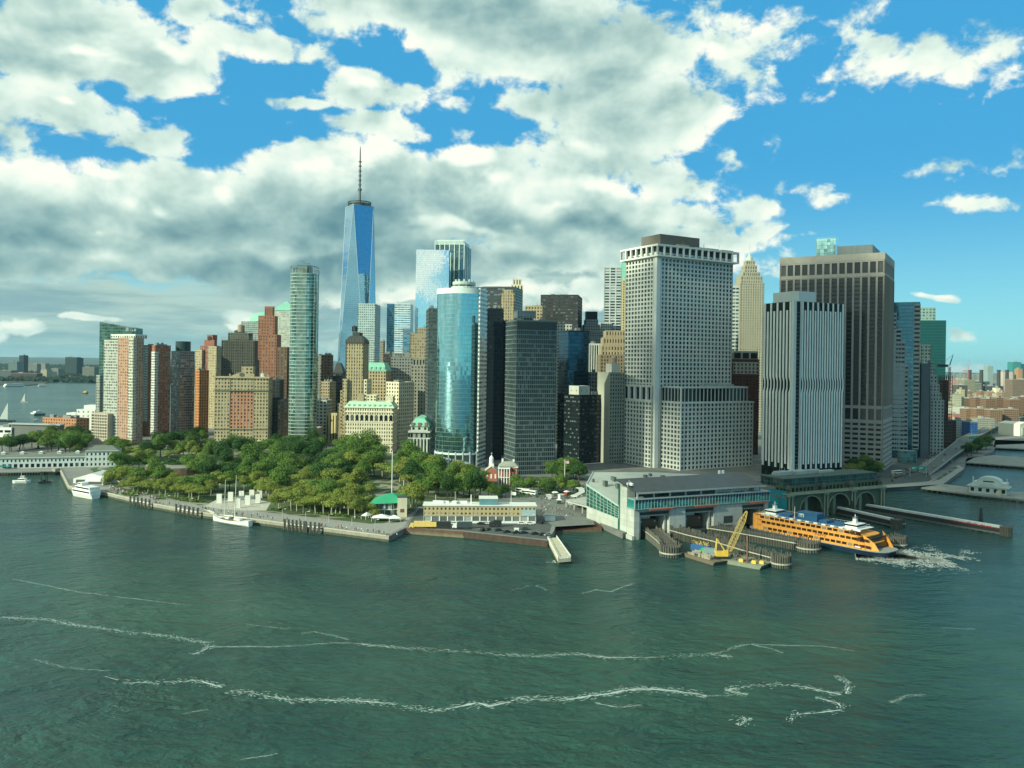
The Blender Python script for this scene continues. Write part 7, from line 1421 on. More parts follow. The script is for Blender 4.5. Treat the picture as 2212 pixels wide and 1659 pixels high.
def row(rowname, pts, n, kinds, size, seed, where, group, jx=6, jy=3):
    q = random.Random(seed); seg = [math.dist(a, b) for a, b in zip(pts, pts[1:])]; tot = sum(seg); out = []
    for k in range(n):
        u = (k+.5)/n*tot; i = 0
        while i < len(seg)-1 and u > seg[i]: u -= seg[i]; i += 1
        a, b = pts[i], pts[i+1]; f = u/seg[i]; out.append((a[0]+(b[0]-a[0])*f+q.uniform(-jx, jx), a[1]+(b[1]-a[1])*f+q.uniform(-jy, jy)))
    out.sort()
    for k, (x, y) in enumerate(out):
        kind = q.choice(kinds); P = gp(x, y, 3.0)
        place_tree(kind, P, size*q.uniform(.8, 1.3), '%s %s tree from the left, %s' % (ORD[k], COLN[kind], where), group, q)
G1 = 'trees of the waterfront park'
row('front', [(235, 1058), (300, 1064), (400, 1078), (440, 1084)], 14, ['olive'], .85, 1, 'front row left of the white slabs', G1, 5, 1.5)
row('front2', [(590, 1098), (650, 1106), (720, 1113), (775, 1120)], 13, ['olive'], .95, 2, 'front row beside the pavilion', G1, 5, 1.5)
row('second', [(255, 1045), (330, 1050), (420, 1066), (460, 1070)], 15, ['olive', 'olive', 'green'], .95, 3, 'second row left of the masts', G1, 6, 3)
row('second2', [(560, 1076), (640, 1088), (720, 1098), (790, 1105)], 16, ['olive', 'olive', 'olive', 'green'], 1.0, 4, 'second row right of the masts', G1, 6, 3)
row('third', [(440, 1056), (520, 1062), (600, 1068), (700, 1080), (780, 1090)], 19, ['olive', 'green', 'olive'], 1.05, 5, 'third row behind the slabs', G1, 7, 3)
row('fourth', [(240, 1018), (330, 1012), (420, 1030), (500, 1040), (600, 1048)], 21, ['green', 'olive', 'green', 'dark'], 1.05, 6, 'fourth row beside the fort', G1, 8, 4)
row('fifth', [(520, 1040), (620, 1046), (700, 1056), (760, 1068), (800, 1080)], 19, ['green', 'dark', 'green', 'olive'], 1.15, 7, 'fifth row before the flagpole', G1, 8, 4)
row('sixth', [(250, 996), (330, 990), (400, 988), (470, 998)], 18, ['green', 'olive', 'dark'], 1.0, 8, 'behind the round fort', G1, 8, 4)
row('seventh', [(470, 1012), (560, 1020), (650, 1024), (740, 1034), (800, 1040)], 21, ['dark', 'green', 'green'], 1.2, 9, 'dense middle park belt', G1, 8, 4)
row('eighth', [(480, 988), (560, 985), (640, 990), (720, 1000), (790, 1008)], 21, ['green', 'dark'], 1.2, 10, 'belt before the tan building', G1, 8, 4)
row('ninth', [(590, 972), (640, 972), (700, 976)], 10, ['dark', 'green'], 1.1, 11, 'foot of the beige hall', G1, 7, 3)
row('tenth', [(740, 985), (790, 992), (830, 1000)], 9, ['green', 'green', 'dark'], 1.45, 12, 'tall clump before cream building', G1, 7, 5)
row('eleventh', [(745, 1020), (800, 1030), (850, 1030), (870, 1050)], 13, ['olive', 'green', 'olive'], 1.3, 13, 'clump left of the flagpole', G1, 7, 5)
row('twelfth', [(870, 1010), (900, 1022), (930, 1035), (945, 1050)], 10, ['olive', 'green'], 1.25, 14, 'right of the tall flagpole', G1, 7, 5)
row('thirteenth', [(870, 1062), (920, 1070), (960, 1075), (1010, 1075), (1040, 1072)], 16, ['olive', 'green', 'dark'], 1.2, 15, 'behind the low tan building', G1, 7, 4)
row('fourteenth', [(900, 1048), (960, 1052), (985, 1052), (1032, 1052)], 14, ['olive', 'green', 'dark'], 1.2, 16, 'below the curved tower', G1, 7, 4)
row('fifteenth', [(872, 1090), (888, 1098), (900, 1112)], 4, ['olive'], 1.15, 17, 'left end of tan building', G1, 4, 3)
row('sixteenth', [(780, 1110), (800, 1118), (815, 1122)], 4, ['olive'], .6, 18, 'small garden trees by tents', G1, 5, 2)
G2 = 'trees around the left buildings'
row('p1', [(1052, 1072), (1075, 1076), (1095, 1070)], 5, ['green', 'olive'], .6, 41, 'small trees before brick house', G1, 4, 2)
row('m1', [(4, 975), (60, 970), (120, 975), (150, 980), (180, 985)], 18, ['green', 'dark', 'bright'], 1.15, 21, 'before the grey museum', G2, 6, 4)
row('m2', [(100, 962), (130, 960), (165, 962), (190, 966)], 10, ['bright', 'green', 'bright'], 1.2, 22, 'right of the grey museum', G2, 5, 4)
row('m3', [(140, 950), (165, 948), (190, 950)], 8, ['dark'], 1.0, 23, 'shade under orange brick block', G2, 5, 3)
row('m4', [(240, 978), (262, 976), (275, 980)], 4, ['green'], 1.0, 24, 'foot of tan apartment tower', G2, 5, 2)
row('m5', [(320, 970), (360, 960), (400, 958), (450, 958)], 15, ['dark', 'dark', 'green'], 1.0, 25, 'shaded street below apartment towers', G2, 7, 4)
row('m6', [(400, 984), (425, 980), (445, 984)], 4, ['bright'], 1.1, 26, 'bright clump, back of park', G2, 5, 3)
G3 = 'trees near the towers and river road'
row('r1', [(1195, 1035), (1240, 1035), (1262, 1040)], 9, ['dark', 'green'], 1.0, 31, 'plaza before the dark towers', G3, 7, 3)
row('r2', [(1115, 1058), (1150, 1062), (1200, 1066), (1240, 1064)], 10, ['green', 'olive', 'dark'], .75, 32, 'grove under white walkway', G3, 7, 4)
row('r3', [(1832, 1030), (1870, 1026), (1900, 1030)], 7, ['olive', 'dark'], 1.05, 33, 'foot of wide brown tower', G3, 6, 3)
row('r4', [(2086, 985), (2105, 978), (2125, 970), (2140, 962)], 10, ['dark', 'green'], .9, 34, 'under far elevated highway', G3, 6, 3)
# shrubs in the garden beds: ground cover nobody could count
q = random.Random(44); lm = MB()
for k in range(9000):
    u = q.random(); x = 250+560*u; yb = 1066+ (x-250)*.098; y = yb-q.random()**1.5*22+3; P = gp(x, y, 3.); s_ = q.uniform(.25, .7)
    if mnoise.noise(Vector((P.x*.06, P.y*.06, 0))) < .02 or (440 < x < 585): continue
    n = Vector((q.uniform(-1, 1), q.uniform(-1, 1), q.uniform(.2, 1))).normalized(); a = n.cross(Vector((q.random(), .3, q.random()))).normalized(); b = n.cross(a); c = P+Vector((0, 0, q.uniform(.1, 1.3))); lm.quad(c-a*s_, c-b*s_, c+a*s_, c+b*s_)
o = lm.obj('shrubs', LEAF['green']); tag(o, 'low garden shrubs between the front park trees', 'shrubs', None, 'stuff')
q = random.Random(45); lm = MB()
for k in range(2500):
    x = 1100+170*q.random(); y = 1050+26*q.random(); P = gp(x, y, 3.); s_ = q.uniform(.25, .7)
    if mnoise.noise(Vector((P.x*.08, P.y*.08, 4))) < .0: continue
    n = Vector((q.uniform(-1, 1), q.uniform(-1, 1), q.uniform(.2, 1))).normalized(); a = n.cross(Vector((q.random(), .3, q.random()))).normalized(); b = n.cross(a); c = P+Vector((0, 0, q.uniform(.1, 1.6))); lm.quad(c-a*s_, c-b*s_, c+a*s_, c+b*s_)
o = lm.obj('shrubs', LEAF['dark']); tag(o, 'dark plaza shrubs under the white walkway', 'shrubs', None, 'stuff')
# far woods on the other shore
q = random.Random(46); lm = MB()
for k in range(6500):
    t_ = -.62+.30*q.random(); d = 3250+q.random()**1.6*5200; P = Vector((t_*d, d, 2.5)); s_ = q.uniform(6, 15); hh = q.uniform(4, 13)+ (d-3200)*.0035
    if P.x > -640-(d-3200)*.1 and t_ > -.5: pass
    n = Vector((q.uniform(-.6, .6), -1+q.uniform(-.5, .5), q.uniform(.1, 1.))).normalized(); a = n.cross(Vector((q.random(), .3, q.random()))).normalized(); b = n.cross(a); c = P+Vector((0, 0, hh)); lm.quad(c-a*s_, c-b*s_*.7, c+a*s_, c+b*s_*.7)
o = lm.obj('far_wood', wall('far_leaf', (.012, .032, .024), .9, .4, scale=.01)); tag(o, 'dark far woods on the opposite shore', 'woods', None, 'stuff')
q = random.Random(47); lm = MB()
for k in range(2600):
    x = 2056+170*q.random(); y = 893+22*q.random(); P = gp(x, y, 3.); s_ = q.uniform(1.5, 3.5)
    if mnoise.noise(Vector((P.x*.012, P.y*.008, 4))) < .02: continue
    n = Vector((q.uniform(-1, 1), -q.uniform(0, 1), q.uniform(.2, 1))).normalized(); a = n.cross(Vector((q.random(), .3, q.random()))).normalized(); b = n.cross(a); c = P+Vector((0, 0, q.uniform(1, 10))); lm.quad(c-a*s_, c-b*s_, c+a*s_, c+b*s_)
o = lm.obj('tree_belt', LEAF['green']); tag(o, 'green tree belt before the brown housing blocks', 'trees', None, 'stuff')
# ================================================================ far buildings
FARM = {}
def farglass(name, wallc, winc, fh=3.2, bay=3.5): return glass(name, wallc, metal=0, rough=.7, blinds=0, var=.12, panel=(bay*3, fh*4), mull=(fh, .42, bay, .5, winc), jit=0, spec=.2)
def farb(label, x0, x1, yt, d, dp, c, win=(.06, .06, .055), cat='building', name='far_building', z0=3., roofh=0, fh=3.2, bay=3.5, pents=1, top=None):
    A = at(x0, yt, d); B = at(x1, yt, d); w_ = B.x-A.x; h_ = A.z-z0
    t = thing(name, label, cat, (A.x, d, z0), 0); nm = 'far_%02d%02d%02d' % (int(c[0]*99), int(c[1]*99), int(c[2]*99))
    m = MB(); m.box(0, w_, 0, dp, 0, h_); m.obj('wall', farglass(nm, c, win, fh, bay), t); m = MB(); m.box(-.2, w_+.2, -.2, dp+.2, h_, h_+.8)
    q = random.Random(int(x0*7+yt*3))
    for k in range(pents): a_ = q.uniform(.1, .6)*w_; m.box(a_, a_+w_*q.uniform(.12, .3), dp*.2, dp*.6, h_+.8, h_+q.uniform(2.5, 5))
    m.obj('roof', wall('far_roof', (.30, .29, .25), .9, .3), t); return t, w_, h_
# brown housing blocks at right
BR = (.24, .15, .10)
for k, (x0, x1, yt, d, lb) in enumerate(((2082, 2110, 861, 1650, 'leftmost of the long brown brick housing slabs at far right'), (2108, 2132, 859, 1600, 'second brown brick housing slab from the left at far right'), (2131, 2152, 862, 1560, 'third brown brick housing slab with a dark recess'), (2154, 2180, 859, 1620, 'fourth brown brick housing slab from the left at far right'), (2182, 2204, 863, 1580, 'fifth brown brick housing slab near the right edge'), (2196, 2240, 858, 1700, 'rightmost brown brick housing slab cut by the photo edge'))):
    farb(lb, x0, x1, yt, d, 22, BR, (.11, .07, .05), 'housing block', 'housing_block', pents=2)
for k, (x0, x1, yt, d, lb) in enumerate(((2088, 2106, 884, 1420, 'lower brown housing wing in front of the leftmost slab'), (2110, 2136, 883, 1400, 'lower brown housing wing in the middle front row'), (2140, 2165, 886, 1380, 'lower brown housing wing right of the middle one'), (2170, 2200, 884, 1400, 'lower brown housing wing near the right edge'))):
    farb(lb, x0, x1, yt, d, 22, (.27, .18, .11), (.12, .08, .06), 'housing block', 'housing_block', pents=1)
farb('cream school block with big windows left of the brown slabs', 2060, 2077, 852, 1500, 20, (.52, .50, .32), (.25, .27, .22))
farb('tall cream slab tower beside the cream school block', 2076, 2084, 842, 1520, 16, (.55, .48, .28), (.3, .28, .2))
farb('low white long roof building left of the brown slabs', 2056, 2084, 878, 1480, 30, (.60, .60, .50), (.5, .5, .42))
farb('red brick high rise with white stripes below the red crane', 2058, 2084, 820, 2200, 30, (.34, .12, .10), (.45, .30, .26), 'tower', 'far_tower', bay=8)
farb('grey tan broad high rise in front of the first chimney', 2084, 2106, 821, 2050, 35, (.27, .27, .20), (.16, .17, .13), 'tower', 'far_tower')
farb('grey high rise with flat top right of the grey tan one', 2096, 2120, 828, 2150, 35, (.22, .24, .19), (.13, .15, .12), 'tower', 'far_tower')
farb('dark blue grey power station block below the chimneys', 2119, 2138, 824, 2500, 60, (.09, .12, .13), (.06, .08, .09), 'power station')
farb('long dark low power station hall under the chimneys', 2130, 2168, 834, 2450, 60, (.07, .10, .11), (.05, .07, .08), 'power station')
farb('slim pale grey tower between the second and third chimneys', 2134, 2145.6, 791.5, 3300, 30, (.26, .34, .33), (.20, .28, .28), 'tower', 'far_tower')
farb('tall teal glass tower at the right end of the far skyline', 2188, 2206, 782, 2700, 30, (.05, .24, .24), (.04, .20, .21), 'tower', 'far_tower')
farb('orange capped unfinished tower before the teal glass tower', 2200, 2209, 797, 2500, 20, (.46, .24, .13), (.30, .2, .12), 'tower', 'far_tower')
farb('dark blue tower cut by the right edge of the photo', 2207, 2230, 786, 2700, 30, (.04, .12, .18), (.03, .1, .15), 'tower', 'far_tower')
farb('stepped red and white striped tower behind the fourth chimney', 2166, 2188, 803, 2500, 25, (.40, .24, .20), (.52, .50, .44), 'tower', 'far_tower', bay=6)
farb('bright cream block in the middle of the far right rooftops', 2152, 2161, 838, 1900, 15, (.62, .60, .42), (.58, .56, .4))
farb('salmon pink block near the right edge rooftops', 2179, 2186, 840, 1950, 15, (.48, .26, .20), (.4, .22, .18))
farb('broad brown high rise at the right edge behind the slabs', 2188, 2230, 820, 1850, 30, (.22, .17, .13), (.14, .11, .09), 'tower', 'far_tower')
farb('dark roofed block behind the cream school building', 2070, 2090, 832, 1700, 25, (.09, .11, .11), (.06, .07, .07))
q = random.Random(12); cols = [(.42, .38, .27), (.30, .18, .12), (.24, .25, .21), (.50, .47, .36), (.17, .12, .09), (.36, .24, .17)]; cn = ['tan', 'red brown', 'grey', 'cream', 'dark brown', 'salmon']
for k in range(34):
    x0 = 2058+k*4.6+q.uniform(-2, 2); i = k % 6; farb('%s little rooftop block, %s counted from the left of the far right rooftops' % (cn[i], ORD[k] if k < 30 else ['thirty first', 'thirty second', 'thirty third', 'thirty fourth'][k-30]), x0, x0+q.uniform(4, 9), q.uniform(843, 862), q.uniform(1750, 2300), 18, cols[i], tuple(v*.55 for v in cols[i]), 'building')
q = random.Random(13); m = MB()
for k in range(500):
    x = 2050+175*q.random(); d = q.uniform(2600, 7500); P = at(x, 809+q.uniform(-2, 2), d); w_ = q.uniform(8, 30); h_ = q.uniform(12, 45)*(1+(d > 4500)*.8); m.box(P.x, P.x+w_, d, d+20, 3, 3+h_)
o = m.obj('far_city', farglass('far_city_wall', (.26, .28, .25), (.14, .16, .16))); tag(o, 'hazy mass of far city blocks along the right horizon', 'city', None, 'stuff')
for k, x in enumerate((2095, 2120, 2157.5, 2175.5)):
    P = at(x, 799, 2450); t = thing('chimney', '%s dark power station chimney counted from the left' % ORD[k], 'chimney', (P.x, P.y, 3), 0, 'power station chimneys'); m = MB(); m.lathe(0, 0, [(6, 0), (4.6, P.z-3-4), (5.2, P.z-3-3.5), (5.2, P.z-3)], 12); m.obj('stack', wall('chimney_dark', (.05, .06, .06)), t)
# low market roofs and blocks under the viaduct end
for k, (x0, x1, yt, d, c, lb) in enumerate(((2058, 2096, 909, 1150, (.52, .56, .48), 'low white roofed market hall behind the elevated highway'), (2095, 2112, 912, 1120, (.03, .10, .26), 'low blue wrapped building right of the market hall'), (2040, 2066, 908, 1010, (.10, .06, .05), 'dark red brick low block at the foot of the unfinished tower'), (2112, 2150, 905, 1250, (.30, .32, .27), 'long pale low building along the far highway'), (2060, 2074, 895, 1300, (.50, .20, .14), 'small red roofed house beside the tree belt'))):
    farb(lb, x0, x1, yt, d, 20, c, tuple(v*.6 for v in c), pents=2)
# other shore at left
for k, (x0, x1, yt, d, c, lb) in enumerate(((18, 37, 781, 3500, (.16, .22, .22), 'pale grey apartment tower at the left edge of the far shore'), (41.5, 51.5, 767.5, 4300, (.035, .06, .07), 'slim dark tower block on the far shore hills'), (141, 166, 771.5, 4100, (.05, .08, .085), 'wide dark twin slab tower block on the far shore'), (163, 171.5, 773, 4150, (.07, .10, .10), 'narrow grey slab attached right of the wide dark one'), (24, 80, 806, 3350, (.10, .075, .075), 'long maroon waterfront slab on the far shore'), (0, 24, 800, 3400, (.12, .15, .15), 'grey block left of the maroon slab on the far shore'), (88, 101, 799, 3420, (.42, .40, .27), 'cream hall on the far shore right of the maroon slab'), (110, 126, 796, 3700, (.22, .25, .22), 'grey low block near the middle of the far shore'), (178, 204, 793, 3700, (.18, .20, .17), 'grey long block at the right end of the far shore'), (135, 158, 814, 3620, (.50, .52, .46), 'white ferry shed at the water on the far shore'), (101, 112, 803, 3500, (.46, .46, .38), 'small pale house on the far shore right of the cream hall'), (60, 80, 786, 4600, (.20, .22, .2), 'hazy roofs on the far shore ridge'), (86, 98, 785, 4700, (.28, .28, .25), 'pale roof on the far shore ridge'))):
    farb(lb, x0, x1, yt, d, 40, c, tuple(v*.7 for v in c), pents=1)

# ================================================================ vehicles
def make_car(c, cname):
    t = thing('car', 'x', 'car'); m = MB(); prof = [(0, .35), (0, .85), (.5, .95), (1.1, 1.0), (3.5, 1.0), (4.4, .85), (4.5, .35)]
    m.loft([[(x, y, z) for x, z in prof] for y in (-.88, .88)]); m.obj('body', c, t)
    m = MB(); m.loft([[(.7, -.8, .98), (3.6, -.8, .98), (3.6, .8, .98), (.7, .8, .98)], [(1.2, -.65, 1.45), (3., -.65, 1.45), (3., .65, 1.45), (1.2, .65, 1.45)]]); m.obj('cabin_glass', G_DARK, t)
    m = MB(); m.box(1.15, 3.05, -.66, .66, 1.44, 1.5); m.obj('car_roof', c, t)
    for x in (.9, 3.6):
        for y in (-.9, .72): m = MB(); m.loft([[(x+.33*math.cos(a_), yy, .33+.33*math.sin(a_)) for a_ in [2*math.pi*k/10 for k in range(10)]] for yy in (y, y+.18)]); m.obj('wheel', M_DK, t)
    return t
CC = {'black': paint('car_black', (.015, .02, .02)), 'white': paint('car_white', (.6, .62, .58)), 'grey': paint('car_grey', (.12, .13, .13)), 'dark green': paint('car_green', (.02, .05, .045)), 'silver': paint('car_silver', (.34, .36, .35), metal=.3), 'yellow': paint('car_yellow', (.60, .34, .03)), 'red': paint('car_red', (.30, .04, .03))}
CP = {}
def put_car(c, x, y, rz, label, group, z=3.02):
    p = gp(x, y, z) if y else x
    if c not in CP: t = CP[c] = make_car(CC[c], c); t.location = p; t.rotation_euler = (0, 0, rz); t['label'] = label; t['group'] = group
    else: dup(CP[c], p, rz, label, group)
G4 = 'cars parked by the low tan building'
for c, x, y, rz, lb in (('black', 1030, 1133, 0, 'black car parked nearest the wall left of the white sedan'), ('white', 1040, 1132, 0, 'white sedan parked below the middle of the tan building'), ('dark green', 1055, 1131.5, .1, 'dark green car right of the white sedan by the wall'), ('white', 1118, 1133, 0, 'white car by the garage doors under the penthouse side'), ('white', 1136, 1133, 0, 'white car by the wall just left of the mural'), ('black', 1166, 1132.5, 1.2, 'black car at the right end of the tan building'), ('grey', 950, 1132, 0, 'grey car at the wall right of the black trailer'), ('white', 971, 1132.5, 0, 'white van like car left of the white box truck'),
    ('black', 1038, 1148, 1.1, 'leftmost black car in the quayside row'), ('dark green', 1049, 1147, 1.1, 'second dark car in the quayside row'), ('dark green', 1068, 1147.5, .4, 'third dark car in the quayside row'), ('black', 1087, 1151, .3, 'fourth dark car in the quayside row near the quay edge'), ('black', 1107, 1153, .3, 'black car left of the white guard booth'), ('black', 1123, 1153, .3, 'black car right of the white guard booth'), ('dark green', 1126, 1144, 0, 'dark car parked alone behind the guard booth'), ('black', 1147, 1155, .3, 'dark car second from the right end of the quay'), ('black', 1164, 1157, .3, 'dark car by the white post at the right end of the quay'), ('silver', 1176, 1158, .5, 'silver car closest to the small pier')):
    put_car(c, x, y, rz, lb, G4)
q = random.Random(21); cl = ['black', 'white', 'grey', 'silver', 'black', 'white', 'yellow', 'grey']; lanes = [((1925, 1040), (1985, 1018)), ((1985, 1018), (2020, 988)), ((1920, 1032), (1972, 1012)), ((1995, 1000), (2050, 960))]
for k in range(34):
    a_, b_ = lanes[k % 4]; u = (k//4+.5)/9+q.uniform(-.03, .03); x, y = a_[0]+(b_[0]-a_[0])*u, a_[1]+(b_[1]-a_[1])*u+q.uniform(-3, 3); c = cl[k % 8]
    put_car(c, x, y, math.atan2(1, .55)+q.uniform(-.1, .1), '%s car in traffic, %s in %s of the riverside road' % (c, ORD[k//4], ['the near lane', 'the bend', 'the parking side', 'the far stretch'][k % 4]), 'cars on the riverside road')
for k in range(14):
    u = k/14; i = min(6, int(u*7)); f_ = u*7-i; a_ = sea[i].lerp(sea[i+1], f_); b_ = inl[i].lerp(inl[i+1], f_); c = cl[(k*3) % 8]; p = a_.lerp(b_, .25+.5*((k*37) % 10)/10); p.z = p.z+.03
    put_car(c, p, 0, math.atan2((sea[i+1]-sea[i]).y, (sea[i+1]-sea[i]).x), '%s car on the elevated highway, %s from the near end' % (c, ORD[k]), 'cars on the elevated highway')
for k, (x, y, c) in enumerate(((735, 985, 'white'), (742, 986, 'red'), (748, 984, 'grey'), (868, 976, 'white'), (876, 973, 'red'), (1225, 1052, 'white'), (1210, 1056, 'grey'), (430, 975, 'white'), (520, 970, 'yellow'))):
    put_car(c, x, y, .2*k, '%s car glimpsed on the street, %s counted from the left of the park streets' % (c, ORD[{7: 0, 8: 1}.get(k, k+2)]), 'cars on the streets behind the park')
def truck(label, x, y, rz, Lb, cab, box, W=2.5):
    p = gp(x, y, 3.02); t = thing('truck', label, 'truck', p, rz); m = MB(); m.box(2.6, 2.6+Lb, -W/2, W/2, 1.1, 3.9); m.obj('cargo_box', box, t); m = MB(); m.loft([[(0, -1.1, .6), (2.4, -1.1, .6), (2.4, 1.1, .6), (0, 1.1, .6)], [(0, -1.1, 1.5), (2.4, -1.1, 1.5), (2.4, 1.1, 1.5), (0, 1.1, 1.5)], [(.7, -1.05, 2.8), (2.4, -1.05, 2.8), (2.4, 1.05, 2.8), (.7, 1.05, 2.8)]]); cbb = m.obj('cab', cab, t); m = MB(); m.box(.25, .6, -.95, .95, 1.6, 2.4); m.obj('windscreen', G_DARK, cbb)
    for xx in (1., 3.6, Lb+1.2):
        for yy in (-1.15, .85): m = MB(); m.loft([[(xx+.5*math.cos(a_), y_, .5+.5*math.sin(a_)) for a_ in [2*math.pi*k/10 for k in range(10)]] for y_ in (yy, yy+.3)]); m.obj('wheel', M_DK, t)
truck('bright yellow box truck parked at the left end of the parking lot', 884, 1141, .05, 12.5, paint('truck_yellow', (.70, .50, .15)), paint('truck_yellow', (.70, .50, .15)))
truck('long black trailer truck parked right behind the yellow truck', 921, 1141, .04, 11, M_DK, M_DK); truck('white fronted truck with dark cargo box in the parking lot', 977, 1142, .05, 8.5, M_WHITE, paint('truck_dark', (.04, .06, .065)))
truck('small black box truck in the middle of the parking lot', 1056, 1138, .05, 4.6, M_DK, M_DK)
def bus(label, x, y, rz, c):
    p = gp(x, y, 3.05); t = thing('bus', label, 'bus', p, rz); m = MB(); m.loft([[(0, -1.3, .4), (0, 1.3, .4), (0, 1.3, 3), (0, -1.3, 3)], [(12, -1.3, .4), (12, 1.3, .4), (12, 1.3, 3.1), (12, -1.3, 3.1)]]); m.obj('body', c, t); m = MB(); m.box(.3, 11.7, -1.33, 1.33, 1.5, 2.5); m.obj('windows', G_DARK, t); m = MB()
    for xx in (1.8, 9.5): m.box(xx, xx+1, -1.35, 1.35, 0, .9)
    m.obj('wheels', M_DK, t)
bus('white roofed bus in the stop lane, nearer one of two', 1115, 1062, -.6, M_WHITE); bus('white roofed bus in the stop lane, farther one of two', 1128, 1066, -.6, M_WHITE); bus('white bus parked among the park trees by the flagpole', 858, 1026, -.3, M_WHITE); bus('white truck like bus on the riverside road', 1928, 1024, .5, M_WHITE)
m = MB(); z = 3.05
for k in range(26): a_ = gp(1020+k*5.6, 1143+k*.33, z); m.quad((a_.x, a_.y, z), (a_.x+.15, a_.y, z), (a_.x+1.6, a_.y+4.5, z), (a_.x+1.45, a_.y+4.5, z))
o = m.obj('parking_lines', M_WHITE); struct(o, 'white painted bay lines in the parking lot')
for k, (x, y, w_, c) in enumerate(((1186, 1078, 3.5, 'white'), (1199, 1072, 3, 'grey'), (1212, 1077, 3.5, 'white'), (1224, 1070, 2.6, 'red'), (1238, 1079, 3, 'grey'), (1208, 1088, 2.6, 'dark green'), (1232, 1090, 2.4, 'white'))):
    p = gp(x, y, 3.02); t = thing('kiosk', '%s plaza kiosk, %s counted from the left under the walkway' % (c, ORD[[0, 1, 3, 4, 6, 2, 5][k]]), 'kiosk', p, .3*k); m = MB(); m.box(-w_/2, w_/2, -1.3, 1.3, 0, 2.6); m.obj('wall', CC[c], t); m = MB(); m.loft([[(-w_/2-.5, -1.8, 2.6), (w_/2+.5, -1.8, 2.6), (w_/2+.5, 1.8, 2.6), (-w_/2-.5, 1.8, 2.6)], [(-w_/3, -.5, 3.4), (w_/3, -.5, 3.4), (w_/3, .5, 3.4), (-w_/3, .5, 3.4)]]); m.obj('roof', M_WHITE if k % 2 else W_CONC, t)
# guard booth, flagpoles, street lamps, signs
p = gp(1115.5, 1152, 3); t = thing('guard_booth', 'tiny white guard booth at the quay edge', 'booth', p); m = MB(); m.box(-1.2, 1.2, -1, 1, 0, 2.6); m.box(-1.4, 1.4, -1.2, 1.2, 2.6, 2.8); m.obj('wall', M_WHITE, t); m = MB(); m.box(-.8, .8, -1.06, -.98, 1.2, 2); m.obj('window', G_DARK, t)
p = gp(1188, 1124, 3); t = thing('guard_booth', 'pale gatehouse near the landward end of the small pier', 'booth', p); m = MB(); m.box(-3, 3, -2, 2, 0, 3.2); m.obj('wall', M_WHITE, t); m = MB(); m.box(-3.4, 3.4, -2.4, 2.4, 3.2, 3.6); m.obj('roof', W_CONC, t)
def pole(label, x, y, ytop, r_=.22, flag=None, name='flagpole'):
    p = gp(x, y, 3); top = H-scr(x, ytop)[1]*p.y-3; t = thing(name, label, 'flagpole', p); m = MB(); m.lathe(0, 0, [(r_*1.6, 0), (r_, .5), (r_*.6, top), (r_*.9, top+.1), (.05, top+.5)], 8); m.obj('pole', M_WHITE, t)
    if flag:
        m = MB(); m.loft([[(0, 0, top-2.4), (0, .08, top-2.4), (0, .08, top-.3), (0, 0, top-.3)], [(1.6, .3, top-2.7), (1.6, .38, top-2.7), (1.6, .38, top-.6), (1.6, .3, top-.6)], [(3.2, 0, top-2.6), (3.2, .08, top-2.6), (3.2, .08, top-.7), (3.2, 0, top-.7)]]); m.obj('flag', flag, t)
pole('very tall white flagpole rising above the green roofed pavilion', 846, 1096, 975, .34); pole('white flagpole with a small flag on the plaza before the dark towers', 1219.5, 1051, 994, .26, wall('flag_cloth', (.5, .35, .38))); pole('short white mast behind the roof of the low tan building', 1104, 1088, 1061, .2, M_WHITE)
for k, (x, lb) in enumerate(((1554, 'left one of the twin white vent pipes behind the solar roof'), (1562, 'right one of the twin white vent pipes behind the solar roof'))):
    P = at(x, 1017, 545); t = thing('vent_pipe', lb, 'pipe', (P.x, P.y, 3), 0, 'twin white vent pipes'); m = MB(); m.lathe(0, 0, [(.9, 0), (.9, P.z-3), (.6, P.z-2.7)], 10); m.obj('pipe', M_WHITE, t)
def lamp(x, y, label, grp, z=3., h_=9.):
    p = gp(x, y, z) if not isinstance(x, Vector) else x; t = thing('street_lamp', label, 'street lamp', p, 0, grp); m = MB(); m.bar((0, 0, 0), (0, 0, h_), .16, .09, n=6); m.bar((0, 0, h_), (1.6, 0, h_+.4), .07); m.obj('post', W_CONC, t); m = MB(); m.box(1.2, 2.1, -.2, .2, h_+.2, h_+.45); m.obj('lamp_head', M_WHITE, t)
for k in range(9):
    u = k/8.; i = min(6, int(u*7)); f_ = u*7-i; a_ = sea[i].lerp(sea[i+1], min(1, f_)); lamp(a_.lerp(inl[min(i, 7)], .5), 0, '%s lamp post along the elevated highway from the near end' % ORD[k], 'lamps along the highway')
for k in range(12): x, y = 260+k*50, 1069+k*5.95; lamp(x, y+6, '%s lamp post from the left along the promenade' % ORD[k], 'promenade lamps', h_=4.5)
def gantry(label, x, y, w_, z, hz, c2=None, rz=0.):
    p = gp(x, y, z); t = thing('highway_sign', label, 'road sign', p, rz); m = MB(); m.bar((0, 0, 0), (0, 0, hz+2.5), .25); m.bar((w_, 0, 0), (w_, 0, hz+2.5), .25); m.bar((0, 0, hz+1), (w_, 0, hz+1), .2); m.obj('frame', W_CONC, t); m = MB(); m.box(w_*.05, w_*.46, -.35, -.2, hz, hz+3.2); m.box(w_*.5, w_*.95, -.35, -.2, hz, hz+3.4); m.obj('green_panel', wall('sign_green', (.01, .30, .20), .5, .05), t)
    m = MB(); 
    for a_ in (.1, .55): m.box(w_*a_, w_*(a_+.25), -.4, -.34, hz+2.1, hz+2.5); m.box(w_*a_, w_*(a_+.18), -.4, -.34, hz+1.1, hz+1.5)
    m.obj('white_legend', M_WHITE, t)
    if c2: m = MB(); m.box(-w_*.5, -w_*.05, -.35, -.2, hz+.4, hz+2.8); m.obj('yellow_panel', M_YEL, t)
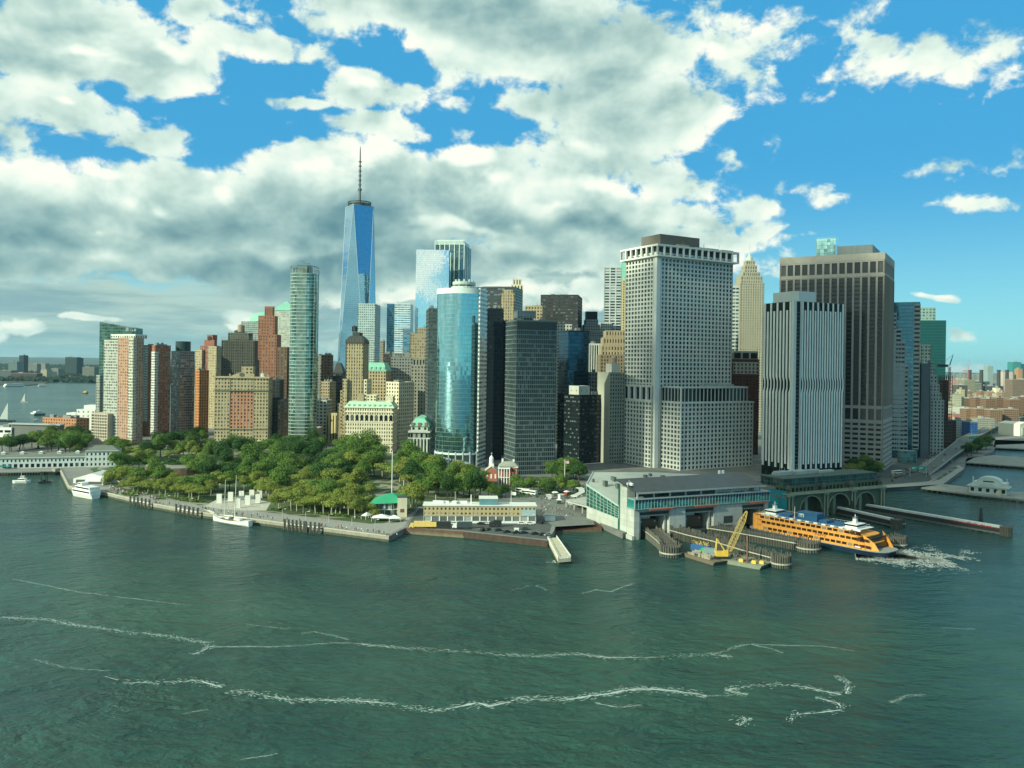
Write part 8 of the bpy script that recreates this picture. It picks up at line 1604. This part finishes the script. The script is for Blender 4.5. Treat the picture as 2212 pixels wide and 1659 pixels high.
gantry('big green highway sign panels over the riverside road near the brown tower', 1966, 1029, 14, 3, 5.5); gantry('distant green and yellow highway sign on the elevated road', 2092, 953, 11, 10.5, 3., True)
t = thing('glass_screen', 'pale glass wind screen behind the riverside road', 'screen', gp(1946, 1000, 3)); m = MB(); m.box(0, 16, 0, 8, 0, 12); m.obj('panel', glass('screen_glass', (.10, .20, .18), blinds=0, panel=(3, 3), mull=(3, .06, 3, .06, (.3, .36, .34))), t)
# ================================================================ people
def person_mesh(shirt, name):
    m = MB()
    def ring(cx, cy, rx, ry, z, n=6): return [(cx+rx*math.cos(2*math.pi*k/n), cy+ry*math.sin(2*math.pi*k/n), z) for k in range(n)]
    m.loft([ring(0, 0, .17, .12, .80), ring(0, 0, .18, .13, 1.0), ring(0, 0, .22, .13, 1.35), ring(0, 0, .20, .11, 1.45), ring(0, 0, .06, .06, 1.5), ring(0, 0, .06, .06, 1.55), ring(0, 0, .10, .11, 1.62), ring(0, 0, .10, .11, 1.72), ring(0, 0, .04, .04, 1.79)]); nt_ = len(m.f)
    for s_ in (-1, 1):
        m.loft([ring(s_*.10, s_*.12, .06, .08, 0), ring(s_*.10, s_*.10, .06, .07, .1), ring(s_*.10, s_*.03, .075, .08, .5), ring(s_*.09, 0, .095, .10, .85)])
    for s_ in (-1, 1): m.loft([ring(s_*.27, s_*.08, .035, .035, .78), ring(s_*.26, s_*.03, .045, .045, 1.1), ring(s_*.22, 0, .055, .055, 1.4)])
    me = m.mesh('person'); me.materials.append(shirt); me.materials.append(paint('trousers', (.03, .035, .05))); me.materials.append(paint('skin', (.36, .22, .15)))
    for i, f in enumerate(me.polygons):
        z = sum(me.vertices[v].co.z for v in f.vertices)/len(f.vertices); f.material_index = 1 if z < .86 and abs(f.center.x) < .2 else (2 if z > 1.48 else 0)
    return me
PM = [person_mesh(M_WHITE, 'a'), person_mesh(paint('shirt_dark', (.04, .05, .06)), 'b'), person_mesh(paint('shirt_red', (.35, .05, .05)), 'c'), person_mesh(paint('shirt_blue', (.06, .12, .28)), 'd')]; PN = ['white', 'dark', 'red', 'blue']; q = random.Random(77)
def person(x, y, k, where, grp):
    p = gp(x, y, 3.03); o = bpy.data.objects.new('person', PM[k]); COL.objects.link(o); o.location = p; o.rotation_euler = (0, 0, q.uniform(0, 6.28)); s_ = q.uniform(.95, 1.06); o.scale = (s_,)*3; tag(o, 'person in a %s top %s' % (PN[k], where), 'person', grp)
for i in range(80): x = q.uniform(235, 345); y = 1052+(x-235)*.19+q.uniform(0, 8)+(x-235)*.03; person(x, y, q.choice((0, 0, 0, 1, 1, 2, 3)), 'in the crowd by the white tent', 'crowd near the event tent')
for i in range(90): x = q.uniform(330, 860); y = 1087+(x-330)*.136+q.uniform(-3, 4); person(x, y-1, q.choice((0, 1, 1, 2, 3)), 'walking on the seawall promenade', 'walkers on the promenade')
for i in range(75): x = q.uniform(1168, 1270); y = q.uniform(1072, 1118); person(x, y, q.choice((0, 1, 1, 2, 3)), 'crossing the terminal plaza', 'people on the terminal plaza')
# ================================================================ foam
M_FOAM = bpy.data.materials.new('foam'); M_FOAM.use_nodes = True; _N = NT(M_FOAM.node_tree); _p = _N.n['Principled BSDF']; _p.inputs['Base Color'].default_value = (.40, .49, .45, 1); _p.inputs['Roughness'].default_value = .8
def foam(lines, label, z=.06, wid=1.0, dens=1.0, seed=1):
    q = random.Random(seed); m = MB()
    for pts in lines:
        w0 = wid
        if isinstance(pts[0], (int, float)): w0 = wid*pts[0]; pts = pts[1:]
        P = [gp(x, y, z) for x, y in pts]
        for a_, b_ in zip(P, P[1:]):
            L_ = (b_-a_).length; n_ = int(L_*8*dens)+1; d_ = (b_-a_)/L_; nn_ = Vector((-d_.y, d_.x, 0))
            nr = int(L_/.5)+1; pv = None
            for k in range(nr+1):
                c = a_.lerp(b_, k/nr); wob = 2.2*mnoise.noise(Vector((c.x*.045, c.y*.045, seed)))+.35*mnoise.noise(Vector((c.x*.2, c.y*.2, seed+5)))
                ww = w0*(.16+.75*mnoise.noise(Vector((c.x*.06, c.y*.06, seed+2)))+.55*mnoise.noise(Vector((c.x*.5, c.y*.5, seed+3)))); c = c+nn_*wob*1.2; cu = (c-nn_*ww*.5, c+nn_*ww*.5) if ww > .04 else None
                if pv and cu: m.quad(pv[0], cu[0], cu[1], pv[1])
                pv = cu
            for k in range(n_):
                u = (k+q.random())/n_; c = a_.lerp(b_, u); ph = c.x*.05+seed; wob = 2.2*mnoise.noise(Vector((c.x*.045, c.y*.045, seed)))+.35*mnoise.noise(Vector((c.x*.2, c.y*.2, seed+5))); g = .5+.9*mnoise.noise(Vector((c.x*.03, c.y*.03, seed+9)))
                if q.random() > .35+g: continue
                c = c+nn_*(wob*1.2+q.gauss(0, .95*w0)*(1+1.2*abs(mnoise.noise(Vector((c.x*.02, c.y*.02, 3)))))); l_ = q.uniform(.2, .8)*(.6+.5*w0); s_ = q.uniform(.04, .15)*w0; an = q.gauss(0, .35); dd = Vector((d_.x*math.cos(an)-d_.y*math.sin(an), d_.x*math.sin(an)+d_.y*math.cos(an), 0)); n2_ = Vector((-dd.y, dd.x, 0)); zz = Vector((0, 0, q.uniform(0, .05)))
                m.quad(c-dd*l_+zz, c-n2_*s_+dd*q.uniform(-.3, .3)*l_+zz, c+dd*l_+zz, c+n2_*s_+dd*q.uniform(-.3, .3)*l_+zz)
    o = m.obj('foam', M_FOAM); tag(o, label, 'foam', None, 'stuff'); return o
c3 = lambda x, y: (x*.5, 1088.3+y*.5)
c4 = lambda x, y: (1106+x*.5, 1088.3+y*.5)
foam([[c3(*p) for p in [(0, 492), (80, 500), (200, 505), (300, 525), (430, 535), (560, 555), (700, 575), (800, 588), (900, 608)]], [c3(*p) for p in [(900, 608), (860, 635), (825, 648)]]], 'long broken foam streak in the water at left, upper one', wid=.9, seed=1)
foam([[.45]+[c3(*p) for p in [(900, 608), (1000, 615), (1150, 618), (1300, 610), (1400, 605), (1550, 605)]], [.8]+[c3(*p) for p in [(1550, 605), (1680, 612), (1850, 628), (2000, 640), (2212, 650)]], [.8]+[c4(*p) for p in [(0, 645), (100, 655), (250, 650), (450, 665), (700, 662), (850, 648), (950, 660)]], [.45]+[c4(*p) for p in [(850, 648), (1030, 610), (1100, 625), (1170, 645)]], [.4]+[c4(*p) for p in [(1030, 610), (1250, 612), (1370, 622), (1480, 640)]]], 'middle foam streak crossing the water below the piers', seed=2)
foam([[c3(*p) for p in [(520, 775), (650, 768), (780, 770), (850, 762), (960, 792)]], [c3(*p) for p in [(995, 805), (1100, 815), (1250, 840), (1400, 855), (1560, 855), (1720, 858)]], [1.1]+[c3(*p) for p in [(1750, 868), (1900, 895), (1960, 880), (2060, 862), (2110, 880), (2212, 862)]], [1.1]+[c4(*p) for p in [(0, 858), (90, 850), (240, 852), (330, 830), (430, 815), (530, 798), (700, 805), (840, 832)]], [.5]+[c4(*p) for p in [(360, 860), (460, 875), (560, 872)]], [.3]+[c4(*p) for p in [(840, 832), (930, 832), (1020, 820)]]], 'lowest long foam streak winding across the water', seed=3)
foam([[c4(*p) for p in [(1020, 820), (920, 805), (980, 795), (1120, 788), (1250, 790), (1420, 815)]], [.8]+[c4(*p) for p in [(1420, 815), (1440, 780), (1400, 760), (1385, 742)]], [.9]+[c4(*p) for p in [(1310, 835), (1410, 860), (1415, 885), (1290, 900), (1215, 895), (1200, 945)]], [1.2]+[c4(*p) for p in [(975, 955), (1000, 935), (1030, 925)]], [.5]+[c4(*p) for p in [(1630, 855), (1700, 835), (1790, 828)]]], 'curling foam loops at lower right', seed=4)
foam([[.35]+[c3(*p) for p in [(60, 322), (200, 350), (350, 380), (480, 398), (600, 410), (820, 440)]], [.35]+[c3(*p) for p in [(150, 673), (290, 700), (480, 718)]], [.4]+[c3(*p) for p in [(455, 745), (510, 762)]], [.3]+[c3(*p) for p in [(1080, 515), (1250, 540)]], [.35]+[c3(*p) for p in [(1300, 560), (1350, 552), (1450, 575), (1500, 590)]], [.3]+[c3(*p) for p in [(790, 910), (900, 890)]], [.35]+[c3(*p) for p in [(1040, 1105), (1120, 1095), (1200, 1085)]], [.4]+[c4(*p) for p in [(10, 375), (90, 355), (150, 375)]], [.4]+[c4(*p) for p in [(290, 385), (360, 368), (430, 380), (520, 345)]], [.25]+[c4(*p) for p in [(1850, 530), (2000, 540)]]], 'faint scattered foam threads on the open water', seed=5)
foam([[1.0]+[(1200, 1143), (1245, 1144), (1288, 1144)]], 'white surf line on the mud beach', seed=6, wid=.8)
foam([[1.3]+[(-10, 894), (30, 893), (70, 891.5)], [1.]+[(189, 851), (209, 849.5)]], 'white boat wakes on the far river', seed=7, wid=1.6)
foam([[1.4]+[(1194, 1210), (1200, 1216), (1208, 1212)]], 'splash at the end of the small pier', seed=8)
q = random.Random(9); m = MB()
for k in range(42000):
    u = q.random()**1.2; v_ = q.gauss(0, 1)*(.2+.45*u); x = 1850+u*270; y = 1196+u*18+v_*20; P = gp(x, y, .07); 
    if q.random() > 1.0-1.1*u-.12*abs(v_)+.9*mnoise.noise(Vector((P.x*.10, P.y*.07, 2)))+.5*mnoise.noise(Vector((P.x*.4, P.y*.3, 2))): continue
    s_ = q.uniform(.06, .30)*(1.2-.5*u); l_ = s_*q.uniform(1, 3.5); a_ = q.uniform(-.7, .5); dd = Vector((math.cos(a_), math.sin(a_), 0)); n2_ = Vector((-dd.y, dd.x, 0)); m.quad(P-dd*l_, P-n2_*s_, P+dd*l_, P+n2_*s_)
M_FOAM2 = wall('wash_foam', (.66, .72, .66), .9, .15, scale=.3); o = m.obj('foam', M_FOAM2); tag(o, 'churned white propeller wash behind the orange ferry', 'foam', None, 'stuff')
# ================================================================ cloud over the harbour that shades the right of the city
q = random.Random(31); m = MB()
CLM = wall('cloud_white', (.8, .82, .8), 1., .05); _N = NT(CLM.node_tree); _t = _N.new('ShaderNodeBsdfTransparent'); _x = _N.new('ShaderNodeMixShader'); _x.inputs[0].default_value = .75
_N.l.new(_N.n['Principled BSDF'].outputs[0], _x.inputs[1]); _N.l.new(_t.outputs[0], _x.inputs[2]); _N.l.new(_x.outputs[0], _N.n['Material Output'].inputs[0])
def cloud_puffs(cx, cy, cz, rx, ry, n, rr):
    for k in range(n):
        a = q.uniform(0, 6.28); f_ = math.sqrt(q.random()); x, y = cx+rx*f_*math.cos(a), cy+ry*f_*math.sin(a); r_ = rr*q.uniform(.6, 1.2); z = cz+q.uniform(-40, 60); rings = []
        for j in range(1, 8):
            ph = math.pi*j/8-math.pi/2; rings.append([(x+r_*math.cos(ph)*math.cos(t)*(1+.12*math.sin(3*t+k)), y+r_*math.cos(ph)*math.sin(t), z+r_*.5*math.sin(ph)*(1.2 if math.sin(ph) > 0 else .5)) for t in [2*math.pi*i/12 for i in range(12)]])
        m.loft(rings)
sh = Vector((325, 640, 60)); k_ = (1000-60)/sd.z; cc = sh+sd*k_
cloud_puffs(cc.x, cc.y, 1000, 230, 275, 66, 80)
o = m.obj('cloud', CLM); struct(o, 'cumulus cloud drifting above the harbour behind the viewpoint')

# ================================================================ air
m = MB(); m.box(-29000, 29000, -5000, 41000, -1.5, 565)
hz = m.obj('haze', bpy.data.materials.new('haze')); tag(hz, 'thin pale blue haze filling the air', 'haze', None, 'stuff')
hm = hz.data.materials[0]; hm.use_nodes = True; _n = hm.node_tree; _n.nodes.remove(_n.nodes['Principled BSDF']); _v = _n.nodes.new('ShaderNodeVolumePrincipled'); _v.inputs['Color'].default_value = (.50, .84, 1.0, 1); _v.inputs['Density'].default_value = 1.9e-5; _v.inputs['Anisotropy'].default_value = .2; _n.links.new(_v.outputs[0], _n.nodes['Material Output'].inputs['Volume'])
